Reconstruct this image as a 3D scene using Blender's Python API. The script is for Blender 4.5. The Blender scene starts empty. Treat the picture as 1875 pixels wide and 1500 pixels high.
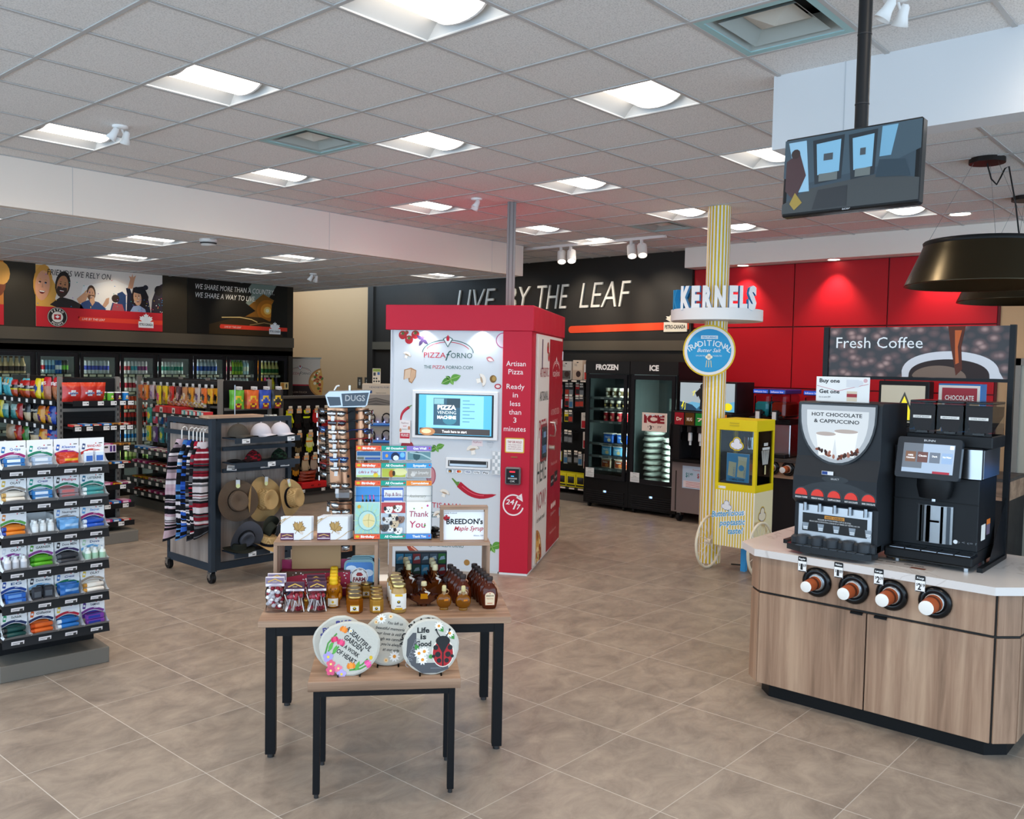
import bpy, math, random
from mathutils import Matrix, Vector, Euler
random.seed(7)
PI = math.pi
S = bpy.context.scene
COL = S.collection
# ------------------------------------------------------------------ camera
cam = bpy.data.cameras.new('camera')
cam.sensor_fit = 'HORIZONTAL'; cam.sensor_width = 36.0
cam.lens = 1628.8 / 1875 * 36.0
cam.clip_end = 200
camo = bpy.data.objects.new('camera', cam)
COL.objects.link(camo)
yw, pt, rl = math.radians(48.753), math.radians(-2.829), math.radians(1.1044)
fw = Vector((math.sin(yw) * math.cos(pt), math.cos(yw) * math.cos(pt), math.sin(pt)))
r0 = Vector((math.cos(yw), -math.sin(yw), 0)); u0 = r0.cross(fw)
rr = math.cos(rl) * r0 + math.sin(rl) * u0
uu = -math.sin(rl) * r0 + math.cos(rl) * u0
Mx = Matrix((rr, uu, -fw)).transposed().to_4x4()
Mx.translation = Vector((0, 0, 2.03))
camo.matrix_world = Mx
S.camera = camo
# ------------------------------------------------------------------ world, exposure
w = bpy.data.worlds.new('daylight'); S.world = w; w.use_nodes = True
bg = w.node_tree.nodes['Background']
bg.inputs[0].default_value = (0.60, 0.80, 1.0, 1); bg.inputs[1].default_value = 3.3
S.view_settings.view_transform = 'Standard'; S.view_settings.look = 'None'
S.view_settings.gamma = 1; S.view_settings.exposure = 0.1
LAMP = 5.0      # strength of the ceiling lenses
S.cycles.max_bounces = 7; S.cycles.diffuse_bounces = 4; S.cycles.glossy_bounces = 3
S.cycles.transparent_max_bounces = 16; S.cycles.transmission_bounces = 4
S.cycles.sample_clamp_indirect = 4; S.cycles.caustics_reflective = False; S.cycles.caustics_refractive = False

# ------------------------------------------------------------------ colours and materials
def lin(c):
    if isinstance(c, str):
        c = c.lstrip('#')
        if len(c) == 3: c = ''.join(a + a for a in c)
        v = [int(c[i:i + 2], 16) / 255 for i in (0, 2, 4)]
        return tuple((x / 12.92 if x <= .04045 else ((x + .055) / 1.055) ** 2.4) for x in v)
    return c

def mat(name, **kw):
    m = bpy.data.materials.new(name); m.use_nodes = True
    nt = m.node_tree
    return m, nt, nt.nodes['Principled BSDF'], nt.links, nt.nodes.new

def paint(name, rough=.5, metal=0, spec=.4, bump=0, bscale=200, vary=.06, nscale=6, **kw):
    m, nt, b, L, N = mat(name)
    a = N('ShaderNodeAttribute'); a.attribute_name = 'Col'
    tc = N('ShaderNodeTexCoord')
    n = N('ShaderNodeTexNoise'); n.inputs['Scale'].default_value = nscale
    L.new(tc.outputs['Object'], n.inputs['Vector'])
    mr = N('ShaderNodeMapRange'); mr.inputs[3].default_value = max(0, rough - vary); mr.inputs[4].default_value = min(1, rough + vary)
    L.new(n.outputs[0], mr.inputs[0]); L.new(mr.outputs[0], b.inputs['Roughness'])
    L.new(a.outputs['Color'], b.inputs['Base Color'])
    b.inputs['Metallic'].default_value = metal
    b.inputs['Specular IOR Level'].default_value = spec
    if bump:
        n2 = N('ShaderNodeTexNoise'); n2.inputs['Scale'].default_value = bscale
        L.new(tc.outputs['Object'], n2.inputs['Vector'])
        bp = N('ShaderNodeBump'); bp.inputs['Strength'].default_value = bump; bp.inputs['Distance'].default_value = .003
        L.new(n2.outputs[0], bp.inputs['Height']); L.new(bp.outputs[0], b.inputs['Normal'])
    for k, v in kw.items(): b.inputs[k.replace('_', ' ')].default_value = v
    return m

MATS = {}
MATS['P'] = paint('painted_surface', .55)
MATS['C'] = paint('printed_card', .5, spec=.3)
MATS['G'] = paint('gloss_plastic', .22, spec=.35)
MATS['S'] = paint('powder_coat', .45, spec=.22, bump=.05, bscale=600)
MATS['F'] = paint('woven_fabric', .95, spec=.1, bump=.5, bscale=350)
MATS['K'] = paint('crumpled_foil', .28, spec=.6, bump=.9, bscale=28)
MATS['M'] = paint('brushed_metal', .3, metal=1)
MATS['Q'] = paint('mirror_metal', .08, metal=1, vary=.02)
MATS['R'] = paint('stone_cast', .85, spec=.2, bump=.5, bscale=90)

def liquid():
    m, nt, b, L, N = mat('amber_liquid')
    a = N('ShaderNodeAttribute'); a.attribute_name = 'Col'
    L.new(a.outputs['Color'], b.inputs['Base Color'])
    b.inputs['Roughness'].default_value = .06
    tr = N('ShaderNodeBsdfTranslucent'); L.new(a.outputs['Color'], tr.inputs[0])
    mx = N('ShaderNodeMixShader'); mx.inputs[0].default_value = .35
    L.new(b.outputs[0], mx.inputs[1]); L.new(tr.outputs[0], mx.inputs[2])
    L.new(mx.outputs[0], nt.nodes['Material Output'].inputs[0])
    return m
MATS['L'] = liquid()

def glass():
    m, nt, b, L, N = mat('clear_glass')
    a = N('ShaderNodeAttribute'); a.attribute_name = 'Col'
    t = N('ShaderNodeBsdfTransparent'); L.new(a.outputs['Color'], t.inputs[0])
    g = N('ShaderNodeBsdfGlossy'); g.inputs['Roughness'].default_value = .03
    f = N('ShaderNodeFresnel'); f.inputs['IOR'].default_value = 1.28
    mx = N('ShaderNodeMixShader')
    L.new(f.outputs[0], mx.inputs[0]); L.new(t.outputs[0], mx.inputs[1]); L.new(g.outputs[0], mx.inputs[2])
    L.new(mx.outputs[0], nt.nodes['Material Output'].inputs[0])
    return m
MATS['T'] = glass()

def emit(name, strength):
    m, nt, b, L, N = mat(name)
    a = N('ShaderNodeAttribute'); a.attribute_name = 'Col'
    L.new(a.outputs['Color'], b.inputs['Base Color']); L.new(a.outputs['Color'], b.inputs['Emission Color'])
    b.inputs['Emission Strength'].default_value = strength
    b.inputs['Roughness'].default_value = .3
    return m
MATS['E'] = emit('lamp_lens', LAMP)
MATS['D'] = emit('downlight_lens', 6)
MATS['I'] = emit('lit_screen', .7)
MATS['U'] = emit('dim_screen', .22)
MATS['J'] = emit('cooler_tube', 22.0)

def wood(name, axis, cols, sc=1.0):
    m, nt, b, L, N = mat(name)
    tc = N('ShaderNodeTexCoord'); mp = N('ShaderNodeMapping')
    s = [26 * sc, 26 * sc, 26 * sc]; s['xyz'.index(axis)] = 1.3 * sc
    mp.inputs['Scale'].default_value = s
    L.new(tc.outputs['Object'], mp.inputs[0])
    n = N('ShaderNodeTexNoise'); n.inputs['Scale'].default_value = 1.0; n.inputs['Detail'].default_value = 6; n.inputs['Roughness'].default_value = .6
    n.inputs['Distortion'].default_value = .6
    L.new(mp.outputs[0], n.inputs['Vector'])
    n2 = N('ShaderNodeTexNoise'); n2.inputs['Scale'].default_value = .22; n2.inputs['Detail'].default_value = 2
    L.new(mp.outputs[0], n2.inputs['Vector'])
    ad = N('ShaderNodeMath'); ad.operation = 'MULTIPLY_ADD'; ad.inputs[1].default_value = .6
    L.new(n2.outputs[0], ad.inputs[0]); 
    m2 = N('ShaderNodeMath'); m2.operation = 'MULTIPLY'; m2.inputs[1].default_value = .4
    L.new(n.outputs[0], m2.inputs[0]); L.new(m2.outputs[0], ad.inputs[2])
    cr = N('ShaderNodeValToRGB'); e = cr.color_ramp.elements
    e[0].position = .36; e[1].position = .62
    e[0].color = (*lin(cols[0]), 1); e[1].color = (*lin(cols[2]), 1)
    q = e.new(.49); q.color = (*lin(cols[1]), 1)
    L.new(ad.outputs[0], cr.inputs[0]); L.new(cr.outputs[0], b.inputs['Base Color'])
    b.inputs['Roughness'].default_value = .42; b.inputs['Specular IOR Level'].default_value = .35
    return m
WC = ('#775d4a', '#a08069', '#bb9c82')
MATS['Wz'] = wood('walnut_laminate_upright', 'z', WC)
MATS['Wx'] = wood('walnut_laminate_long', 'x', WC)
MATS['Wg'] = wood('grey_oak_laminate', 'z', ('#6f625c', '#8e8078', '#a4968d'), 1.4)
MATS['Wy'] = wood('walnut_laminate_deep', 'y', WC)

# ------------------------------------------------------------------ mesh collecting
TXT = {}
def glyphs(s, shear=0, bold=0, res=2):
    key = (s, shear, bold)
    if key in TXT: return TXT[key]
    cu = bpy.data.curves.new('t', 'FONT'); cu.body = s; cu.size = 1; cu.shear = shear; cu.offset = bold
    cu.resolution_u = res; cu.fill_mode = 'FRONT'
    o = bpy.data.objects.new('t', cu)
    me = o.to_mesh()
    vs = [(v.co.x, v.co.y) for v in me.vertices]; fs = [tuple(p.vertices) for p in me.polygons]
    o.to_mesh_clear(); bpy.data.objects.remove(o); bpy.data.curves.remove(cu)
    if not vs: vs = [(0, 0), (1, 0), (1, .7)]; fs = []
    x0 = min(v[0] for v in vs); x1 = max(v[0] for v in vs); y0 = min(v[1] for v in vs); y1 = max(v[1] for v in vs)
    TXT[key] = (vs, fs, x0, x1, y0, y1)
    return TXT[key]

def circ(cx, cz, rx, rz=None, n=20, a0=0, a1=2 * PI):
    rz = rx if rz is None else rz
    m = n if abs(a1 - a0 - 2 * PI) < 1e-6 else n + 1
    return [(cx + rx * math.cos(a0 + (a1 - a0) * i / n), cz + rz * math.sin(a0 + (a1 - a0) * i / n)) for i in range(m)]

def rot2(pts, a, c=(0, 0)):
    ca, sa = math.cos(a), math.sin(a)
    return [(c[0] + (x - c[0]) * ca - (z - c[1]) * sa, c[1] + (x - c[0]) * sa + (z - c[1]) * ca) for x, z in pts]

def rrect(x0, z0, x1, z1, r, n=4):
    o = []
    for cx, cz, a in ((x1 - r, z1 - r, 0), (x0 + r, z1 - r, PI / 2), (x0 + r, z0 + r, PI), (x1 - r, z0 + r, 1.5 * PI)):
        o += [(cx + r * math.cos(a + PI / 2 * i / n), cz + r * math.sin(a + PI / 2 * i / n)) for i in range(n + 1)]
    return o

class MB:
    def __init__(self):
        self.V = []; self.F = []; self.C = []; self.K = []; self.S = []; self.M = Matrix(); self.st = []
    def push(self, loc=(0, 0, 0), rz=0, rx=0, ry=0, sc=1):
        self.st.append(self.M.copy())
        self.M = self.M @ Matrix.Translation(loc) @ Euler((rx, ry, rz)).to_matrix().to_4x4() @ Matrix.Scale(sc, 4)
        return self
    def pop(self): self.M = self.st.pop(); return self
    def add(self, vs, fs, col, k='P', sm=False):
        n = len(self.V)
        M = self.M
        self.V += [tuple(M @ Vector(v)) for v in vs]
        multi = isinstance(col, list)
        for i, f in enumerate(fs):
            self.F.append([n + j for j in f]); self.C.append(lin(col[i] if multi else col)); self.K.append(k); self.S.append(sm)
        return self
    def box(self, x0, y0, z0, x1, y1, z1, col, k='P', b=0):
        if not b:
            v = [(x, y, z) for x in (x0, x1) for y in (y0, y1) for z in (z0, z1)]
            return self.add(v, [(0, 1, 3, 2), (4, 6, 7, 5), (0, 4, 5, 1), (2, 3, 7, 6), (0, 2, 6, 4), (1, 5, 7, 3)], col, k)
        b = min(b, abs(x1 - x0) / 2.01, abs(y1 - y0) / 2.01, abs(z1 - z0) / 2.01)
        vs = []; idx = {}
        for i in (0, 1):
            for j in (0, 1):
                for l in (0, 1):
                    p = (x1 if i else x0, y1 if j else y0, z1 if l else z0); sg = (-1 if i else 1, -1 if j else 1, -1 if l else 1)
                    for ax in range(3):
                        q = [p[a] + (0 if a == ax else sg[a] * b) for a in range(3)]
                        idx[(i, j, l, ax)] = len(vs); vs.append(tuple(q))
        I = lambda i, j, l, ax: idx[(i, j, l, ax)]
        fs = []
        for s in (0, 1):
            fs.append([I(s, 0, 0, 0), I(s, 1, 0, 0), I(s, 1, 1, 0), I(s, 0, 1, 0)])
            fs.append([I(0, s, 0, 1), I(1, s, 0, 1), I(1, s, 1, 1), I(0, s, 1, 1)])
            fs.append([I(0, 0, s, 2), I(1, 0, s, 2), I(1, 1, s, 2), I(0, 1, s, 2)])
            for t in (0, 1):
                fs.append([I(s, t, 0, 0), I(s, t, 1, 0), I(s, t, 1, 1), I(s, t, 0, 1)])
                fs.append([I(s, 0, t, 0), I(s, 1, t, 0), I(s, 1, t, 2), I(s, 0, t, 2)])
                fs.append([I(0, s, t, 1), I(1, s, t, 1), I(1, s, t, 2), I(0, s, t, 2)])
                for q in (0, 1): fs.append([I(s, t, q, 0), I(s, t, q, 1), I(s, t, q, 2)])
        return self.add(vs, fs, col, k)
    def quad(self, pts, col, k='P'):
        return self.add(pts, [list(range(len(pts)))], col, k)
    def flat(self, o, y, col, k='C'):
        return self.add([(x, y, z) for x, z in o], [list(range(len(o)))], col, k)
    def rect(self, x0, z0, x1, z1, y, col, k='C'):
        return self.flat([(x0, z0), (x1, z0), (x1, z1), (x0, z1)], y, col, k)
    def prism(self, o, y0, y1, col, k='P', side=None):
        n = len(o)
        v = [(x, y0, z) for x, z in o] + [(x, y1, z) for x, z in o]
        fs = [list(range(n)), list(range(2 * n - 1, n - 1, -1))] + [[i, (i + 1) % n, n + (i + 1) % n, n + i] for i in range(n)]
        c = col if side is None else [col, col] + [side] * n
        return self.add(v, fs, c, k)
    def vprism(self, o, z0, z1, col, k='P'):
        n = len(o)
        v = [(x, y, z0) for x, y in o] + [(x, y, z1) for x, y in o]
        return self.add(v, [list(range(n)), list(range(2 * n - 1, n - 1, -1))] + [[i, (i + 1) % n, n + (i + 1) % n, n + i] for i in range(n)], col, k)
    def lathe(self, pr, col, k='P', n=16, c=(0, 0, 0), cap=True, sy=1.0, ax='z'):
        v = []; m = len(pr)
        for r, z in pr:
            for i in range(n):
                a = 2 * PI * i / n
                p = (r * math.cos(a), r * math.sin(a) * sy, z)
                if ax == 'y': p = (p[0], z, p[1])
                elif ax == 'x': p = (z, p[0], p[1])
                v.append((c[0] + p[0], c[1] + p[1], c[2] + p[2]))
        fs = []; cs = []
        multi = isinstance(col, list)
        for j in range(m - 1):
            for i in range(n):
                fs.append([j * n + i, j * n + (i + 1) % n, (j + 1) * n + (i + 1) % n, (j + 1) * n + i]); cs.append(col[j] if multi else col)
        self.add(v, fs, cs, k, True)
        if cap:
            if pr[0][0] > 1e-5: self.add(v[:n], [list(range(n - 1, -1, -1))], col[0] if multi else col, k)
            if pr[-1][0] > 1e-5: self.add(v[-n:], [list(range(n))], col[-1] if multi else col, k)
        return self
    def cyl(self, c, r, h, col, k='P', n=16, ax='z', r2=None, cap=True):
        return self.lathe([(r, 0), (r if r2 is None else r2, h)], col, k, n, c, cap, 1.0, ax)
    def sph(self, c, r, col, k='P', n=12):
        rx, ry, rz = (r, r, r) if not isinstance(r, tuple) else r
        m = max(4, n // 2); v = []; fs = []
        for j in range(m + 1):
            t = PI * j / m
            for i in range(n):
                a = 2 * PI * i / n
                v.append((c[0] + rx * math.sin(t) * math.cos(a), c[1] + ry * math.sin(t) * math.sin(a), c[2] + rz * math.cos(t)))
        for j in range(m):
            for i in range(n): fs.append([j * n + i, (j + 1) * n + i, (j + 1) * n + (i + 1) % n, j * n + (i + 1) % n])
        return self.add(v, fs, col, k, True)
    def tube(self, pts, r, col, k='P', n=6, closed=False):
        P = [Vector(p) for p in pts]; m = len(P); v = []
        for i, p in enumerate(P):
            if closed: t = P[(i + 1) % m] - P[i - 1]
            else: t = P[min(i + 1, m - 1)] - P[max(i - 1, 0)]
            t.normalize()
            up = Vector((0, 0, 1)) if abs(t.z) < .9 else Vector((1, 0, 0))
            a = t.cross(up).normalized(); b = a.cross(t)
            for j in range(n):
                q = p + (a * math.cos(2 * PI * j / n) + b * math.sin(2 * PI * j / n)) * (r[i] if isinstance(r, (list, tuple)) else r)
                v.append(tuple(q))
        fs = []
        for i in range(m if closed else m - 1):
            i2 = (i + 1) % m
            for j in range(n): fs.append([i * n + j, i * n + (j + 1) % n, i2 * n + (j + 1) % n, i2 * n + j])
        self.add(v, fs, col, k, True)
        if not closed: self.add(v[:n], [list(range(n - 1, -1, -1))], col, k).add(v[-n:], [list(range(n))], col, k)
        return self
    def grid(self, fn, nu, nv, col, k='P', sm=True):
        v = [fn(i / nu, j / nv) for j in range(nv + 1) for i in range(nu + 1)]
        fs = []; cs = []
        for j in range(nv):
            for i in range(nu):
                fs.append([j * (nu + 1) + i, j * (nu + 1) + i + 1, (j + 1) * (nu + 1) + i + 1, (j + 1) * (nu + 1) + i])
                cs.append(col((i + .5) / nu, (j + .5) / nv) if callable(col) else col)
        return self.add(v, fs, cs, k, sm)
    def text(self, s, x, z, h, y, col, w=None, k='C', shear=0, bold=0, al='c', rot=0, depth=0):
        # x, z: anchor of the baseline; h: cap height; w: total width to fit
        vs, fs, x0, x1, y0, y1 = glyphs(s, shear, bold)
        sc = h / .729
        sx = sc if w is None else w / max(1e-4, (x1 - x0))
        W = (x1 - x0) * sx
        ox = x - (W / 2 if al == 'c' else (W if al == 'r' else 0))
        pts = [(ox + (a - x0) * sx, z + b * sc) for a, b in vs]
        if rot: pts = rot2(pts, rot, (x, z))
        self.add([(a, y, b) for a, b in pts], fs, col, k)
        if depth:
            # extrude: back copy plus sides on the outline edges
            n = len(pts); ed = {}
            for f in fs:
                for i in range(len(f)):
                    e = (f[i], f[(i + 1) % len(f)]); 
                    if (e[1], e[0]) in ed: del ed[(e[1], e[0])]
                    else: ed[e] = 1
            return pts, list(ed)
        return self
    def textx(self, s, x, z, h, y, d, col, side, w=None, k='P', shear=0, bold=0, al='c'):
        r = self.text(s, x, z, h, y, col, w, k, shear, bold, al, 0, 1)
        pts, ed = r; n = len(pts)
        vs = [(a, y, b) for a, b in pts] + [(a, y + d, b) for a, b in pts]
        return self.add(vs, [[e[0], e[1], n + e[1], n + e[0]] for e in ed], side, k)
    def arct(self, s, cx, cz, R, a0, h, y, col, k='C', bold=0, adv=.8, inv=False):
        # text along an arc, centred on angle a0 (radians from +x)
        for i, ch in enumerate(s):
            if ch == ' ': continue
            d = (i - (len(s) - 1) / 2) * h * adv / R
            a = a0 + d if inv else a0 - d
            px, pz = cx + R * math.cos(a), cz + R * math.sin(a)
            self.text(ch, px, pz, h, y, col, k=k, bold=bold, rot=(a + PI / 2) if inv else (a - PI / 2))
        return self
    def mesh(self, name):
        me = bpy.data.meshes.new(name)
        me.from_pydata(self.V, [], self.F)
        ks = []
        for k in self.K:
            if k not in ks: ks.append(k)
        for k in ks: me.materials.append(MATS[k])
        ki = {k: i for i, k in enumerate(ks)}
        me.polygons.foreach_set('material_index', [ki[k] for k in self.K])
        me.polygons.foreach_set('use_smooth', self.S)
        at = me.color_attributes.new('Col', 'FLOAT_COLOR', 'CORNER')
        buf = []
        for p, c in zip(me.polygons, self.C): buf += [c[0], c[1], c[2], 1.0] * p.loop_total
        at.data.foreach_set('color', buf)
        me.update()
        return me
    def obj(self, name, parent=None, loc=(0, 0, 0), rz=0, **tags):
        o = bpy.data.objects.new(name, self.mesh(name)); COL.objects.link(o)
        o.location = loc; o.rotation_euler = (0, 0, rz)
        if parent: o.parent = parent
        for k, v in tags.items(): o[k] = v
        return o

def tag(o, label, cat, group=None, kind=None):
    o['label'] = label; o['category'] = cat
    if group: o['group'] = group
    if kind: o['kind'] = kind
    return o
def thing(name, label, cat, loc=(0, 0, 0), rz=0, group=None):
    o = bpy.data.objects.new(name, None); COL.objects.link(o)
    o.empty_display_size = .1
    o.location = loc; o.rotation_euler = (0, 0, rz)
    return tag(o, label, cat, group)
def struct(mb, name, label, cat):
    return tag(mb.obj(name), label, cat, None, 'structure')
KIDS = {}
def dup(root, loc, rot=None, label=None, group=None, parent=None, cat=None):
    c = root.copy(); COL.objects.link(c)
    if parent is None:
        c.location = loc
        if rot is not None: c.rotation_euler = rot if isinstance(rot, tuple) else (0, 0, rot)
        if label: c['label'] = label
        if group: c['group'] = group
        if cat: c['category'] = cat
    else: c.parent = parent
    if root.name not in KIDS: KIDS[root.name] = list(root.children)
    for ch in KIDS[root.name]: dup(ch, None, parent=c)
    return c
class Kit:
    """a first thing moved into place on first use, copies afterwards"""
    def __init__(self, make): self.make = make; self.first = None
    def put(self, loc, rot=0, label=None, cat=None, group=None):
        if self.first is None:
            o = self.first = self.make()
            o.location = loc; o.rotation_euler = rot if isinstance(rot, tuple) else (0, 0, rot)
            if label: o['label'] = label
            if cat: o['category'] = cat
            if group: o['group'] = group
            return o
        return dup(self.first, loc, rot, label, group, None, cat)
def one(name, mb, label, cat, loc=(0, 0, 0), rz=0, group=None):
    return tag(mb.obj(name, None, loc, rz), label, cat, group)
# ================================================================== the shell
HC, HL = 3.715, 3.29     # main ceiling, lower ceiling at the coolers
GX = [-3.4, -2.8, -2.2, -1.6, -1.0, -.4, .21, .82, 1.43, 2.04, 2.65, 3.25, 3.86, 4.47, 5.07, 5.70, 6.36, 6.99, 7.62, 8.26, 8.86, 9.47, 10.08, 10.69, 11.3]
GY = [-4.5, -3.9, -3.3, -2.7, -2.1, -1.5, -.9, -.3, .3, .9, 1.09, 1.69, 2.29, 2.89, 3.49, 4.12, 4.78, 5.41, 6.04, 6.80, 7.44, 7.9, 8.22, 8.9, 9.5, 10.1, 10.7, 11.3]
LIGHTS = [(2.65, 4.78), (2.65, 6.80), (2.65, 2.89), (4.47, 2.89), (4.47, 4.78), (4.47, 6.80), (6.36, 2.89), (6.36, 4.78), (6.36, 6.80), (8.26, 4.78), (8.26, 6.80), (9.47, 2.89), (9.47, 4.78), (9.47, 6.80), (.82, 2.89), (.82, 4.78), (2.65, .3), (4.47, .3), (.82, 6.80), (.21, .3)]
VENTS = [(3.86, 5.41), (3.86, 1.69), (8.86, 5.41)]

def ceil_mat():
    m, nt, b, L, N = mat('mineral_fibre_tile')
    a = N('ShaderNodeAttribute'); a.attribute_name = 'Col'
    tc = N('ShaderNodeTexCoord'); n = N('ShaderNodeTexNoise'); n.inputs['Scale'].default_value = 120; n.inputs['Detail'].default_value = 3
    L.new(tc.outputs['Object'], n.inputs['Vector'])
    cr = N('ShaderNodeValToRGB'); cr.color_ramp.elements[0].position = .3; cr.color_ramp.elements[1].position = .55
    cr.color_ramp.elements[0].color = (.72, .72, .72, 1); cr.color_ramp.elements[1].color = (1, 1, 1, 1)
    L.new(n.outputs[0], cr.inputs[0])
    mx = N('ShaderNodeMix'); mx.data_type = 'RGBA'; mx.blend_type = 'MULTIPLY'; mx.inputs[0].default_value = 1
    L.new(a.outputs[0], mx.inputs[6]); L.new(cr.outputs[0], mx.inputs[7]); L.new(mx.outputs[2], b.inputs['Base Color'])
    b.inputs['Roughness'].default_value = .9; b.inputs['Specular IOR Level'].default_value = .1
    return m
MATS['X'] = ceil_mat()
TILE, BAR = '#e9e6e3', '#bab8b6'

def tiled(mb, gx, gy, z, holes):
    for i in range(len(gx) - 1):
        for j in range(len(gy) - 1):
            if (gx[i], gy[j]) in holes: continue
            mb.add([(gx[i], gy[j], z), (gx[i + 1], gy[j], z), (gx[i + 1], gy[j + 1], z), (gx[i], gy[j + 1], z)], [(3, 2, 1, 0)], TILE, 'X')
    for x in gx: mb.box(x - .012, gy[0], z - .008, x + .012, gy[-1], z - .001, BAR)
    for y in gy: mb.box(gx[0], y - .012, z - .007, gx[-1], y + .012, z - .0012, BAR)

mb = MB(); tiled(mb, GX, GY, HC, set(LIGHTS + VENTS))
mb.box(GX[0], GY[0], HC + .3, GX[-1], GY[-1], HC + .32, '#888')
struct(mb, 'ceiling', 'main suspended ceiling of pale speckled square tiles in a metal grid', 'ceiling')
LX = [-3.0 + .61 * i for i in range(21)]; LX = [x for x in LX if x < 9.5] + [9.53]
LY = [8.34] + [8.34 + .61 * i for i in range(1, 14)]
LOWL = []
for cx, cy in ((3.0, 8.95), (4.9, 8.95), (6.75, 8.95), (8.6, 8.95), (3.5, 10.8), (5.3, 10.8), (7.1, 10.8), (1.1, 9.5)):
    i = min(range(len(LX) - 1), key=lambda i: abs(LX[i] + .3 - cx)); j = min(range(len(LY) - 1), key=lambda j: abs(LY[j] + .3 - cy))
    LOWL.append((LX[i], LY[j]))
mb = MB(); tiled(mb, LX, LY, HL, set(LOWL)); mb.box(LX[0], LY[0], HL + .3, LX[-1], LY[-1], HL + .32, '#888')
struct(mb, 'ceiling_over_coolers', 'lower tiled ceiling beyond the long bulkhead over the drink coolers', 'ceiling')

WHITE = '#eaddd1'
mb = MB(); mb.box(-3, 8.22, HL, 9.55, 8.34, HC, WHITE)
for x in (.95, 3.4, 6.2, 8.9): mb.box(x, 8.2185, HL, x + .006, 8.222, HC, '#c9c3bd')
struct(mb, 'beam_over_aisles', 'long white bulkhead dropping from the main ceiling to the lower ceiling', 'bulkhead')
mb = MB(); mb.box(4.87, -4.5, 3.297, 5.04, 2.32, HC, '#d3d4d6')
mb.box(4.8685, 1.905, 3.297, 4.872, 1.911, HC, '#b9bcc0')
struct(mb, 'beam_over_coffee', 'white panelled bulkhead hanging above the coffee counter', 'bulkhead')
mb = MB(); mb.box(10.98, -4.5, 3.44, 11.25, 6.47, HC, '#efe6dc')
struct(mb, 'beam_over_red_wall', 'cream soffit along the top of the red wall', 'bulkhead')

# floor
def floor_mat():
    m, nt, b, L, N = mat('stone_look_floor_tile')
    tc = N('ShaderNodeTexCoord'); sp = N('ShaderNodeSeparateXYZ'); L.new(tc.outputs['Object'], sp.inputs[0])
    def line(out, off, size, w):
        a = N('ShaderNodeMath'); a.operation = 'SUBTRACT'; a.inputs[1].default_value = off; L.new(out, a.inputs[0])
        d = N('ShaderNodeMath'); d.operation = 'DIVIDE'; d.inputs[1].default_value = size; L.new(a.outputs[0], d.inputs[0])
        f = N('ShaderNodeMath'); f.operation = 'FRACT'; L.new(d.outputs[0], f.inputs[0])
        l = N('ShaderNodeMath'); l.operation = 'LESS_THAN'; l.inputs[1].default_value = w / size; L.new(f.outputs[0], l.inputs[0])
        fl = N('ShaderNodeMath'); fl.operation = 'FLOOR'; L.new(d.outputs[0], fl.inputs[0])
        return l.outputs[0], fl.outputs[0]
    lx, ix = line(sp.outputs[0], 2.245, .609, .0045); ly, iy = line(sp.outputs[1], 2.087, .612, .0045)
    mp = N('ShaderNodeMapping'); mp.inputs['Scale'].default_value = (1.6, 2.3, 1); mp.inputs['Rotation'].default_value = (0, 0, -.6)
    cb = N('ShaderNodeCombineXYZ'); m7 = N('ShaderNodeMath'); m7.operation = 'MULTIPLY'; m7.inputs[1].default_value = 7.3; L.new(ix, m7.inputs[0])
    m3 = N('ShaderNodeMath'); m3.operation = 'MULTIPLY'; m3.inputs[1].default_value = 3.7; L.new(iy, m3.inputs[0])
    sm = N('ShaderNodeMath'); sm.operation = 'ADD'; L.new(m7.outputs[0], sm.inputs[0]); L.new(m3.outputs[0], sm.inputs[1]); L.new(sm.outputs[0], cb.inputs[2])
    va = N('ShaderNodeVectorMath'); va.operation = 'ADD'; L.new(tc.outputs['Object'], va.inputs[0]); L.new(cb.outputs[0], va.inputs[1])
    L.new(va.outputs[0], mp.inputs[0])
    n = N('ShaderNodeTexNoise'); n.inputs['Scale'].default_value = 2.6; n.inputs['Detail'].default_value = 12; n.inputs['Roughness'].default_value = .70; n.inputs['Distortion'].default_value = .5
    L.new(mp.outputs[0], n.inputs['Vector'])
    cr = N('ShaderNodeValToRGB'); e = cr.color_ramp.elements; e[0].position = .34; e[1].position = .64
    e[0].color = (*lin('#83766b'), 1); e[1].color = (*lin('#a69788'), 1)
    L.new(n.outputs[0], cr.inputs[0])
    mx = N('ShaderNodeMix'); mx.data_type = 'RGBA'; L.new(cr.outputs[0], mx.inputs[6]); mx.inputs[7].default_value = (*lin('#cbc3b8'), 1)
    mxx = N('ShaderNodeMath'); mxx.operation = 'MULTIPLY'; mxx.inputs[1].default_value = .7; L.new(ly, mxx.inputs[0])
    mm = N('ShaderNodeMath'); mm.operation = 'MAXIMUM'; L.new(lx, mm.inputs[0]); L.new(mxx.outputs[0], mm.inputs[1])
    L.new(mm.outputs[0], mx.inputs[0]); L.new(mx.outputs[2], b.inputs['Base Color'])
    mr = N('ShaderNodeMapRange'); mr.inputs[3].default_value = .30; mr.inputs[4].default_value = .5; L.new(n.outputs[0], mr.inputs[0]); L.new(mr.outputs[0], b.inputs['Roughness'])
    b.inputs['Specular IOR Level'].default_value = .45
    return m
MATS['O'] = floor_mat()
mb = MB(); mb.box(-4, -5, -.05, 11.5, 17, 0, '#999', 'O')
struct(mb, 'floor', 'grey-brown stone-look floor tiles with thin pale grout lines', 'floor')

# walls
mb = MB(); mb.box(11.3, -4.5, 0, 11.45, 16.5, HC + .3, '#c8a076')
struct(mb, 'wall_back', 'beige painted back wall behind the dark and red panelling', 'wall')
mb = MB(); mb.box(-3.2, 16.35, 0, 11.45, 16.5, HC + .3, '#c8a076')
struct(mb, 'wall_left', 'beige wall closing the store behind the drink coolers', 'wall')
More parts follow.
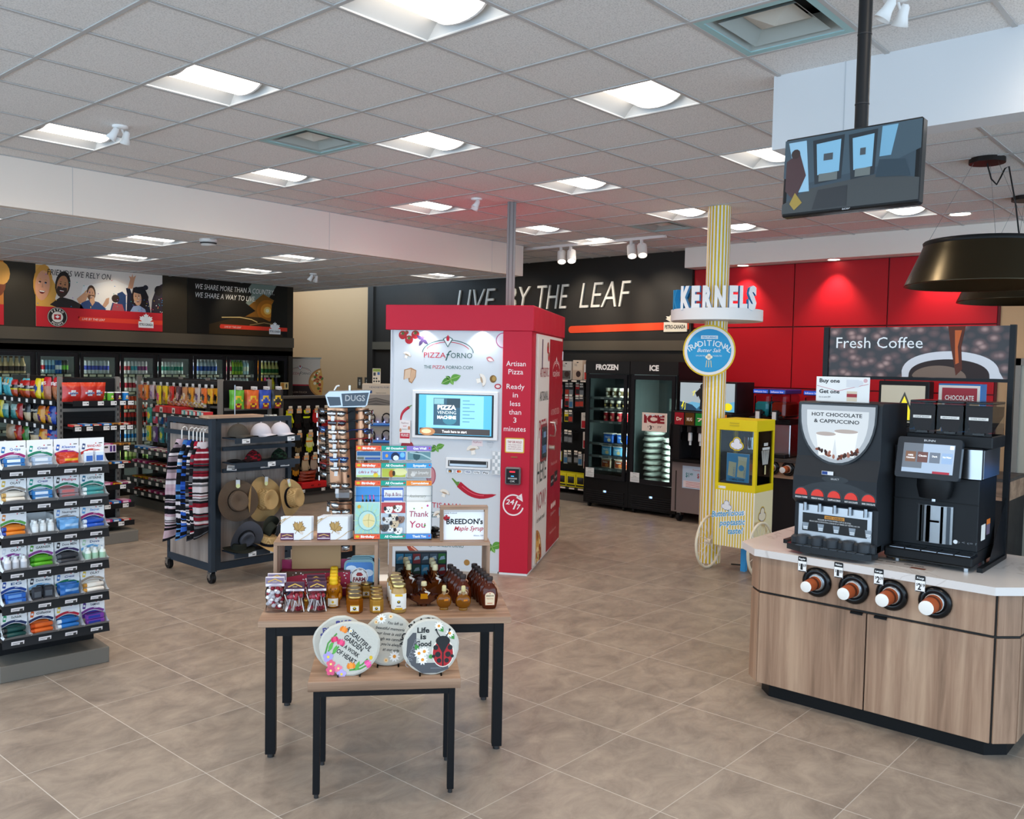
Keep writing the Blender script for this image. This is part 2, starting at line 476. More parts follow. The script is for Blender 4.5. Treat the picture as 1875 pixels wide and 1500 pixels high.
# dark feature wall with its rail
mb = MB()
DK = '#231e19'
mb.box(11.2, 6.47, 0, 11.3, 13.49, HC, DK)
mb.box(11.15, 6.47, 2.29, 11.2, 13.4, 2.435, '#544b3e')
mb.box(11.16, 13.4, 0, 11.3, 13.56, HC, '#2b2621')
struct(mb, 'wall_back_dark_panel', 'dark brown feature wall that carries the raised white slogan', 'wall')
# red panelled wall
mb = MB()
ys = [2.56, 3.78, 4.98, 6.14, 6.47]; zs = [0, .85, 1.80, 2.61, 3.44]
mb.box(11.27, 2.54, 0, 11.3, 6.47, 3.44, '#5d0d12')
for i in range(len(ys) - 1):
    for j in range(len(zs) - 1):
        mb.box(11.25, ys[i] + .008, zs[j] + .008, 11.271, ys[i + 1] - .008, zs[j + 1] - .008, '#b3121f', 'S')
struct(mb, 'wall_back_red_panel', 'red panelled wall with dark joints behind the coffee bar', 'wall')
# door at far right
mb = MB()
for y0, y1 in ((2.30, 2.38), (1.25, 1.33)): mb.box(11.24, y0, 0, 11.3, y1, 2.22, '#8b8781', 'S')
mb.box(11.24, 1.25, 2.14, 11.3, 2.38, 2.22, '#8b8781', 'S')
mb.box(11.27, 1.33, 0, 11.3, 2.30, 2.14, '#b9b4a6', 'S')
struct(mb, 'door_1', 'grey framed door in the beige wall right of the red panelling', 'door')

# raised slogan, stripe and leaf badge on the dark wall
RZ = -PI / 2
def lx(y): return -y        # local x of a wall facing -x equals -y
SLG = thing('slogan_lettering', 'raised white italic slogan lettering on the dark wall', 'sign', (11.2, 0, 0), RZ)
for s, ya, yb in (('LIVE', 11.15, 10.23), ('BY', 9.98, 9.45), ('THE', 9.30, 8.66), ('LEAF', 8.44, 7.49)):
    mb = MB(); mb.textx(s, -(ya + yb) / 2, 2.945, .42, -.03, .028, '#f1ece2', '#cfc8ba', w=ya - yb, shear=.22, bold=-.012); mb.obj('word', SLG)
mb = MB()
o = circ(-8.60, 2.615, .055, n=12, a0=PI / 2, a1=1.5 * PI) + [(-6.5, 2.595), (-6.5, 2.705)]
mb.prism([(-8.6, 2.67), *circ(-8.60, 2.615, .055, n=12, a0=PI / 2, a1=1.5 * PI), (-6.5, 2.595), (-6.5, 2.705)], -.012, 0, '#f04a1e')
one('wall_stripe', mb, 'orange-red rounded stripe along the dark wall', 'wall stripe', (11.2, 0, 0), RZ)
LEAF = [(0, 1), (.10, .80), (.22, .86), (.17, .58), (.34, .72), (.38, .60), (.60, .64), (.52, .44), (.62, .36), (.28, .06), (.30, -.04), (.03, 0), (.03, -.3), (-.03, -.3), (-.03, 0), (-.30, -.04), (-.28, .06), (-.62, .36), (-.52, .44), (-.60, .64), (-.38, .60), (-.34, .72), (-.17, .58), (-.22, .86), (-.10, .80)]
def leafbadge(mb, x, z, w, y, col='#ffffff', tcol='#222'):
    h = w * .40
    mb.flat([(x - w / 2, z), (x + w / 2, z), (x + w / 2, z + h), (x - w / 2, z + h)], y, col)
    mb.flat([(x + a * w * .72, z + h * .8 + b * w * .62) for a, b in LEAF if b > -.02], y - .0004, col)
    mb.text('PETRO-CANADA', x, z + h * .32, h * .42, y - .0012, tcol, w=w * .9, bold=.02)
mb = MB(); mb.prism([(-6.9, 2.56), (-6.52, 2.56), (-6.52, 2.70), (-6.9, 2.70)], -.03, -.013, '#f2ead8')
mb.prism([(-6.71 + a * .26, 2.69 + b * .15) for a, b in LEAF if b > -.02], -.03, -.013, '#f2ead8')
mb.text('PETRO-CANADA', -6.71, 2.605, .055, -.0312, '#221d18', w=.34, bold=.03)
one('leaf_badge', mb, 'cream maple leaf badge on the orange stripe', 'badge', (11.2, 0, 0), RZ)

# ------------------------------------------------------------------ ceiling fixtures
def mk_light():
    t = thing('ceiling_light', '', 'ceiling light')
    m = MB(); s = .30; zt = .09
    m.add([(-s, -s, 0), (s, -s, 0), (s, s, 0), (-s, s, 0), (-s + .02, -.19, zt), (s - .02, -.19, zt), (s - .02, .19, zt), (-s + .02, .19, zt)],
          [(0, 1, 5, 4), (1, 2, 6, 5), (2, 3, 7, 6), (3, 0, 4, 7), (4, 5, 6, 7)], '#c9c9c8', 'P')
    for x0, y0, x1, y1 in ((-.305, -.305, .305, -.292), (-.305, .292, .305, .305), (-.305, -.292, -.292, .292), (.292, -.292, .305, .292)):
        m.box(x0, y0, -.004, x1, y1, .004, '#e8e8e6')
    m.obj('housing', t)
    m = MB()
    m.grid(lambda u, v: (-.235 + .47 * u, .18 * -math.cos(PI * v), .085 - .075 * math.sin(PI * v)), 1, 10, '#fff6ea', 'E')
    m.obj('lens', t)
    for x in (-.25, .236):
        m = MB(); m.grid(lambda u, v: (x + .014 * u, .184 * -math.cos(PI * v), .086 - .078 * math.sin(PI * v)), 1, 10, '#e9e9ea', 'P', False)
        q = [(x + .014 * s_, .184 * -math.cos(PI * v / 10), .086 - .078 * math.sin(PI * v / 10)) for s_ in (1,) for v in range(11)]
        m.add(q, [list(range(11))], '#dcdde0'); m.obj('end_cap', t)
    return t
LK = Kit(mk_light)
def fixture_lamp(x, y, z, e):
    l = bpy.data.lights.new('ceiling_lamp', 'SPOT'); l.energy = e; l.spot_size = 2.75; l.spot_blend = 1; l.color = (1, .83, .66); l.shadow_soft_size = .05
    o = bpy.data.objects.new('ceiling_lamp', l); COL.objects.link(o); o.location = (x, y, z)
LAMP_W = 44
rown = {.3: 'over the shop front', 2.89: 'in the row nearest the monitor', 4.78: 'in the middle row', 6.80: 'in the row beside the bulkhead'}
for (x, y) in LIGHTS:
    j = GY.index(y); i = GX.index(x)
    k = sorted(a for a, b in LIGHTS if b == y).index(x) + 1
    fixture_lamp((x + GX[i + 1]) / 2, (y + GY[j + 1]) / 2, HC - .045, LAMP_W)
    word = 'last' if (x, y) in ((9.47, 2.89), (9.47, 4.78), (9.47, 6.8)) else ('first', 'second', 'third', 'fourth', 'fifth', 'sixth', 'seventh')[k - 1]
    LK.put(((x + GX[i + 1]) / 2, (y + GY[j + 1]) / 2, HC), 0, f'recessed ceiling light {rown[y]}, {word} from the front', 'ceiling light', 'recessed lights of the main ceiling')
for n_, (x, y) in enumerate(LOWL):
    j = LY.index(y); i = LX.index(x)
    fixture_lamp((x + LX[i + 1]) / 2, (y + LY[j + 1]) / 2, HL - .045, LAMP_W * .8)
    row = 'just beyond the bulkhead' if y < 9.2 else 'in front of the wall posters'
    k = ('first', 'second', 'third', 'fourth', 'fifth', 'sixth')[sorted(a for a, b in LOWL if (b < 9.2) == (y < 9.2)).index(x)]
    LK.put(((x + LX[i + 1]) / 2, (y + LY[j + 1]) / 2, HL), 0, f'recessed lower ceiling light {row}, {k} from the front', 'ceiling light', 'recessed lights of the lower ceiling')

def mk_vent():
    t = thing('air_diffuser', '', 'air vent')
    m = MB()
    for x0, y0, x1, y1 in ((-.31, -.31, .31, -.25), (-.31, .25, .31, .31), (-.31, -.25, -.25, .25), (.25, -.25, .31, .25)):
        m.box(x0, y0, -.006, x1, y1, .003, '#9fc3c4')
    m.obj('frame', t)
    for k_, (s, z0, s2, z1) in enumerate(((.25, 0, .19, .09), (.20, .0, .12, .07))):
        m = MB()
        v = [(-s, -s, z0), (s, -s, z0), (s, s, z0), (-s, s, z0), (-s2, -s2, z1), (s2, -s2, z1), (s2, s2, z1), (-s2, s2, z1)]
        m.add(v, [(0, 1, 5, 4), (1, 2, 6, 5), (2, 3, 7, 6), (3, 0, 4, 7)], '#a3aaa6'); m.obj('louvre', t)
    m = MB()
    m.add([(-.13, -.13, .05), (.13, -.13, .05), (.13, .13, .05), (-.13, .13, .05), (0, 0, .0)], [(0, 1, 4), (1, 2, 4), (2, 3, 4), (3, 0, 4)], '#c8c6bd'); m.obj('cone', t)
    m = MB(); m.box(-.3, -.3, .12, .3, .3, .13, '#1e1e1c'); m.box(-.3, -.3, .003, -.29, .3, .12, '#444'); m.box(.29, -.3, .003, .3, .3, .12, '#444'); m.box(-.3, .29, .003, .3, .3, .12, '#444'); m.box(-.3, -.3, .003, .3, -.29, .12, '#444')
    m.obj('plenum', t)
    return t
VK = Kit(mk_vent)
for (x, y), lab in zip(VENTS, ('square air diffuser in the main ceiling over the hat rack aisle', 'large near air diffuser beside the hanging monitor post', 'far air diffuser beside the striped column top')):
    VK.put(((x + GX[GX.index(x) + 1]) / 2, (y + GY[GY.index(y) + 1]) / 2, HC), 0, lab, 'air vent', 'square ceiling air diffusers')
# ================================================================== pizza kiosk
RED = '#c01f38'
def strip(mb, pts, w, y, col, k='C'):
    """a flat ribbon along pts in the XZ plane"""
    L_, R_ = [], []
    for i, p in enumerate(pts):
        a = Vector(pts[max(i - 1, 0)]); b = Vector(pts[min(i + 1, len(pts) - 1)]); d = (b - a)
        if d.length < 1e-9: continue
        d.normalize(); n = Vector((-d.y, d.x)) * (w[i] if isinstance(w, list) else w) / 2
        L_.append((p[0] + n.x, p[1] + n.y)); R_.append((p[0] - n.x, p[1] - n.y))
    m = len(L_)
    mb.add([(x, y, z) for x, z in L_ + R_], [(i, i + 1, m + i + 1, m + i) for i in range(m - 1)], col, k)
def leafp(cx, cz, l, w, a, n=8):
    o = [(l * i / n, w * math.sin(PI * (i / n) ** .8)) for i in range(n + 1)] + [(l * i / n, -w * math.sin(PI * (i / n) ** .8)) for i in range(n - 1, 0, -1)]
    return [(cx + p[0], cz + p[1]) for p in rot2(o, a)]
def basil(mb, x, z, s, y):
    for a, q, c in ((3.6, 1, '#4f8a35'), (.35, 1.05, '#5e9c3d'), (5.2, .6, '#6aa845'), (2.6, .55, '#3f7a2c')):
        mb.flat(leafp(x, z, s * q, s * q * .32, a), y, c)
        strip(mb, [(x, z), (x + s * q * .9 * math.cos(a), z + s * q * .9 * math.sin(a))], s * .05, y - .0005, '#9cc270')
def mushroom(mb, x, z, s, y, a=0):
    cap = circ(0, 0, s * .55, s * .42, 14, 0, PI)
    st = [(-s * .16, 0), (s * .16, 0), (s * .2, -s * .45), (-s * .2, -s * .45)]
    T = lambda o: [(x + p, z + q) for p, q in rot2(o, a)]
    mb.flat(T([(p * 1.06 + .004, q * 1.06 - .004) for p, q in cap]), y, '#b9b3ac'); mb.flat(T(cap), y - .0004, '#efe9e0')
    mb.flat(T([(p * 1.1, q) for p, q in st]), y - .0002, '#c9c1b6'); mb.flat(T(st), y - .0006, '#f5f1ea')
    mb.flat(T(circ(0, s * .02, s * .3, s * .1, 10)), y - .0008, '#b79f86')
def chili(mb, x, z, l, a, y):
    n = 10
    pts = [(l * i / n, -.16 * l * math.sin(PI * i / n)) for i in range(n + 1)]
    pts = [(x + p, z + q) for p, q in rot2(pts, a)]
    strip(mb, pts, [l * .16 * (1 - (i / n) ** 2) ** .5 + .001 for i in range(n + 1)], y, '#b3122c')
    strip(mb, [(p, q + l * .02) for p, q in pts[1:8]], l * .02, y - .0004, '#e0566a')
    g = [(x + p, z + q) for p, q in rot2([(0, 0), (-l * .08, .02 * l), (-l * .2, .1 * l)], a)]
    strip(mb, g, [l * .14, l * .06, l * .03], y - .0006, '#5f8a3a')
def tomato(mb, x, z, r, y):
    mb.flat(circ(x, z, r), y, '#b3202c'); mb.flat(circ(x - r * .3, z + r * .3, r * .25), y - .0004, '#e88f92')
    for k_ in range(5): mb.flat(leafp(x, z + r * .4, r * .6, r * .12, k_ * 1.26), y - .0006, '#3c6b2e')
def pizza(mb, x, z, r, y, a0=0, a1=2 * PI, n=24, seed=1):
    R_ = random.Random(seed)
    mb.flat([(x, z)] * (a1 - a0 < 6) + circ(x, z, r, None, n, a0, a1), y, '#b57a3c')
    mb.flat([(x, z)] * (a1 - a0 < 6) + circ(x, z, r * .9, None, n, a0, a1), y - .0004, '#d9a24e')
    for i in range(26):
        a = R_.uniform(a0, a1); q = r * .84 * math.sqrt(R_.random())
        mb.flat(circ(x + q * math.cos(a), z + q * math.sin(a), r * R_.uniform(.05, .11), None, 8), y - .0006 - .00002 * i, R_.choice(['#a8301f', '#f0d9a0', '#7d2a1a', '#c4552d', '#5d7a34', '#efe0b8']))
def pizza_logo(mb, x0, x1, z, y, c1='#c3203a', c2='#2c5a57', fl='#c3203a'):
    """the arched pizza badge with its word, x0..x1 wide, baseline z"""
    W_ = x1 - x0; cx = (x0 + x1) / 2
    a = [(cx + W_ * .5 * math.cos(t), z + W_ * .1 + W_ * .24 * math.sin(t)) for t in [PI * i / 24 for i in range(25)]]
    strip(mb, a, W_ * .014, y, c2)
    a = [(cx + W_ * .44 * math.cos(t), z + W_ * .1 + W_ * .2 * math.sin(t)) for t in [.35 + (PI - .7) * i / 20 for i in range(21)]]
    strip(mb, a, W_ * .012, y - .0003, fl)
    tz = z + W_ * .40
    mb.flat([(cx - W_ * .1, tz - W_ * .04), (cx, tz + W_ * .02), (cx + W_ * .1, tz - W_ * .04), (cx, tz - W_ * .2)], y - .0005, c2)
    mb.flat([(cx - W_ * .08, tz - W_ * .045), (cx, tz + W_ * .005), (cx + W_ * .08, tz - W_ * .045), (cx, tz - W_ * .175)], y - .0007, '#e9edf0' if fl != '#ffffff' else '#8e1626')
    mb.flat([(cx, tz + W_ * .04), (cx + W_ * .035, tz - W_ * .03), (cx + W_ * .02, tz - W_ * .08), (cx - W_ * .02, tz - W_ * .08), (cx - W_ * .035, tz - W_ * .03)], y - .0009, fl)
    h = W_ * .105
    mb.text('PIZZA', x0 + W_ * .03, z, h, y - .001, c1, w=W_ * .43, al='l')
    mb.text('f', x0 + W_ * .515, z - W_ * .05, h * 1.9, y - .0012, c2, w=W_ * .12, shear=.35)
    mb.text('ORNO', x0 + W_ * .56, z, h, y - .001, c2, w=W_ * .42, al='l')

PK = thing('pizza_kiosk', 'tall red and white pizza vending kiosk with a lit touch screen', 'vending machine', (6.137, 6.145, 0), math.atan2(-.872, .49))
mb = MB(); mb.box(-.65, .015, .02, .487, 1.95, 2.36, '#d2d8df', 'S'); mb.box(-.63, .02, 0, .47, 1.9, .02, '#ddd')
mb.box(-.65, .0, .02, -.635, .015, 2.36, '#c7cdd6', 'S')
for x, z, r in ((-.53, 2.31, .042), (-.465, 2.265, .042), (-.40, 2.315, .042), (-.49, 2.335, .02)): tomato(mb, x, z, r, .0135 - r * .01)
for a in (1.3, 2.6, 4.2, 5.6): mb.flat(leafp(-.325, 2.27, .075, .018, a), .013, '#3d2b4e')
for x, z, s, a in ((.235, 2.27, .10, .5), (-.485, 2.115, .075, -.4), (.275, 1.885, .11, -1.3), (.20, 1.205, .11, .2), (-.08, .765, .09, -.3), (-.15, .55, .08, .6)): mushroom(mb, x, z, s, .013, a)
mb.flat([(.487, 2.20), (.487, 2.345)] + circ(.487, 2.27, .075, None, 12, PI / 2, 1.5 * PI), .013, '#b55a8b'); mb.flat([(.486, 2.21), (.486, 2.335)] + circ(.487, 2.27, .066, None, 12, PI / 2, 1.5 * PI), .0126, '#e7dbe6')
mb.flat(leafp(.32, 2.10, .085, .025, -.35), .013, '#c77d86'); mb.flat(leafp(.335, 2.09, .06, .014, -.35), .0126, '#f1dfdd')
mb.flat([(-.51, 1.97), (-.44, 1.99), (-.385, 1.965), (-.39, 1.90), (-.43, 1.835), (-.46, 1.85), (-.47, 1.89), (-.515, 1.87)], .013, '#a87a52')
mb.flat([(-.50, 1.965), (-.44, 1.98), (-.45, 1.89), (-.51, 1.875)], .0126, '#d8bba0'); mb.flat([(-.435, 1.975), (-.39, 1.96), (-.395, 1.905), (-.43, 1.845), (-.455, 1.86)], .0124, '#cfa988')
basil(mb, -.035, 1.885, .105, .013); basil(mb, -.17, 1.21, .085, .013); basil(mb, .41, .26, .11, .013)
mb.flat(circ(.392, 1.897, .034, .037), .013, '#7a5a2a'); mb.flat(circ(.40, 1.90, .02, .024), .0126, '#b3904c')
mb.flat(circ(.44, 1.826, .034, .026), .013, '#b5223a'); mb.flat(circ(.44, 1.826, .022, .015), .0126, '#e6d9dc')
chili(mb, -.455, 1.60, .17, -2.1, .013); chili(mb, .065, .86, .39, -.22, .013)
mb.flat(circ(-.47, 1.22, .065, .045), .013, '#a8202e'); mb.flat(circ(-.22, .93, .05, .09), .013, '#a84a5e'); mb.flat(circ(-.22, .93, .04, .08), .0126, '#c98a92')
strip(mb, [(-.46, .28), (-.42, .2), (-.35, .15), (-.29, .12)], .06, .013, '#a3422e'); strip(mb, [(-.45, .285), (-.41, .21), (-.34, .165), (-.28, .135)], .012, .0126, '#e6b39a')
mb.flat(circ(.16, .09, .03), .013, '#a5793c')
pizza_logo(mb, -.325, .19, 2.092, .0128)
x = -.307
for s, c, w in (('THE', '#2c5a57', .075), ('PIZZA', '#c3203a', .125), ('FORNO.COM', '#2c5a57', .265)):
    mb.text(s, x, 1.985, .034, .0128, c, w=w, al='l'); x += w + .014
mb.text('ARTISANAL', -.10, .615, .055, .0128, '#c3203a', w=.42); mb.text('PIZZA OVEN', -.10, .52, .055, .0128, '#2c5a57', w=.46)
mb.text('@THEPIZZAFORNO', -.055, .232, .035, .0128, '#2c5a57', w=.36)
# payment marks
for i, (c, s) in enumerate((('#e8a23a', ''), ('#e05a2a', ''), ('#1c3f8f', 'VISA'), ('#555555', 'G Pay'), ('#222222', 'Pay'))):
    xx = -.062 + i * .09
    mb.flat(rrect(xx, .965, xx + .076, 1.005, .008), .013, '#aebac6'); mb.flat(rrect(xx + .003, .968, xx + .073, 1.002, .007), .0126, '#eef1f4')
    if s: mb.text(s, xx + .038, .976, .016, .0122, c, w=.05, bold=.02)
    elif i == 0: mb.rect(xx + .022, .972, xx + .054, .998, .0122, '#222'); mb.rect(xx + .026, .976, xx + .042, .988, .0118, c)
    else: mb.flat(circ(xx + .03, .985, .013), .0122, '#d8232a'); mb.flat(circ(xx + .046, .985, .013), .0119, '#f0932b')
# small stuck notices
mb.rect(.19, 1.24, .30, 1.31, .0124, '#e9dcdf'); mb.text('PizzaForno', .245, 1.27, .02, .012, '#b56a78', w=.08); 
mb.flat([(.32, 1.30), (.43, 1.30), (.375, 1.22)], .0124, '#c9cfd6'); mb.text('WHAT IS', .375, 1.277, .012, .012, '#6b7480', w=.06)
mb.obj('cabinet', PK)
mb = MB(); mb.box(-.70, -.012, 2.36, .785, 1.97, 2.605, RED, 'S', .006); mb.obj('header', PK)
mb = MB(); mb.box(.487, -.004, .02, .77, 1.95, 2.36, RED, 'S', .003); mb.box(.487, .0, 0, .765, 1.94, .02, '#e8e8ea')
for s, z, w in (('Artisan', 2.025, .19), ('Pizza', 1.947, .145), ('Ready', 1.805, .175), ('in', 1.725, .05), ('less', 1.642, .10), ('than', 1.560, .12), ('3', 1.482, .03), ('minutes', 1.398, .215)):
    mb.text(s, .618, z, .052, -.0052, '#f6eef0', w=w)
mb.flat(rrect(.525, 1.19, .715, 1.335, .012), -.0052, '#d8b03a'); mb.flat(rrect(.535, 1.20, .705, 1.325, .008), -.0058, '#f3ece6')
mb.text('TAP OR HOLD', .62, 1.285, .022, -.0064, '#a3203a', w=.14, bold=.02)
for i, t_ in enumerate(('CARD, MOBILE DEVICE', 'ON TERMINAL UNTIL', 'GREEN LIGHT APPEARS')): mb.text(t_, .62, 1.262 - i * .02, .012, -.0064, '#a05060', w=.13)
mb.box(.588, -.012, 1.145, .65, -.004, 1.155, '#9a6a3a')
strip(mb, [(.618 + .098 * math.cos(t), .685 + .098 * math.sin(t)) for t in [.75 + 5.3 * i / 28 for i in range(29)]], .014, -.0056, '#f3e6e8')
mb.flat([(.70, .80), (.712, .72), (.645, .758)], -.0056, '#f3e6e8')
mb.text('24', .585, .69, .05, -.0056, '#f3e6e8', w=.085, shear=.2, bold=.02); mb.text('/', .638, .645, .085, -.0058, '#f3e6e8', w=.05, bold=.01); mb.text('7', .672, .645, .05, -.0056, '#f3e6e8', w=.04, shear=.2, bold=.02)
# the far side of the red corner: strip before the door
pv = mb.push((.77, 0, 0), PI / 2)     # local x runs towards the back, faces +x
mb.rect(.01, .03, .19, 2.35, -.001, RED, 'S')
mb.pop(); mb.obj('corner_panel', PK)
# service door on the side
DR = MB(); DR.push((.772, 0, 0), PI / 2)
DR.box(.20, -.012, .03, 1.80, 0, 2.345, '#dcd6d2', 'S'); DR.box(.235, -.02, .05, 1.77, -.011, 2.315, '#e4dcd6', 'S')
DR.rect(.90, .05, 1.768, 2.315, -.0212, '#a31829', 'S')
for s, z, h in (('AUTHENTIC', 2.0 - .06, .10), ('ARTISANAL', 1.70, .10), ('PIZZA', 1.33, .19)): DR.text(s, .60, z - .02, h, -.0216, '#a3303c' if s != 'ARTISANAL' else '#3f4a46', w=.50)
DR.text('HERE', .55, .86, .22, -.0216, '#39443f', w=.52); DR.text('NOW!', .55, .58, .19, -.0216, '#a3303c', w=.52); DR.text("it's freshly made!", .55, .46, .05, -.0216, '#39443f', w=.45)
pizza(DR, .30, .06, .33, -.0216, 0, PI / 2, seed=4)
tomato(DR, .78, 2.22, .06, -.0216); tomato(DR, .84, 2.13, .05, -.0218); strip(DR, [(.46, 2.3), (.46, 2.0)], .05, -.0216, '#4a3556')
pizza_logo(DR, 1.1, 1.6, 1.92, -.0216, '#e9c9c6', '#e9c9c6', '#ffffff')
for i, t_ in enumerate(('AUTOMATED PIZZA', 'OVENS')): DR.text(t_, 1.33, 1.50 - .12 * i, .07, -.0216, '#d8a7a4', w=.55 - .2 * i)
DR.text('Find us at', 1.33, .95, .04, -.0216, '#d8a7a4', w=.4); DR.rect(1.12, .72, 1.33, .84, -.0216, '#1c1c1e'); DR.rect(1.37, .74, 1.58, .86, -.0216, '#1c1c1e')
DR.text('App Store', 1.225, .765, .03, -.022, '#eee', w=.16); DR.text('Google Play', 1.475, .785, .03, -.022, '#eee', w=.16)
for i in range(4): DR.flat(circ(1.20 + .085 * i, .50, .032, n=10), -.0216, '#f0dcd8')
DR.text('@pizzaforno', 1.33, .40, .035, -.0216, '#d8a7a4', w=.33); DR.text('thepizzaforno.com', 1.33, .20, .035, -.0216, '#d8a7a4', w=.42)
dr = DR.obj('door', PK)
m = MB(); m.push((.772, 0, 0), PI / 2)
m.prism(rrect(.44, 1.06, .79, 1.44, .05), -.03, -.02, '#8e1f2a', 'G'); m.prism(rrect(.475, 1.09, .755, 1.41, .03), -.032, -.029, '#20262e', 'G')
m.rect(.55, 1.3, .70, 1.36, -.0325, '#6f8fb0'); m.rect(.52, 1.14, .72, 1.22, -.0325, '#4c6f9a')
m.obj('door_window', dr, label='small dark window in a red frame')
m = MB(); m.push((.772, 0, 0), PI / 2)
m.tube([(1.02, -.02, 1.29), (1.02, -.07, 1.29), (1.02, -.08, 1.35), (1.02, -.07, 1.43), (1.02, -.02, 1.43)], .012, '#d9d2cc', 'M'); m.obj('handle', dr)
m = MB(); m.push((.772, 0, 0), PI / 2); m.cyl((.975, -.02, 1.165), .03, -.012, '#b9b2a8', 'M', ax='y'); m.cyl((.975, -.03, 1.165), .026, -.05, '#c9c2b8', 'M', ax='y'); m.obj('knob', dr)
for z in (2.1, 1.55, .95, .3):
    m = MB(); m.push((.772, 0, 0), PI / 2); m.cyl((1.785, -.02, z), .012, .1, '#b5afab', 'M', 8); m.obj('hinge', dr)
# screen
sc_ = MB(); sc_.box(-.415, -.012, 1.30, .448, .015, 1.772, '#eef0f3', 'S', .006); so = sc_.obj('screen_bezel', PK)
m = MB(); m.box(-.38, -.014, 1.328, .408, -.011, 1.74, '#15181c', 'G')
m.rect(-.345, 1.342, .39, 1.732, -.0145, '#4fa9cf', 'I'); m.rect(-.27, 1.41, .31, 1.725, -.0149, '#86c6df', 'I')
m.rect(-.195, 1.435, .075, 1.70, -.0153, '#274e63', 'I'); m.rect(-.06, 1.61, .075, 1.70, -.0156, '#1d3541', 'I'); m.rect(-.19, 1.64, -.09, 1.695, -.0157, '#7fb0b5', 'I'); m.flat(circ(-.03, 1.49, .07, .05, n=14), -.0157, '#3a7a8c', 'I')
m.text('PIZZA', -.06, 1.59, .042, -.0162, '#ffffff', w=.19, bold=.05, k='I'); m.text('VENDING', -.06, 1.545, .032, -.0162, '#e6f2f6', w=.19, k='I'); m.text('MACHINE', -.06, 1.498, .032, -.0162, '#ffffff', w=.19, bold=.04, k='I')
for i in range(7): m.rect(.10, 1.675 - i * .034, .17 + (.05 if i % 2 else .0), 1.682 - i * .034, -.0153, '#3f7f9c', 'I')
m.rect(-.335, 1.347, .375, 1.405, -.0155, '#3a3230', 'I'); m.flat(circ(-.255, 1.37, .08, .04, n=14), -.0158, '#b07a4a', 'I'); m.flat(circ(-.265, 1.372, .05, .022, n=12), -.016, '#e0c79a', 'I')
m.text('Touch here to start', .02, 1.363, .026, -.0162, '#ffffff', w=.25, bold=.02, k='I')
m.obj('screen', so)
m = MB(); m.box(-.066, -.008, 1.01, .384, .015, 1.12, '#eef0f3', 'S', .005); m.box(-.04, -.0095, 1.035, .36, -.006, 1.095, '#2a2d30'); m.box(-.03, -.012, 1.04, .35, -.008, 1.062, '#b6bcc2', 'M')
for x in (-.03, .345): m.box(x, -.012, 1.04, x + .008, -.008, 1.09, '#c8ccd0')
m.obj('pizza_slot', PK)
m = MB(); m.box(.54, -.05, .885, .69, -.004, 1.055, '#6e6a6c', 'S', .012); m.box(.553, -.054, .90, .678, -.049, 1.04, '#17181b', 'G', .004)
m.rect(.585, 1.005, .64, 1.02, -.0545, '#e0263a', 'I'); m.rect(.60, .965, .63, .975, -.0545, '#4aa7e0', 'I'); m.rect(.57, .94, .66, .955, -.0545, '#999'); m.text('OK', .615, .912, .02, -.0545, '#ddd', w=.05)
m.obj('payment_terminal', PK)
for x in (-.30, .28):
    m = MB(); m.cyl((x, .15, 2.352), .05, .007, '#ffffff', 'D', 12); m.obj('downlight', PK)
    l = bpy.data.lights.new('kiosk_lamp', 'SPOT'); l.energy = 10; l.spot_size = 2.4; l.spot_blend = .7; l.color = (.9, .95, 1); l.shadow_soft_size = .03
    o = bpy.data.objects.new('kiosk_lamp', l); COL.objects.link(o); o.parent = PK; o.location = (x, -.008, 2.34); o.rotation_euler = (.25, 0, 0)
# hanging flyers on the kiosk front
m = MB(); m.box(-.545, -.004, 1.245, -.435, .012, 1.47, '#f0eaea'); m.rect(-.54, 1.29, -.44, 1.345, -.0045, '#c3203a'); m.text('GET $5 OFF', -.49, 1.325, .012, -.005, '#fff', w=.08, bold=.03); m.text('YOUR PIZZA', -.49, 1.31, .011, -.005, '#fff', w=.08, bold=.03)
m.text('PizzaForno', -.49, 1.435, .018, -.0045, '#8a5560', w=.075); m.text('NOW', -.49, 1.405, .016, -.0045, '#c3203a', w=.035); m.text('AVAILABLE 24/7', -.49, 1.375, .014, -.0045, '#555', w=.06)
m.flat(circ(-.535, 1.37, .012, .02, n=8), -.0045, '#c98b6a'); m.flat(circ(-.447, 1.395, .012, .02, n=8), -.0045, '#c98b6a')
m.obj('flyer_pad', PK)
m = MB(); m.box(.40, -.006, .97, .485, .013, 1.2, '#d3d7dc'); 
for i in range(6):
    for j in range(3): m.rect(.405 + j * .026, .98 + i * .036, .428 + j * .026, 1.012 + i * .036, -.0066, '#eef0f2' if (i + j) % 2 else '#b9c0c6')
m.obj('receipt_pocket', PK)
# grey power pole from kiosk roof to ceiling
mb = MB(); mb.box(-.045, -.03, 2.605, .045, .03, HC, '#8c8887', 'S', .004)
for x in (-.02, .02): mb.box(x - .004, -.034, 2.605, x + .004, -.03, HC, '#6f6c6b', 'S')
one('service_pole', mb, 'grey square service pole rising from the kiosk roof to the ceiling', 'pole', (6.95, 6.15, 0), -.85)

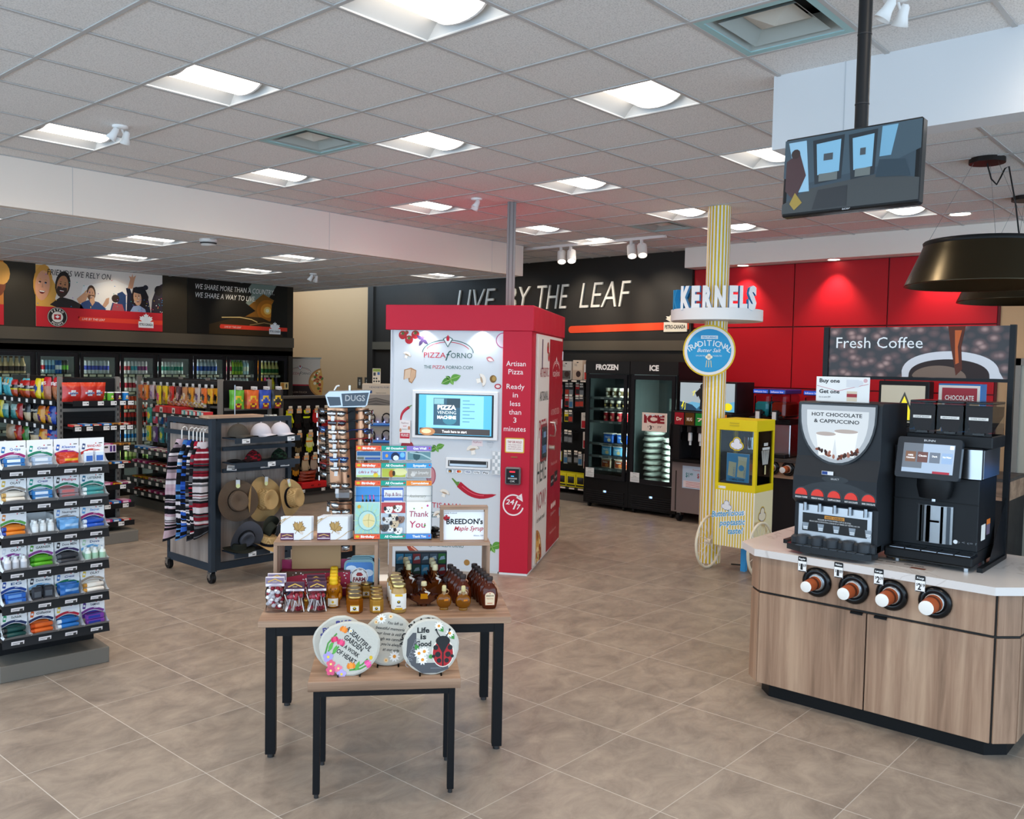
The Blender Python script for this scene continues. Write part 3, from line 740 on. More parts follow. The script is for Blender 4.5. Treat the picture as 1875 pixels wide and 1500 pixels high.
# ================================================================== striped column, popcorn sign, cart
mb = MB(); n = 40
cols = ['#dfbb20' if (i // 1) % 2 else '#f1f0ee' for i in range(n)]
R_ = .118
v = [(R_ * math.cos(2 * PI * i / n), R_ * math.sin(2 * PI * i / n), z) for z in (0, HC) for i in range(n)]
mb.add(v, [(i, (i + 1) % n, n + (i + 1) % n, n + i) for i in range(n)], cols, 'S', True)
one('striped_column', mb, 'round column wrapped in yellow and white vertical stripes', 'column', (8.41, 4.56, 0))
KR = math.radians(-62.5)
t = thing('popcorn_shelf_sign', 'round white shelf sign with blue-sided popcorn shop letters around the striped column', 'sign', (8.41, 4.56, 0), KR)
mb = MB()
n = 36
o_ = circ(0, 0, .47, None, n); i_ = circ(0, 0, .119, None, n)
for z, f in ((2.53, 1), (2.645, 0)):
    vv = [(x, y, z) for x, y in o_ + i_]; mb.add(vv, [(i, (i + 1) % n, n + (i + 1) % n, n + i) for i in range(n)], '#ecebea')
vv = [(x, y, z) for z in (2.53, 2.645) for x, y in o_]; mb.add(vv, [(i, (i + 1) % n, n + (i + 1) % n, n + i) for i in range(n)], '#f1f1f0', 'P', True)
mb.obj('shelf_disc', t)
BL = '#2d9bd3'
xs = (-.30, -.20, -.085, .035, .165, .26, .345); ys_ = (-.33, -.355, -.37, -.375, -.36, -.34, -.31)
for ch, x, y, w_ in zip('KERNELS', xs, ys_, (.10, .085, .1, .11, .085, .08, .085)):
    m = MB(); m.push((x, y, 2.646), x * 1.1); m.textx(ch, 0, .0, .22, -.02, .06, '#f3f3f2', BL, w=w_, bold=.06); 
    m.add([(-w_ / 2, .04, .0), (w_ / 2, .04, .0), (w_ / 2, .04, .012), (-w_ / 2, .04, .012)], [(0, 1, 2, 3)], BL); m.obj('letter', t)
for ch, x, y, a in (('K', -.40, -.20, -1.0), ('S', -.32, -.24, -2.6), ('R', -.1, .30, 3.0), ('E', .1, .32, 2.9)):
    m = MB(); m.push((x, y, 2.646), a); m.textx(ch, 0, .0, .2, -.02, .06, BL, BL, w=.085, bold=.03); m.obj('letter', t)
t = thing('round_flavour_sign', 'round blue sign with a yellow rim hanging on the striped column', 'sign', (8.41, 4.56, 0), KR)
mb = MB(); cx, cz = -.06, 2.222
mb.push((0, -.125, 0))
mb.prism(circ(cx, cz, .265, None, 40), -.06, 0, '#e3bf2e', 'P', '#d9b62c'); mb.flat(circ(cx, cz, .25, None, 40), -.0605, '#f0efed'); mb.flat(circ(cx, cz, .222, None, 40), -.061, '#2f9fd6')
mb.rect(cx - .085, cz + .12, cx + .085, cz + .155, -.0615, '#e6f1f6'); mb.text('FEATURING', cx, cz + .127, .02, -.062, BL, w=.14, bold=.02)
mb.arct('TRADITIONAL', cx, cz - .28, .33, PI / 2, .062, -.0615, '#e9f4f8', bold=.01, adv=.66)
mb.text('Butter Salt', cx, cz - .015, .04, -.0625, '#ffffff', w=.24, shear=.35); mb.text('EXPLORE THE', cx - .085, cz - .06, .015, -.0615, '#d9edf5', w=.09); mb.text('POSSIBILITIES', cx + .085, cz - .06, .015, -.0615, '#d9edf5', w=.09)
for dx, dz in ((-.018, 0), (.018, 0), (0, .016), (0, -.012)): mb.flat(circ(cx + dx, cz - .065 + dz, .018, n=10), -.062, '#fbf3dc')
for dx in (-.028, 0, .028): strip(mb, [(cx + dx * .7, cz - .1), (cx + dx, cz - .17)], .007, -.062, '#e9d9a0')
mb.obj('sign_face', t)

CT = thing('popcorn_cart', 'yellow popcorn display cart with striped base and cream spoked wheels', 'popcorn cart', (8.05, 4.10, 0), -PI / 2)
# local: x from -.22 (left, +y world) to .21; y 0..0.40
X0, X1, D = -.225, .21, .40
mb = MB(); mb.box(X0, 0, .27, X1, D, .83, '#efe2b8', 'S')
nst = 15
for i in range(nst):
    w_ = (X1 - X0) / nst
    mb.rect(X0 + i * w_, .27, X0 + (i + .5) * w_, .83, -.001, '#e2c53c'); mb.rect(X0 + (i + .5) * w_, .27, X0 + (i + 1) * w_, .83, -.001, '#f2efe4')
def popcorn(mb, x, z, s, y, rim='#3a4a8a', fill='#eef0f5', outer=None):
    bl = ((-.36, -.1, .26), (.36, -.14, .26), (.02, .26, .32), (-.12, -.24, .24), (.16, -.26, .24), (0, -.02, .34))
    if outer:
        for i, (a, b, r) in enumerate(bl): mb.flat(circ(x + a * s, z + b * s, r * s + s * .14, n=16), y - .00005 * i, outer)
    for i, (a, b, r) in enumerate(bl): mb.flat(circ(x + a * s, z + b * s, r * s + s * .05, n=16), y - .0005 - .00005 * i, rim)
    for i, (a, b, r) in enumerate(bl): mb.flat(circ(x + a * s, z + b * s, r * s, n=16), y - .001 - .00005 * i, fill)
popcorn(mb, -.09, .675, .085, -.0015)
for s, z, w_, dx in (('Butterlicious', .575, .36, -.03), ('poptastic', .49, .29, .02), ('taste!', .41, .17, .06)):
    mb.text(s, X0 + .185 + dx + .003, z, .062, -.0022, '#ffffff', w=w_ + .012, shear=.3, bold=.06, rot=.17); mb.text(s, X0 + .185 + dx, z, .06, -.003, '#4aa9df', w=w_, shear=.3, bold=.02, rot=.17)
mb.push((X1, 0, 0), PI / 2); popcorn(mb, .17, .60, .12, -.001, '#3a4a8a', '#efe2c8', '#d9b53a'); mb.pop()
mb.obj('striped_base', CT)
Y_ = '#e8cf12'
mb = MB()
for x in (X0, X1 - .035):
    for y in (.001, D - .036): mb.box(x + .001, y, .90, x + .034, y + .035, 1.43, Y_, 'S')
mb.box(X0, 0, .83, X1, D, .90, Y_, 'S'); mb.box(X0, 0, 1.43, X1, D, 1.54, Y_, 'S', .003)
for x in (-.03,): mb.box(x - .05, -.006, 1.475, x + .05, 0, 1.485, '#c9b20c'); mb.box(x - .05, -.006, 1.50, x + .05, 0, 1.51, '#c9b20c')
mb.rect(X0 + .04, .845, X0 + .12, .87, -.0006, '#f4f4ee'); mb.text('K', X0 + .05, .85, .015, -.001, '#1d6a5a', w=.012)
mb.obj('glazed_frame', CT)
mb = MB(); mb.box(X0 + .035, .01, .90, X1 - .035, .014, 1.43, '#e9eef0', 'T'); mb.box(X1 - .014, .035, .90, X1 - .01, D - .035, 1.43, '#e9eef0', 'T'); mb.box(X0 + .01, .035, .90, X0 + .014, D - .035, 1.43, '#e9eef0', 'T'); mb.box(X0 + .035, D - .014, .90, X1 - .035, D - .01, 1.43, '#e9eef0', 'T')
mb.obj('glass_pane', CT)
mb = MB(); popcorn(mb, -.005, 1.295, .10, .008, '#3a4a8a', '#eceef6', '#f0d21c'); mb.obj('popcorn_decal', CT)
mb = MB(); mb.push((X1, 0, 0), PI / 2)
for i in range(7): strip(mb, [(.12 + .026 * i, 1.24), (.15 + .017 * i, 1.10)], .012, -.0005, '#d9dcd8')
mb.rect(.13, 1.245, .29, 1.27, -.0005, '#d9dcd8'); mb.rect(.16, 1.285, .25, 1.315, -.0005, '#c9ccc8'); mb.rect(.19, 1.0, .22, 1.09, -.0005, '#d9cf9a'); mb.obj('flavour_decal', CT)
for x in (X0 - .085, X1 + .04):
    w_ = MB(); R2 = .262
    w_.tube([(x, .07 + R2 * math.cos(2 * PI * i / 28), .275 + R2 * math.sin(2 * PI * i / 28)) for i in range(28)], .014, '#efe3c9', 'P', 6, True)
    for i in range(16):
        a = 2 * PI * i / 16; w_.tube([(x + (.012 if i % 2 else -.012), .07, .275), (x, .07 + .25 * math.cos(a), .275 + .25 * math.sin(a))], .003, '#e9dfca', 'P', 4)
    wo = w_.obj('wheel', CT)
    h_ = MB(); h_.cyl((x - .025, .07, .275), .028, .05, '#e6dcc6', 'P', 12, 'x'); h_.obj('hub', wo)
mb = MB(); mb.box(-.01, .18, 0, .04, .23, .27, '#3f9bd8', 'S'); mb.obj('stand_leg', CT)
mb = MB(); mb.tube([(.02, .3, .27), (0, .3, .12), (-.08, .32, .03), (-.2, .36, .012)], .008, '#1b1b1b'); mb.obj('power_cord', CT)
mb = MB(); mb.box(X0 + .04, .05, .9, X1 - .04, D - .05, .92, '#2a2a2c'); mb.cyl((.05, .25, 1.24), .09, .12, '#9a9a9c', 'Q'); mb.cyl((.05, .25, 1.36), .008, .07, '#9a9a9c', 'M'); mb.obj('popping_kettle', CT)
mb = MB(); mb.box(-.115, 0, 0, .125, .004, .28, '#3ea4dc'); mb.box(-.118, .004, 0, .128, .006, .284, '#dfe4e6')
mb.flat([(-.10, .06), (-.02, .045), (-.01, .19), (-.09, .20)], -.001, '#f0e4b4'); mb.flat([(.0, .05), (.09, .04), (.10, .21), (.01, .22)], -.001, '#f0e4b4'); mb.flat([(.01, .22), (.1, .21), (.105, .25), (.005, .255)], -.0012, '#f7eec9')
mb.flat(circ(.045, .14, .03, n=14), -.0016, '#3ea4dc'); mb.text('KERNELS', .088, .05, .02, -.0016, '#2d86b8', w=.10, rot=PI / 2, al='l'); mb.text('KERNELS', -.025, .055, .02, -.0016, '#2d86b8', w=.09, rot=PI / 2, al='l')
mb.text('COMING SOON!', 0, .012, .022, -.0016, '#102a3a', w=.16, bold=.03)
one('coming_soon_card', mb, 'blue card picturing popcorn boxes behind the glass of the yellow cart', 'sign card', (8.075, 4.10, .921), -PI / 2)
# ================================================================== coffee counter, frame: x = along the front, y = depth
CO, CR = (5.13, 1.77, 0), -PI / 2
CB = thing('coffee_counter', 'walnut laminate coffee counter with chamfered ends and black toe kick', 'counter', CO, CR)
def octo(x0, x1, y0, y1, c): return [(x0 + c, y0), (x1 - c, y0), (x1, y0 + c), (x1, y1), (x0, y1), (x0, y0 + c)]
mb = MB(); mb.vprism(octo(-.69, .71, .055, .93, .09), 0, .09, '#101214', 'S'); mb.obj('toe_kick', CB)
mb = MB(); mb.vprism(octo(-.75, .755, .008, .95, .09), .09, .885, '#17130f'); mb.obj('carcass', CB)
for x0, x1, z0, z1, nm in ((-.655, .655, .667, .883, 'front_panel'), (-.655, -.004, .092, .652, 'door'), (.004, .655, .092, .652, 'door')):
    m = MB(); m.box(x0, -.006, z0, x1, .012, z1, '#888', 'Wz', .002); d = m.obj(nm, CB)
    if nm == 'door':
        xx = -.09 if x0 < 0 else .045
        m = MB(); m.box(xx, -.018, .648, xx + .07, .0, .653, '#0c0d0f', 'S'); m.box(xx, -.018, .64, xx + .07, -.015, .65, '#0c0d0f', 'S'); m.obj('pull', d, label='small black edge pull')
for sg, x in ((-1, -.7055), (1, .7105)):
    for z0, z1 in ((.092, .652), (.667, .883)):
        m = MB(); m.push((x, .0525, 0), sg * PI / 4); m.box(-.064, -.009, z0, .064, .002, z1, '#888', 'Wz', .002); m.obj('corner_panel', CB)
        m = MB(); xs_ = -.757 if sg < 0 else .75
        m.box(xs_, .115, z0, xs_ + .012, .94, z1, '#888', 'Wz', .002); m.obj('end_panel', CB)

def stone():
    m, nt, b, L, N = mat('white_quartz')
    tc = N('ShaderNodeTexCoord'); n = N('ShaderNodeTexNoise'); n.inputs['Scale'].default_value = 1.6; n.inputs['Detail'].default_value = 7; n.inputs['Distortion'].default_value = 1.2
    L.new(tc.outputs['Object'], n.inputs['Vector'])
    cr = N('ShaderNodeValToRGB'); e = cr.color_ramp.elements; e[0].position = .485; e[1].position = .51; e[0].color = e[1].color = (*lin('#dad4d0'), 1)
    q = e.new(.497); q.color = (*lin('#c6beb9'), 1)
    L.new(n.outputs[0], cr.inputs[0]); L.new(cr.outputs[0], b.inputs['Base Color']); b.inputs['Roughness'].default_value = .25
    return m
MATS['Z'] = stone()
mb = MB(); mb.vprism(octo(-.845, .825, -.042, .97, .165), .886, .93, '#ddd', 'Z'); mb.obj('worktop', CB)
# price tags on the worktop edge
for x, nm, a, b in ((-.372, 'Regular', '1', '69'), (-.155, 'Medium', '1', '89'), (.072, 'Large', '2', '09'), (.293, 'X-Large', '2', '19')):
    m = MB(); m.flat(rrect(x - .026, .84, x + .026, .93, .006), -.0448, '#15161a', 'G'); m.rect(x - .025, .845, x + .025, .902, -.0452, '#f5f4f2')
    m.text(nm, x, .911, .011, -.0456, '#fff', w=.038, bold=.02)
    m.text('$', x - .016, .872, .016, -.0456, '#222', w=.008); m.text(a, x - .003, .852, .036, -.0456, '#1c1c1e', w=.014 if a == '1' else .018, bold=.03); m.text(b, x + .015, .870, .018, -.0456, '#1c1c1e', w=.018, bold=.02)
    m.box(x - .026, -.0446, .84, x + .026, -.043, .885, '#eee')
    o = m.obj('price_tag', None, CO, CR); tag(o, f'small white price tag reading {nm} on the counter edge', 'price tag', 'cup price tags')
# cup dispensers + cups
def mk_disp():
    t = thing('cup_dispenser', '', 'cup dispenser')
    m = MB(); m.lathe([(.052, .0), (.086, 0), (.088, -.012), (.080, -.024), (.060, -.030), (.050, -.018), (.045, .0)], '#0d0f12', 'G', 28, ax='y', cap=False)
    m.cyl((0, .0, 0), .046, .004, '#0a0a0b', 'P', 20, 'y'); m.obj('collar', t)
    m = MB(); m.lathe([(.052, -.02), (.040, -.034), (.036, -.026)], '#8c9299', 'M', 24, ax='y', cap=False); m.obj('gasket_ring', t)
    return t
def mk_cup(r):
    t = thing('paper_cup', '', 'paper cup')
    m = MB(); m.lathe([(r, -.02), (r * .95, -.06), (r * .86, -.12), (r * .80, -.15)], '#a8512a', 'C', 20, ax='y', cap=False)
    m.push((0, 0, 0)); m.lathe([(r * .975, -.05), (r * .945, -.075)], '#5a2b18', 'C', 20, ax='y', cap=False); m.pop(); m.obj('sleeve', t)
    m = MB(); m.lathe([(r * .80, -.15), (r * .82, -.155), (r * .78, -.156), (.0, -.153)], '#f2efe9', 'C', 20, ax='y', cap=False); m.obj('cup_base', t)
    m = MB(); m.lathe([(r * 1.02, -.018), (r * 1.08, -.022), (r * 1.03, -.027)], '#f4f2ee', 'C', 20, ax='y', cap=False); m.obj('rim', t)
    return t
DK_ = Kit(mk_disp)
for (x, z, r, nm) in ((-.292, .785, .039, 'smallest'), (-.075, .784, .042, 'second smallest'), (.137, .788, .044, 'second largest'), (.365, .790, .047, 'largest')):
    P_ = (CO[0] - .012, CO[1] - x, z)
    d = DK_.put((CO[0] - .006, CO[1] - x, z), CR, f'black round cup dispenser holding the {nm} cup', 'cup dispenser', 'cup dispensers in the counter front')
    c_ = mk_cup(r); c_.location = (CO[0] - .02, CO[1] - x, z); c_.rotation_euler = (0, 0, CR); tag(c_, f'brown paper coffee cup, {nm} of the four in the counter', 'paper cup', 'paper cups in the counter front')

# hot chocolate machine
BK_ = '#24282d'
HM = thing('hot_chocolate_machine', 'black hot chocolate and cappuccino machine with arched lit front', 'drinks machine', CO, CR)
m = MB()
XL, XR = -.49, .008
prof = [(.10, .985), (.10, 1.23), (.055, 1.26), (.055, 1.40), (.10, 1.52), (.10, 1.835), (.12, 1.848), (.54, 1.848), (.54, .985)]
n = len(prof)
v = [(XL, y, z) for y, z in prof] + [(XR, y, z) for y, z in prof]
m.add(v, [list(range(n)), list(range(2 * n - 1, n - 1, -1))] + [[i, (i + 1) % n, n + (i + 1) % n, n + i] for i in range(n)], BK_, 'S')
m.box(XL + .03, .085, 1.035, XR - .03, .099, 1.225, '#b9bcc0', 'M')
m.obj('body', HM)
# lit arched panel
def arch(x0, x1, zt, zb, n=18):
    cx = (x0 + x1) / 2; a = (x1 - x0) / 2; h = zt - zb
    return [(x0, zt)] + [(cx + a * math.cos(PI + PI * i / n), zt - h * .12 - h * .88 * math.sin(PI * i / n) ** .9) for i in range(n + 1)] + [(x1, zt)]
m = MB(); 
m.prism(arch(XL + .012, XR - .022, 1.842, 1.475), .085, .099, '#15171a', 'G')
m.flat(arch(XL + .024, XR - .034, 1.83, 1.49), .0845, '#84888c', 'I'); m.flat(arch(XL + .06, XR - .07, 1.80, 1.51), .0842, '#a9acad', 'I')
m.text('HOT CHOCOLATE', -.25, 1.765, .022, .0835, '#2b2f33', w=.30, bold=.02); m.text('& CAPPUCCINO', -.25, 1.726, .022, .0835, '#2b2f33', w=.27, bold=.02)
for x0, x1, zt, zb in ((-.37, -.25, 1.66, 1.53), (-.26, -.12, 1.68, 1.53)):
    m.flat([(x0, zt), (x1, zt), (x1 - .02, zb), (x0 + .02, zb)], .0838 - (.0002 if x1 > -.2 else 0), '#c0c1c1', 'I'); m.flat(circ((x0 + x1) / 2, zt, (x1 - x0) / 2, .012), .0834 - (.0002 if x1 > -.2 else 0), '#8d8078', 'I')
R_ = random.Random(3)
for i in range(26):
    x = R_.uniform(-.36, -.12); z = 1.505 + .06 * abs(x + .24) / .12 * R_.uniform(.6, 1.2) + R_.uniform(0, .02)
    m.flat(rot2(circ(x, z, .014, .008, 8), R_.uniform(0, 3), (x, z)), .083 - i * .00005, R_.choice(['#6a3420', '#8a4a33', '#3a2018', '#a56b58']))
m.obj('lit_panel', HM)
m = MB(); m.rect(-.315, 1.418, -.245, 1.44, .0545, '#dfe3e8'); m.rect(-.313, 1.42, -.28, 1.438, .0541, '#1d3f86')
m.flat([(XL + .01, 1.27)] + [(-.234 + .235 * math.cos(PI - PI * i / 16), 1.27 + .11 * math.sin(PI * i / 16)) for i in range(1, 16)] + [(XR - .01, 1.27)], .0543, '#1a1d21', 'G')
m.flat(circ(-.234, 1.395, .08, .02), .0539, '#15171a', 'G'); m.text('SELECT', -.234, 1.392, .01, .0535, '#cfd3d6', w=.05); m.obj('control_panel', HM)
for i, s in enumerate(('ENGLISH TOFFEE', 'FRENCH VANILLA', 'CAPPUCCINO', 'HOT CHOCOLATE', 'DARK CHOCOLATE')):
    x = -.434 + i * .1
    m = MB(); m.flat(circ(x, 1.285, .044, .048, 12, 0, PI), .0535, '#3a3f45', 'G'); m.prism(circ(x, 1.287, .037, .040, 14, 0, PI), .046, .053, '#e0301c', 'G'); m.text(s, x, 1.267, .010, .0525, '#f0f0f0', w=.075, bold=.02); m.obj('button', HM)
m = MB(); m.rect(XL + .055, 1.065, XR - .055, 1.175, .0845, '#16181b', 'G')
m.rect(-.30, 1.15, -.18, 1.17, .0841, '#c98a3a'); m.text('HOT!  CHAUD!', -.24, 1.154, .011, .0837, '#222', w=.10, bold=.02)
m.text('RELEASE BUTTON WHEN CUP IS 3/4 FULL', -.24, 1.137, .009, .0841, '#e8e8e8', w=.2); m.text('RELACHER LE BOUTON LORSQUE LE VERRE EST REMPLI AU 3/4', -.24, 1.124, .008, .0841, '#e8e8e8', w=.3)
for i in range(5):
    x = -.415 + i * .094; m.flat([(x - .02, 1.115), (x + .02, 1.115), (x + .014, 1.072), (x - .014, 1.072)], .0841, '#8d98a3'); m.rect(x - .014, 1.085, x + .014, 1.092, .0837, '#d9e0e6'); m.rect(x - .012, 1.076, x + .012, 1.082, .0837, '#d9e0e6')
m.obj('splash_label', HM)
for i in range(5):
    x = -.415 + i * .09
    m = MB(); m.cyl((x, .07, 1.19), .012, .05, '#9aa0a6', 'M', 10); m.obj('nozzle', HM)
m = MB(); m.box(XL - .005, .055, .975, XR, .18, 1.035, '#2a2e33', 'S', .012)
for i in range(5):
    x = -.42 + i * .092; m.lathe([(.036, 0), (.036, .04), (.03, .052), (0, .056)], '#33383e', 'S', 14, (x, .06, .99))
m.vprism([(XL - .02, .12), (XL - .015, .03), (-.40, -.02), (-.09, -.02), (XR - .006, .03), (XR, .12)], .95, .985, '#22272c', 'G')
for i in range(8): m.box(-.44 + i * .052, .0, .9852, -.395 + i * .052, .05, .988, '#4a525a', 'G')
m.obj('drip_tray', HM)
for x in (XL + .05, XR - .05):
    for y in (.16, .48):
        m = MB(); m.cyl((x, y, .93), .02, .06, '#888', 'M', 10); m.obj('foot', HM)
m = MB(); m.box(-.425, .195, 1.849, -.105, .205, 2.0, '#eeeeec', 'C', .002); 
m.text('Buy one', -.405, 1.965, .024, .1945, '#2a2d30', w=.125, al='l', bold=.03); m.text('Get one', -.405, 1.90, .024, .1945, '#2a2d30', w=.125, al='l', bold=.03)
strip(m, [(-.42, 1.945), (-.29, 1.915), (-.11, 1.96)], .003, .1943, '#d08a90')
m.text('for an extra $99', -.405, 1.872, .011, .1945, '#555', w=.07, al='l'); m.rect(-.24, 1.94, -.165, 1.985, .1942, '#dcdde0'); m.flat(circ(-.1575, 1.965, .018, .016, 12), .1945, '#dcdde0'); m.rect(-.236, 1.855, -.175, 1.915, .1942, '#d9c9b0'); m.rect(-.236, 1.88, -.175, 1.90, .1938, '#a3303c'); m.flat(circ(-.128, 1.98, .012), .1942, '#d9b0b4')
m.box(-.40, .19, 1.849, -.13, .24, 1.853, '#ccc')
one('offer_card', m, 'white buy one get one offer card standing on the hot chocolate machine', 'sign card', CO, CR)

# bean to cup machine
BM = thing('bean_coffee_machine', 'black bean to cup coffee machine with touch screen and three hoppers', 'coffee machine', (CO[0] - .10, CO[1] - .032, 0), CR)
m = MB(); m.box(-.005, .40, 1.035, .452, .78, 1.44, '#15181c', 'S', .004); m.box(-.005, .42, .965, .452, .78, 1.035, '#101215', 'S')
m.box(-.008, .395, 1.295, .455, .40, 1.30, '#0a0b0c', 'S'); m.box(-.015, .41, 1.44, .46, .80, 1.615, '#1d2024', 'S', .01); m.obj('body', BM)
for x0, x1 in ((-.012, .06), (.345, .457)):
    m = MB(); m.grid(lambda u, v: (x0 + (x1 - x0) * u, .408 - .012 * math.sin(PI * u), 1.443 + .165 * v), 8, 1, '#b9bdc2', 'M'); m.obj('steel_side', BM)
m = MB(); m.box(.455, .43, 1.445, .463, .78, 1.605, '#a9adb2', 'M'); m.obj('steel_side', BM)
m = MB(); m.grid(lambda u, v: (.132 + .19 * u, .397 - .02 * math.sin(PI * u), 1.06 + .215 * v), 10, 1, '#c3c7cb', 'M'); m.box(.195, .370, 1.18, .255, .375, 1.19, '#7d2230')
for x, w_ in ((.15, .012), (.185, .02), (.262, .014), (.295, .02)): m.rect(x, 1.062, x + w_, 1.273, .3745, '#43474c', 'M'); m.obj('chrome_shield', BM)  # dark strips: reflections painted onto the curved chrome
m = MB(); m.lathe([(.08, 0), (.095, .06), (.095, .11)], '#0e1013', 'S', 20, (.23, .36, 1.325)); m.obj('brew_head', BM)
m = MB(); m.cyl((.23, .34, 1.305), .014, .025, '#b5b9bd', 'M', 10); m.obj('spout', BM)
m = MB(); m.push((.20, .33, 1.545), 0, -.22); m.prism(rrect(-.172, -.118, .172, .118, .016), -.02, .02, '#2a2f36', 'G'); m.rect(-.137, -.085, .137, .083, -.0205, '#8f9eb0', 'I'); m.rect(-.137, -.06, -.03, .083, -.0209, '#5a6068', 'I')
for i, (s, c) in enumerate((('100%\nColombian', '#6a4a38'), ('Classic', '#5a3a36'), ('Dark', '#5c6470'), ('Hot Water', '#7f97b4'))):
    m.rect(-.122 + i * .065, -.025, -.066 + i * .065, .035, -.0213, c, 'I')
    for j, l_ in enumerate(s.split('\n')): m.text(l_, -.094 + i * .065, .008 - j * .014, .010, -.0217, '#f2f2f2', w=.045 if len(l_) > 5 else .028, bold=.02, k='I')
m.rect(.03, -.085, .12, -.072, -.0213, '#8e1f30', 'I'); m.rect(.112, .058, .132, .078, -.0213, '#dfe3e8', 'I'); m.text('BUNN', 0, .096, .012, -.0209, '#dfe3e8', w=.06)
m.obj('touch_screen', BM)
m = MB(); m.box(.04, .43, 1.615, .50, .72, 1.685, '#17191c', 'S', .006); m.obj('hopper_base', BM)
for i in range(3):
    x = .052 + i * .15
    m = MB(); m.box(x, .44, 1.685, x + .14, .72, 1.862, '#dfe2e4', 'T'); h_ = m.obj('hopper', BM)
    m = MB(); m.add([(x + .004, .444, 1.79), (x + .136, .444, 1.79), (x + .136, .716, 1.79), (x + .004, .716, 1.79), (x + .03, .45, 1.70), (x + .11, .45, 1.70), (x + .11, .6, 1.70), (x + .03, .6, 1.70), (x + .004, .444, 1.845), (x + .136, .444, 1.845), (x + .136, .716, 1.845), (x + .004, .716, 1.845)],
        [(0, 1, 5, 4), (1, 2, 6, 5), (2, 3, 7, 6), (3, 0, 4, 7), (8, 9, 10, 11), (0, 1, 9, 8), (1, 2, 10, 9), (2, 3, 11, 10), (3, 0, 8, 11)], '#2a1710', 'B' if 'B' in MATS else 'F')
    m.obj('coffee_beans', h_, kind='stuff')
    m = MB(); m.box(x + .0, .438, 1.862, x + .14, .725, 1.875, '#17181b', 'G', .004); m.obj('hopper_lid', h_)
    m = MB(); m.rect(x + .02, 1.772, x + .12, 1.788, .4375, '#eceae6'); m.text(('LIGHT ROAST', 'MEDIUM ROAST', 'DARK ROAST')[i], x + .07, 1.776, .008, .437, '#222', w=.08); m.obj('hopper_label', h_)
    m = MB(); m.box(x + .045, .425, 1.69, x + .105, .44, 1.70, '#111', 'G'); m.obj('latch', h_)
m = MB(); m.box(-.018, .30, .962, .455, .43, 1.018, '#0f1114', 'S', .008); m.box(.0, .31, .955, .44, .42, .962, '#0a0a0a')
for i in range(5): m.box(.01 + i * .088, .31, 1.0185, .09 + i * .088, .42, 1.022, '#a9b4c0', 'M')
m.flat([(.05, .0)], .0, '#fff') if 0 else None
m.obj('drip_tray', BM)
m = MB(); m.text('b < c= ?', .40, 1.075, .014, .3985, '#7d848b', w=.1); m.flat(circ(.34, 1.08, .012, n=10), .3985, '#e9eef2'); m.obj('icon_strip', BM)
m = MB(); m.push((.4525, 0, 0), PI / 2); m.rect(.47, 1.09, .56, 1.18, -.001, '#ece8e0'); m.rect(.58, 1.11, .66, 1.20, -.001, '#6d5f70'); m.rect(.58, 1.17, .66, 1.2, -.0015, '#d9752e'); m.obj('warning_label', BM)
for x in (.04, .41):
    for y in (.36, .74):
        m = MB(); m.cyl((x, y, .93), .016, .035, '#b9bdc2', 'M', 10); m.obj('foot', BM)
# menu sign frame behind the machines
FR = thing('coffee_sign_stand', 'black metal stand carrying a fresh coffee picture banner over the machines', 'sign stand', CO, CR)
m = MB()
m.box(.49, .80, .93, .522, .835, 2.33, '#14171b', 'S'); m.obj('post', FR)
m = MB(); m.box(-.635, .80, .93, -.60, .835, 2.33, '#14171b', 'S'); m.obj('post', FR)
for x in (.495, -.635):
    m = MB(); m.box(x, .27, .93, x + .03, .80, .955, '#14171b', 'S'); m.add([(x + .017, .45, .955), (x + .017, .80, .955), (x + .017, .80, 1.3)], [(0, 1, 2)], '#14171b', 'S'); m.obj('foot', FR)
m = MB(); m.box(-.60, .805, 1.985, .49, .83, 2.005, '#14171b', 'S'); m.obj('rail', FR)
def beans():
    m, nt, b, L, N = mat('coffee_bean_print')
    tc = N('ShaderNodeTexCoord'); mp = N('ShaderNodeMapping'); mp.inputs['Scale'].default_value = (1, .05, 1.35); mp.inputs['Rotation'].default_value = (0, .5, 0)
    L.new(tc.outputs['Object'], mp.inputs[0])
    v = N('ShaderNodeTexVoronoi'); v.inputs['Scale'].default_value = 13; L.new(mp.outputs[0], v.inputs['Vector'])
    cr = N('ShaderNodeValToRGB'); e = cr.color_ramp.elements; e[0].position = .05; e[1].position = .62; e[0].color = (*lin('#b08a80'), 1); e[1].color = (*lin('#1c0f10'), 1); q = e.new(.34); q.color = (*lin('#5a3a36'), 1)
    L.new(v.outputs['Distance'], cr.inputs[0]); L.new(cr.outputs[0], b.inputs['Base Color']); b.inputs['Roughness'].default_value = .35
    return m
MATS['B'] = beans()
m = MB(); m.box(-.60, .812, 2.005, .49, .824, 2.325, '#444', 'B')
m.flat([(-.12, 2.006)] + [(.16 + .285 * math.cos(PI - PI * i / 24), 2.006 + .165 * math.sin(PI * i / 24) ** .7) for i in range(1, 24)] + [(.465, 2.006)], .8115, '#dcd8da')
m.flat([(-.08, 2.006)] + [(.155 + .235 * math.cos(PI - PI * i / 24), 2.006 + .115 * math.sin(PI * i / 24) ** .75) for i in range(1, 24)] + [(.39, 2.006)], .8111, '#2b1a17')
m.flat([(-.05, 2.006)] + [(.10 + .16 * math.cos(PI - PI * i / 24), 2.006 + .075 * math.sin(PI * i / 24)) for i in range(1, 24)] + [(.26, 2.006)], .8107, '#7d6556')
m.flat([(.145, 2.325), (.245, 2.325), (.225, 2.2), (.235, 2.06), (.20, 2.02), (.185, 2.1), (.165, 2.2)], .8103, '#5a2410'); m.flat([(.185, 2.3), (.225, 2.3), (.205, 2.2), (.215, 2.1), (.195, 2.09), (.19, 2.18)], .81, '#c9602a')
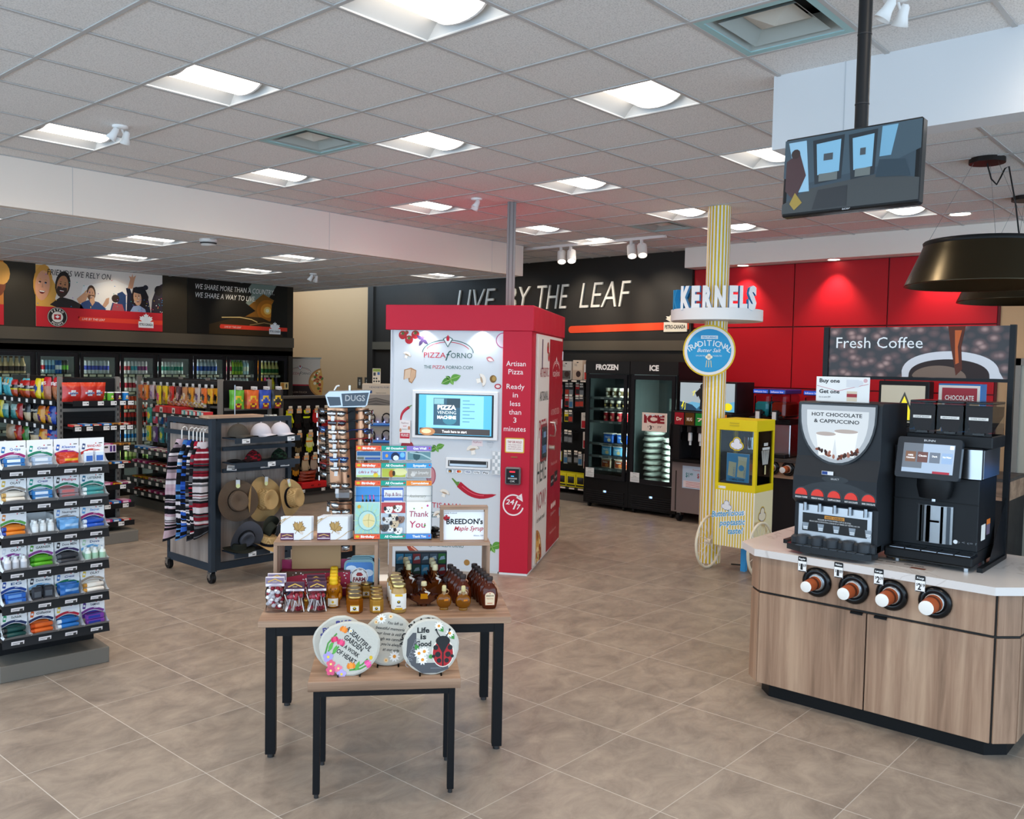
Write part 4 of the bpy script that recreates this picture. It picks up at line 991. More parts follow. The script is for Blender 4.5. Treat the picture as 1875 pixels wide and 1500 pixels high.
m.text('Fresh Coffee', -.55, 2.19, .075, .8095, '#f2f2f2', w=.55, al='l')
m.obj('coffee_banner', FR)
m = MB(); m.box(-.09, .09, .9305, .31, .28, .932, '#bfb6b0'); 
m.push((0, 0, .9325), 0, -PI / 2); m.text('Buy one', .03, .17, .03, 0, '#2b2b2b', w=.12, bold=.03); m.text('Get one', .19, .17, .03, 0, '#2b2b2b', w=.11, bold=.03); m.rect(.19, .10, .27, .14, -.0002, '#7a4a3a'); m.pop()
one('counter_decal', m, 'faded buy one get one decal flat on the coffee counter worktop', 'counter decal', CO, CR)
m = MB(); m.vprism(rrect(.10, .82, .345, .96, .01), .93, 1.97, '#2a6fae', 'C'); 
m.box(.105, .815, 1.72, .34, .82, 1.96, '#e3d9cf'); m.rect(.125, 1.735, .325, 1.945, .814, '#a3303c'); m.text('CHOCOLATE', .225, 1.87, .03, .8135, '#f3ece6', w=.165, bold=.02); m.flat(circ(.235, 1.80, .07, .03), .8135, '#7fb8d8'); m.text('hot', .225, 1.79, .02, .813, '#fff', w=.03)
one('chocolate_dispenser', m, 'tall chocolate powder dispenser with red label behind the bean hoppers', 'dispenser', CO, CR)

# ================================================================== hanging monitor
TV = thing('ceiling_monitor', 'black flat monitor hanging from a black ceiling pole', 'monitor', (3.235, 1.235, 2.755), math.radians(-93))
W2, H2 = .252, .147
m = MB(); m.push((0, 0, 0), 0, -.05, math.radians(0)); m.box(-W2, -.02, -H2, W2, .025, H2, '#121417', 'G', .006); m.box(-.15, .025, -.1, .15, .05, .1, '#101113', 'S', .01); m.text('acer', .0, -H2 + .004, .009, -.0205, '#c9ced3', w=.03); m.obj('casing', TV)
m = MB(); m.push((0, 0, 0), 0, -.05)
m.rect(-W2 + .018, -H2 + .022, W2 - .018, H2 - .018, -.0205, '#2b3a45', 'U'); f = lambda x, z: (x, z)
m.flat([(-.25, .14), (.25, .14), (.25, .04), (.14, -.0), (-.16, -.03), (-.25, 0)], -.0209, '#33444f', 'U')
m.flat([(-.25, -.135), (.25, -.135), (.25, -.06), (.1, -.03), (-.14, -.05), (-.25, -.1)], -.0209, '#34383a', 'U')
for x0, x1 in ((-.14, -.02), (-.005, .10)):
    m.flat([(x0, .125), (x1, .13), (x1 - .005, -.028), (x0 + .015, -.038)], -.0213, '#1a2229', 'U'); m.flat([(x0 + .015, .11), (x1 - .012, .115), (x1 - .014, .0), (x0 + .024, -.005)], -.0217, '#6d9bb5', 'U'); m.rect(x0 + .03, -.03, x1 - .02, -.002, -.0221, '#585f5e', 'U'); m.rect(x0 + .045, .045, x1 - .04, .07, -.0221, '#3a4147', 'U')
m.flat([(.115, .135), (.17, .135), (.15, .03), (.11, .03)], -.0217, '#5f8ca6', 'U'); m.flat([(-.235, .13), (-.165, .13), (-.145, -.06), (-.19, -.06)], -.0215, '#7fa5bb', 'U'); m.flat([(-.24, .06), (-.19, .09), (-.16, 0), (-.2, -.09), (-.24, -.05)], -.0221, '#3a2428', 'U'); m.flat(circ(-.205, .085, .018, n=10), -.0223, '#2a1d1c', 'U')
m.flat([(-.2, -.06), (-.17, -.1), (-.2, -.125), (-.22, -.1)], -.0223, '#8a7430', 'U'); m.flat([(-.11, -.06), (-.0, -.055), (-.0, -.13), (-.13, -.13)], -.0221, '#23262a', 'U'); m.flat([(.11, .02), (.2, .01), (.22, -.05), (.1, -.04)], -.0221, '#20303b', 'U')
m.obj('screen', TV)
m = MB(); m.cyl((W2 - .035, -.021, -H2 + .012), .004, .001, '#3a6cff', 'I', 8, 'y'); m.obj('power_light', TV)
m = MB(); m.cyl((0, .075, -.02), .024, HC - 2.755 + .02, '#17181a', 'S', 16); 
for z in (.25, .5, .72): m.cyl((0, .075, z), .0255, .004, '#2a2b2d', 'S', 16)
m.box(-.04, .03, -.06, .04, .08, .06, '#131416', 'S'); m.obj('pole', TV)
m = MB(); m.tube([(.02, .09, .96), (.06, .10, .80), (.04, .10, .74), (.03, .085, .70)], .004, '#101010', 'S'); m.obj('cable', TV)

# ================================================================== pendant lamps
def mk_pend():
    t = thing('pendant_lamp', '', 'pendant lamp')
    m = MB(); m.cyl((0, 0, HC - .04), .13, .038, '#1d1714', 'S', 24); 
    m.obj('canopy', t)
    m = MB(); m.lathe([(.43, 3.04), (.435, 3.065), (.425, 3.075), (.41, 3.06), (.41, 3.03), (.05, 3.03)], '#131313', 'S', 40, cap=False); m.obj('top_rim', t)
    m = MB(); m.lathe([(.432, 3.038), (.445, 3.0), (.56, 2.735), (.563, 2.725), (.553, 2.725), (.43, 3.0)], '#4a4335', 'M', 48, cap=False); m.obj('shade', t)
    for a in range(3):
        m = MB(); m.tube([(.1 * math.cos(a * 2.1), .1 * math.sin(a * 2.1), HC - .04), (.41 * math.cos(a * 2.1), .41 * math.sin(a * 2.1), 3.06)], .0015, '#777', 'M', 4); m.obj('suspension_wire', t)
    m = MB(); m.tube([(0, 0, HC - .04), (.02, -.03, HC - .16), (.06, -.06, HC - .20), (.09, -.08, HC - .14), (.12, -.1, HC - .07), (.15, -.12, HC - .05), (.2, -.17, HC - .35), (.24, -.2, 3.1), (.24, -.2, 3.04)], .006, '#121212', 'S'); m.obj('power_cord', t)
    return t
PL = Kit(mk_pend)
PL.put((7.70, 1.875, 0), 0, 'large dark conical pendant lamp, nearer of the two over the bar', 'pendant lamp', 'dark pendant lamps')
PL.put((9.55, 1.97, 0), .4, 'large dark conical pendant lamp half hidden behind the nearer one', 'pendant lamp', 'dark pendant lamps')

# ================================================================== spots, downlights, detectors
def mk_spot():
    t = thing('twin_spotlight', '', 'spotlight')
    m = MB(); m.lathe([(.09, 0), (.09, -.02), (.03, -.035)], '#eeecea', 'P', 20); m.obj('base', t)
    for sg, a in ((-1, .5), (1, -.35)):
        m = MB(); m.tube([(.02 * sg, 0, -.03), (.05 * sg, 0, -.08)], .012, '#e6e4e2'); p_ = m.obj('arm', t)
        m = MB(); m.push((.075 * sg, -.02, -.06), 0, .45, a * .6); m.lathe([(.02, .02), (.035, 0), (.04, -.06), (.062, -.13), (.060, -.13), (.035, -.06)], '#f0efed', 'P', 16, cap=False); m.obj('head', p_)
    return t
SK = Kit(mk_spot)
from_px = (((3.03, 6.5, HC), .3, 'white twin spotlight on the ceiling beside a near recessed light'), ((6.59, 6.31, HC), .8, 'white twin spotlight on the ceiling left of the service pole'), ((4.18, 1.42, HC), -.3, 'white twin spotlight on the ceiling behind the monitor pole'))
for p, a, l_ in from_px: SK.put(p, a, l_, 'spotlight', 'white ceiling spotlights').scale = (.62, .62, .62)
SK.put((7.73, 10.6, HL), .2, 'white twin spotlight on the lower ceiling near the dark wall', 'spotlight', 'white ceiling spotlights').scale = (.62, .62, .62)
TR = thing('light_track', 'white ceiling track along the dark wall with four round spot heads', 'track light', (9.77, 7.3, HC), PI / 2)
m = MB(); m.box(-1.26, -.02, -.035, 1.7, .02, 0, '#dedad6'); m.obj('rail', TR)
for x in (-.90, -.74, .25, .42):
    m = MB(); m.box(x - .015, -.015, -.10, x + .015, .015, -.035, '#dedad6'); s_ = m.obj('stem', TR)
    m = MB(); m.push((x, -.02, -.16), .3, .5, .25); m.cyl((0, 0, -.09), .062, .16, '#eae4dd', 'P', 20); m.cyl((0, 0, -.092), .05, .003, '#fff2dc', 'D', 16); m.obj('head', s_)
for y, lab in ((5.66, 'round recessed downlight in the soffit over the red wall, nearer the column'), (4.42, 'round recessed downlight in the soffit over the middle red panels')):
    t = thing('downlight', lab, 'downlight', (11.13, y, 3.44), 0, 'soffit downlights')
    m = MB(); m.lathe([(.085, -.004), (.085, 0), (.07, 0)], '#f4efe8', 'P', 24, cap=False); m.obj('trim_ring', t)
    m = MB(); m.cyl((0, 0, -.003), .07, .002, '#fff0dd', 'D', 20); m.obj('lens', t)
t = thing('downlight', 'round recessed downlight in the tiled ceiling near the pendant lamps', 'downlight', (10.2, 2.72, HC))
m = MB(); m.lathe([(.115, -.004), (.115, 0), (.1, 0)], '#f4efe8', 'P', 24, cap=False); m.obj('trim_ring', t)
m = MB(); m.cyl((0, 0, -.003), .1, .002, '#fff0dd', 'D', 20); m.obj('lens', t)
def spot(loc, aim, e, size=1.2, col=(1, .86, .68), r=.04, blend=.8):
    l = bpy.data.lights.new('spot_lamp', 'SPOT'); l.energy = e; l.spot_size = size; l.spot_blend = blend; l.color = col; l.shadow_soft_size = r
    o = bpy.data.objects.new('spot_lamp', l); COL.objects.link(o); o.location = loc
    o.rotation_euler = (Vector(aim) - Vector(loc)).to_track_quat('-Z', 'Y').to_euler(); return o
for y in (5.66, 4.42, 3.15): spot((11.06, y, 3.42), (11.3, y, 2.0), 55, 1.5)
for y, ty in ((7.25, 6.9), (8.7, 8.3), (8.8, 9.6), (7.4, 7.6), (12.9, 12.3)): spot((9.9, y if y < 12 else 11.4, 3.5), (11.2, ty, 2.85), 60, .9)
t = thing('smoke_detector', 'round white smoke detector on the lower ceiling beyond the bulkhead', 'smoke detector', (4.95, 8.62, HL))
m = MB(); m.lathe([(.0, -.07), (.07, -.065), (.085, -.03), (.09, -.03), (.09, 0)], '#d9d6d2', 'P', 20); m.obj('body', t)
m = MB(); m.lathe([(.075, -.052), (.086, -.035)], '#3a3a3a', 'P', 20, cap=False); m.obj('vent_ring', t)
# ================================================================== freezers on the dark wall
FO = (10.45, 6.95, 0)
def freezer(x0, x1, word, tx, label):
    t = thing('glass_door_freezer', label, 'freezer', FO, CR)
    B_ = '#121113'; D_ = .72
    m = MB(); m.box(x0, 0, .42, x0 + .03, D_, 2.12, B_, 'S'); m.box(x1 - .03, 0, .42, x1, D_, 2.12, B_, 'S'); m.box(x0 + .03, D_ - .03, .42, x1 - .03, D_, 2.12, '#3b4345'); m.box(x0, 0.0, .06, x1, D_, .42, B_, 'S'); m.box(x0 + .03, 0, 2.09, x1 - .03, D_, 2.12, B_, 'S')
    m.box(x0 + .031, .04, .421, x0 + .036, D_ - .03, 2.08, '#5c6668'); m.box(x1 - .036, .04, .421, x1 - .031, D_ - .03, 2.08, '#5c6668')
    for i in range(6): m.box(x0 + .06, -.012, .09 + i * .03, x1 - .06, .001, .105 + i * .03, '#1e1d1f', 'S')
    m.obj('casing', t)
    m = MB(); m.box(x0 + .003, -.02, 1.94, x1 - .003, .03, 2.118, '#0d0c0e', 'P'); m.text(word, tx, 1.998, .075, -.0208, '#f4f4f4', k='C', bold=.045); m.obj('header', t)
    dx0, dx1 = x0 + .035, x1 - .035
    m = MB(); 
    for a in ((dx0, .43, dx0 + .05, 1.93), (dx1 - .05, .43, dx1, 1.93), (dx0 + .05, .43, dx1 - .05, .49), (dx0 + .05, 1.87, dx1 - .05, 1.93)): m.box(a[0], -.035, a[1], a[2], 0, a[3], '#17161a', 'S')
    d = m.obj('door', t)
    m = MB(); m.box(dx0 + .05, -.02, .49, dx1 - .05, -.016, 1.87, '#dfe8e6', 'T'); m.obj('glass', d)
    m = MB(); hx = dx1 - .03; m.tube([(hx, -.035, .96), (hx, -.075, 1.0), (hx, -.08, 1.14), (hx, -.075, 1.28), (hx, -.035, 1.32)], .014, '#111', 'S'); m.obj('handle', d)
    m = MB(); m.rect(dx0 + .02, .44, dx0 + .17, .575, -.0355, '#dfe3e6'); m.rect(dx0 + .03, .50, dx0 + .16, .505, -.036, '#8a8f94'); m.text('NOTICE', dx0 + .095, .555, .012, -.036, '#333', w=.06); m.text('DOOR', dx0 + .095, .515, .014, -.036, '#333', w=.05)
    for i in range(3): m.rect(dx0 + .035, .455 + i * .013, dx0 + .155, .459 + i * .013, -.036, '#9aa0a4')
    m.obj('notice', d)
    m = MB(); m.rect((x0 + x1) / 2 - .03, .235, (x0 + x1) / 2 + .03, .265, -.0125, '#c9d4da'); m.rect((x0 + x1) / 2 - .012, .24, (x0 + x1) / 2 + .016, .26, -.013, '#3a7dff', 'J'); m.obj('thermometer', t)
    for z in (.02,):
        for x in (x0 + .08, x1 - .08):
            m = MB(); m.cyl((x - .015, .05, .035), .035, .03, '#0a0a0a', 'P', 12, 'x'); m.box(x - .02, .03, .05, x + .02, .09, .062, '#555', 'M'); m.obj('caster', t)
    l = bpy.data.lights.new('freezer_tube', 'AREA'); l.shape = 'RECTANGLE'; l.size = .04; l.size_y = 1.3; l.energy = 11; l.color = (.9, 1, .95)
    o = bpy.data.objects.new('freezer_tube', l); COL.objects.link(o); o.parent = t; o.location = (x1 - .07, .07, 1.18); o.rotation_euler = (PI / 2, 0, -.8 + PI / 2 + .5)
    return t
F1 = freezer(-.79, -.02, 'FROZEN', -.41, 'black glass door freezer headed FROZEN with tubs on white shelves')
F2 = freezer(-.015, .755, 'ICE', .375, 'black glass door freezer headed ICE full of ice bags')
for z in (1.60, 1.44, 1.255, .935, .755, .57):
    m = MB(); m.box(-.75, .06, z - .012, -.06, .62, z, '#9aa3a6', 'M'); m.box(-.75, .05, z - .03, -.06, .06, z + .005, '#8b949a')
    for x in (-.56, -.40, -.24): m.rect(x, z - .026, x + .06, z - .004, .0495, '#cfd4d4')
    m.obj('shelf', F1)
def tub(cols, rx, h, sq=False, lid='#efe9df', lab=None):
    def mk():
        m = MB()
        if sq:
            m.box(-rx, -rx * .6, 0, rx, rx * .6, h, cols[0], 'C', .012); m.rect(-rx * .8, h * .15, rx * .8, h * .85, -rx * .6 - .0005, cols[1]); m.flat(circ(rx * .2, h * .35, rx * .35, h * .2, 12), -rx * .6 - .001, cols[2])
            m.text(lab or 'CREAM', -rx * .1, h * .62, h * .16, -rx * .6 - .0014, '#fff', w=rx * 1.0, bold=.02); m.box(-rx * 1.04, -rx * .63, h, rx * 1.04, rx * .63, h + .015, lid, 'C', .006)
        else:
            m.lathe([(rx * .85, 0), (rx, h)], cols[0], 'C', 14); m.lathe([(rx * .9, h * .2), (rx * .985, h * .75)], cols[1], 'C', 14, (0, -.001, 0), False); m.lathe([(rx * 1.05, h), (rx * 1.05, h + .014)], lid, 'C', 14)
            m.flat(circ(0, h * .45, rx * .4, h * .2, 10), -rx - .002, cols[2])
        return one('ice_cream_tub', m, '', 'ice cream tub')
    return Kit(mk)
def fpos(lx_, ly, z): return (FO[0] + ly, FO[1] - lx_, z)
k1 = tub(('#e9e4d4', '#5a4a2a', '#f4f0e6'), .045, .12); k2 = tub(('#cfc7b4', '#2a2624', '#e0c070'), .042, .10); k3 = tub(('#b3202c', '#8e1722', '#e9c0a0'), .045, .12)
k4 = tub(('#2456b0', '#3a78d0', '#efe0b0'), .085, .13, True, lab='Classic'); k5 = tub(('#4a9bd0', '#78bce4', '#f0dca0'), .085, .13, True, lab='Vanilla'); k6 = tub(('#b9a58e', '#8a3a22', '#c9753a'), .085, .13, True, lab='Country')
for kit, z, xs, lab in ((k1, 1.60, (-.50, -.39, -.28, -.17), 'cream round ice cream tub on the top freezer shelf'), (k2, 1.44, (-.53, -.43, -.32, -.21, -.11), 'dark banded round ice cream tub on the second freezer shelf'), (k3, 1.255, (-.53, -.42, -.30, -.18, -.09), 'red round ice cream tub on the third freezer shelf'),
                     (k4, .935, (-.46, -.23), 'dark blue square ice cream tub on the fourth freezer shelf'), (k5, .755, (-.49, -.29, -.11), 'light blue square ice cream tub on the fifth freezer shelf'), (k6, .57, (-.49, -.26, -.11), 'brown pictured square ice cream tub on the lowest freezer shelf')):
    for x in xs: kit.put(fpos(x, .17, z + .001), CR, lab, 'ice cream tub', lab.replace(' ice cream tub on', ' tubs on'))
def mk_ice():
    m = MB(); R_ = random.Random(5)
    def f(u, v):
        a = 2 * PI * u; t = PI * v; e = 1 + .07 * math.sin(5 * a + 3 * t) + .05 * math.sin(9 * t + 2 * a)
        return (.135 * math.sin(t) ** .6 * math.cos(a) * e, .19 * math.sin(t) ** .6 * math.sin(a) * e, .038 + .035 * math.cos(t) * e)
    m.grid(f, 18, 8, '#e6eee8', 'K'); return one('ice_bag', m, '', 'ice bag')
IK = Kit(mk_ice); R_ = random.Random(2)
for r in range(9):
    for c_ in range(2):
        x = .225 + c_ * .305 + R_.uniform(-.012, .012)
        if r == 8 and c_ == 1: continue
        IK.put(fpos(x, .27, .425 + r * .082), (0, 0, CR + R_.uniform(-.06, .06)), f'clear bag of ice in the ' + ('first', 'second')[c_] + ' column of the ICE freezer', 'ice bag', 'ice bags in column ' + 'ab'[c_])
m = MB(); m.box(.205, -.025, 1.165, .60, -.021, 1.42, '#e6d5cc'); m.text('ICE', .40, 1.285, .105, -.0255, '#8e1f2c', w=.33, bold=.06); m.text('$', .305, 1.215, .025, -.0255, '#1d1d1d', w=.014); m.text('3', .345, 1.19, .055, -.0255, '#1d1d1d', w=.04, bold=.04); m.text('79', .385, 1.215, .025, -.0255, '#1d1d1d', w=.03); m.text("3'9''", .49, 1.215, .03, -.0255, '#333', w=.07)
for x in (.255, .35, .47): m.flat([(x, 1.40), (x + .06, 1.40), (x + .05, 1.375), (x + .03, 1.385), (x + .02, 1.365), (x + .01, 1.38)], -.0262, '#dbe4ee')
m.obj('price_poster', F2)
m = MB(); m.box(.22, .65, 1.42, .40, .655, 1.60, '#6f7d7c'); m.rect(.24, 1.45, .38, 1.58, .649, '#8d9a98'); m.obj('inner_notice', F2)

# ================================================================== soda fountain
SO = (10.3, 5.755, 0)
t = thing('soda_fountain', 'black soda fountain on a grey wheeled cabinet with a snowboarder picture', 'drinks machine', SO, CR)
m = MB(); m.box(-.42, 0, .13, .43, .75, .80, '#7d706e', 'S', .004); m.box(-.36, -.003, .15, -.345, 0, .68, '#1c1a1a'); m.obj('cabinet', t)
m = MB(); m.box(-.42, -.05, .80, .43, .75, .84, '#111012', 'S'); m.box(-.42, .28, .84, .43, .75, 1.30, '#161416', 'S'); m.box(-.42, -.02, 1.28, .43, .75, 1.47, '#1a1719', 'S', .004); m.box(-.40, .10, 1.47, .43, .6, 1.87, '#141216', 'S', .004)
m.box(-.40, -.03, .84, -.30, .28, 1.28, '#1a181a', 'S')
for x in (-.25, .05): m.box(x, .0, .8405, x + .25, .25, .845, '#2c2a2c', 'M')
m.obj('dispenser', t)
m = MB(); m.rect(-.385, 1.485, .41, 1.85, .0995, '#94a2aa', 'I'); m.flat([(-.385, 1.485), (.41, 1.485), (.41, 1.62), (.1, 1.56), (-.2, 1.6), (-.385, 1.54)], .0991, '#5f9fc0', 'I'); m.flat([(-.385, 1.485), (-.1, 1.485), (-.2, 1.56), (-.385, 1.6)], .0988, '#1f3a52', 'I'); m.flat([(-.15, 1.485), (.15, 1.485), (.25, 1.53), (.05, 1.57), (-.1, 1.54)], .0986, '#2b5a7a', 'I')
for o in (circ(-.045, 1.80, .045, .045, 12), [(-.10, 1.78), (.02, 1.77), (.06, 1.70), (.03, 1.62), (-.08, 1.62), (-.12, 1.70)], [(-.10, 1.77), (-.16, 1.72), (-.13, 1.66), (-.09, 1.70)], [(.02, 1.76), (.12, 1.74), (.15, 1.68), (.10, 1.67), (.03, 1.71)], [(-.08, 1.63), (.0, 1.63), (.0, 1.56), (-.02, 1.50), (-.09, 1.50)], [(0, 1.63), (.05, 1.63), (.14, 1.55), (.17, 1.50), (.10, 1.50), (.04, 1.56)]): m.flat(o, .0983 - random.random() * .0003, '#17181c', 'I')
strip(m, [(-.36, 1.53), (-.33, 1.6), (-.35, 1.5), (-.30, 1.58), (-.31, 1.49)], .014, .0982, '#e0d82a', 'I'); strip(m, [(-.2, 1.72), (-.16, 1.75), (-.19, 1.68)], .012, .0982, '#d9d24a', 'I'); m.flat(circ(.32, 1.55, .06, .05, 12), .0982, '#d9cf20', 'I')
m.obj('picture_panel', t)
for i, (c, s) in enumerate((('#9c1f2c', 'Dr'), ('#5a3a16', 'MUG'), ('#1f8a3a', '7'), ('#2a4a9c', 'P'), ('#d9832a', 'O'))):
    m = MB(); m.box(-.385 + i * .155, -.024, 1.295, -.25 + i * .155, -.02, 1.455, c, 'G'); m.text(s, -.318 + i * .155, 1.35, .045, -.0245, '#f0e0d0', w=.08, bold=.03); m.obj('flavour_tile', t)
    m = MB(); m.box(-.345 + i * .15, .0, 1.08, -.30 + i * .15, .05, 1.2, '#d5d9dc', 'G', .01); m.cyl((-.322 + i * .15, .03, 1.03), .016, .05, '#d5d9dc', 'G', 10); m.box(-.352 + i * .15, -.01, 1.2, -.292 + i * .15, .1, 1.28, '#2c2a2c', 'S'); m.obj('valve', t)
m = MB(); m.box(-.255, -.006, .46, .25, 0, .755, '#b7cbe0'); m.rect(-.24, .475, .235, .56, -.0065, '#e6d9dc'); m.text('Fountain Drinks', 0, .70, .022, -.0068, '#b03a3a', w=.2)
for x, s, c in ((-.15, '1 49', '#2f7f86'), (.02, '1 89', '#a83232'), (.17, '2 09', '#5a8a2c')): m.text('$' + s.split()[0], x - .03, .61, .06, -.0068, c, w=.05, bold=.02); m.text(s.split()[1], x + .03, .635, .032, -.0068, c, w=.045, bold=.02)
for i in range(4): m.rect(-.2, .54 - i * .02, .2, .546 - i * .02, -.0069, '#c06a6a')
m.obj('price_card', t)
for x in (-.33, .36):
    m = MB(); m.cyl((x - .02, .08, .06), .06, .04, '#17171a', 'S', 16, 'x'); m.box(x - .03, .05, .08, x + .03, .14, .13, '#a9adb0', 'M'); m.obj('caster', t)

# ================================================================== back counter with frozen drink machines, cup holders
BO = (10.45, 4.1, 0)
t = thing('back_counter', 'long dark back counter with wood shelf front along the red wall', 'counter', BO, CR)
m = MB(); m.box(-1.2, .05, 0, 1.9, .78, .70, '#1b1a1d', 'S'); m.obj('base', t)
m = MB(); m.box(-1.2, .0, .70, 1.9, .78, .735, '#8a6f5b', 'Wx'); m.box(-1.2, .03, .735, 1.9, .78, .90, '#6b5545', 'Wx'); m.obj('cup_rail', t)
m = MB(); m.box(-1.2, -.02, .90, 1.9, .80, .935, '#3f3c3c', 'S'); m.obj('worktop', t)
m = MB()
for x in (-.75, .0, .75): m.box(x, .044, .05, x + .01, .05, .68, '#0b0b0c')
m.obj('joint', t)
for i, c in enumerate(('#a85a34', '#c4cc3a', '#dfe3e6', '#c7d0d8', '#b05a34', '#d9d9d9', '#c4cc3a')):
    x = -.93 + i * .2
    d = DK_.put((BO[0] + .024, BO[1] - x, .82), CR, 'black round cup dispenser in the wood rail of the back counter', 'cup dispenser', 'cup dispensers in the back counter')
    c_ = mk_cup(.045); c_.location = (BO[0] + .0, BO[1] - x, .82); c_.rotation_euler = (0, 0, CR)
    tag(c_, f'{("copper brown", "lime green", "white", "pale grey", "rust brown", "light grey", "yellow green")[i]} cup in the back counter dispenser rail', 'paper cup')
    sl = c_.children[0]; me = sl.data; at = me.color_attributes['Col']; L3 = lin(c); at.data.foreach_set('color', [*L3, 1.0] * len(at.data))
def slush(x, ca, cb, lab):
    t = thing('frozen_drink_machine', lab, 'drinks machine', (BO[0] + .10, BO[1] - x, .936), CR)
    m = MB(); m.box(-.22, .12, 0, .22, .6, .42, '#a4a2a4', 'M', .01); m.box(-.22, -.02, 0, .22, .12, .05, '#17171a', 'S', .006); m.box(-.22, .1, .42, .22, .6, .48, '#141316', 'S'); m.obj('body', t)
    for i, c in enumerate((ca, cb)):
        xx = -.11 + i * .22
        m = MB(); m.box(xx - .10, -.04, .50, xx + .10, .42, .80, '#e9eef0', 'T', .03); b_ = m.obj('bowl', t)
        m = MB(); m.box(xx - .09, -.03, .51, xx + .09, .41, .70, c, 'G', .03); m.obj('slush', b_, kind='stuff')
        m = MB(); m.box(xx - .105, -.06, .80, xx + .105, .44, .86, '#1a2f7a', 'G', .01); m.rect(xx - .095, .81, xx + .095, .85, -.0605, '#274fb8', 'I'); m.text('Infusco Ice', xx, .818, .022, -.061, '#fff', w=.16, bold=.02); m.obj('lid_sign', b_)
        m = MB(); m.box(xx - .035, -.12, .47, xx + .035, -.04, .60, '#1a1a1c', 'S', .01); m.box(xx - .025, -.13, .48, xx + .025, -.12, .58, '#dadcde', 'G'); m.box(xx - .06, -.1, .55, xx + .06, -.05, .58, '#1a1a1c', 'S'); m.obj('tap', b_)
    return t
slush(-.83, '#2fa3ad', '#a8301c', 'frozen drink machine with one turquoise and one red bowl')
slush(-.17, '#d9b02a', '#8a2a6a', 'frozen drink machine partly hidden behind the hot chocolate machine')
m = MB(); m.box(-.08, .1, 0, .04, .5, .50, '#1b191b', 'S', .01); m.rect(-.07, .36, -.03, .48, .0995, '#4a4a4c'); m.rect(-.02, .38, .03, .46, .0995, '#6f6f70'); m.box(-.07, .0, 0, .03, .1, .03, '#222', 'S')
one('coffee_brewer', m, 'dark brewer box on the back counter behind the yellow cart', 'coffee machine', (BO[0] + .08, BO[1] + 1.08, .936), CR)
m = MB(); m.box(-.3, .0, 0, .25, .18, .52, '#141316', 'S', .008); m.rect(-.27, .05, .21, .47, -.0005, '#989585', 'I'); m.flat([(-.15, .06), (.13, .06), (-.01, .40)], -.0009, '#26241c', 'I'); m.flat([(-.12, .08), (.10, .08), (-.01, .35)], -.0013, '#d9cb14', 'I'); m.flat([(-.27, .05), (-.05, .05), (-.2, .15), (-.27, .13)], -.0017, '#5a5f5a', 'I')
one('lit_picture_box', m, 'lit box picturing a yellow warning triangle on the back counter', 'sign', (BO[0] + .08, 3.30, 1.42), CR)
m = MB(); m.box(-.32, .0, 0, .27, .45, .484, '#17161a', 'S', .008)
one('drink_dispenser', m, 'dark drink dispenser under the lit triangle picture', 'drinks machine', (BO[0] + .07, 3.30, .936), CR)

# snack display at the far right
SD = (6.14, 1.13, 0)
t = thing('snack_rack', 'dark snack rack beyond the coffee counter carrying marshmallow squares', 'display rack', SD, CR)
m = MB(); m.box(-.02, .0, 0, 1.0, .6, 1.36, '#1a1614', 'S'); m.obj('body', t)
m = MB(); m.rect(.0, 1.0, 1.0, 1.2, -.001, '#2a211c'); m.text('STOUT', .3, 1.06, .06, -.0016, '#8a7446', w=.25, bold=.02, shear=.15); m.rect(.0, .78, 1.0, .98, -.001, '#5a3524'); m.obj('front_print', t)
m = MB(); m.box(-.02, -.03, 1.36, 1.0, .6, 1.37, '#2869b0'); m.box(-.02, -.03, 1.37, 1.0, -.024, 1.47, '#2f7cc9'); m.text('RICE', .14, 1.425, .03, -.0246, '#fff', w=.08, bold=.03, shear=.2); m.text('KRISPIES', .16, 1.387, .03, -.0246, '#fff', w=.15, bold=.03, shear=.2); m.obj('blue_tray', t)
m = MB(); m.box(-.02, .05, 1.66, 1.0, .6, 1.70, '#2b2a2b', 'S'); m.box(-.02, .0, 1.70, 1.0, .02, 1.73, '#a9b4b4', 'T'); m.box(.98, .05, 1.37, 1.0, .6, 1.66, '#1a1614', 'S'); m.box(-.02, .58, 1.37, .98, .6, 1.66, '#1a1614', 'S'); m.obj('upper_shelf', t)
def snackbar():
    m = MB(); R_ = random.Random(9)
    m.grid(lambda u, v: (.055 * math.cos(2 * PI * u) * math.sin(PI * v) ** .5, .03 * math.sin(2 * PI * u), .06 - .06 * math.cos(PI * v)), 10, 6, lambda u, v: lin(('#e8cfa4', '#c89a5a', '#d8452a', '#f2ead9')[int((u * 7 + v * 5)) % 4]), 'K'); return one('snack_bar', m, '', 'snack')
SBK = Kit(snackbar)
for i in range(7): SBK.put((SD[0] + .05 + .05 * (i % 2), SD[1] - .08 - i * .09, 1.371), (0, .3 * (i % 3 - 1), CR + .4 * (i % 3 - 1)), 'wrapped marshmallow square in the blue tray past the coffee counter', 'snack', 'marshmallow squares in the blue tray')

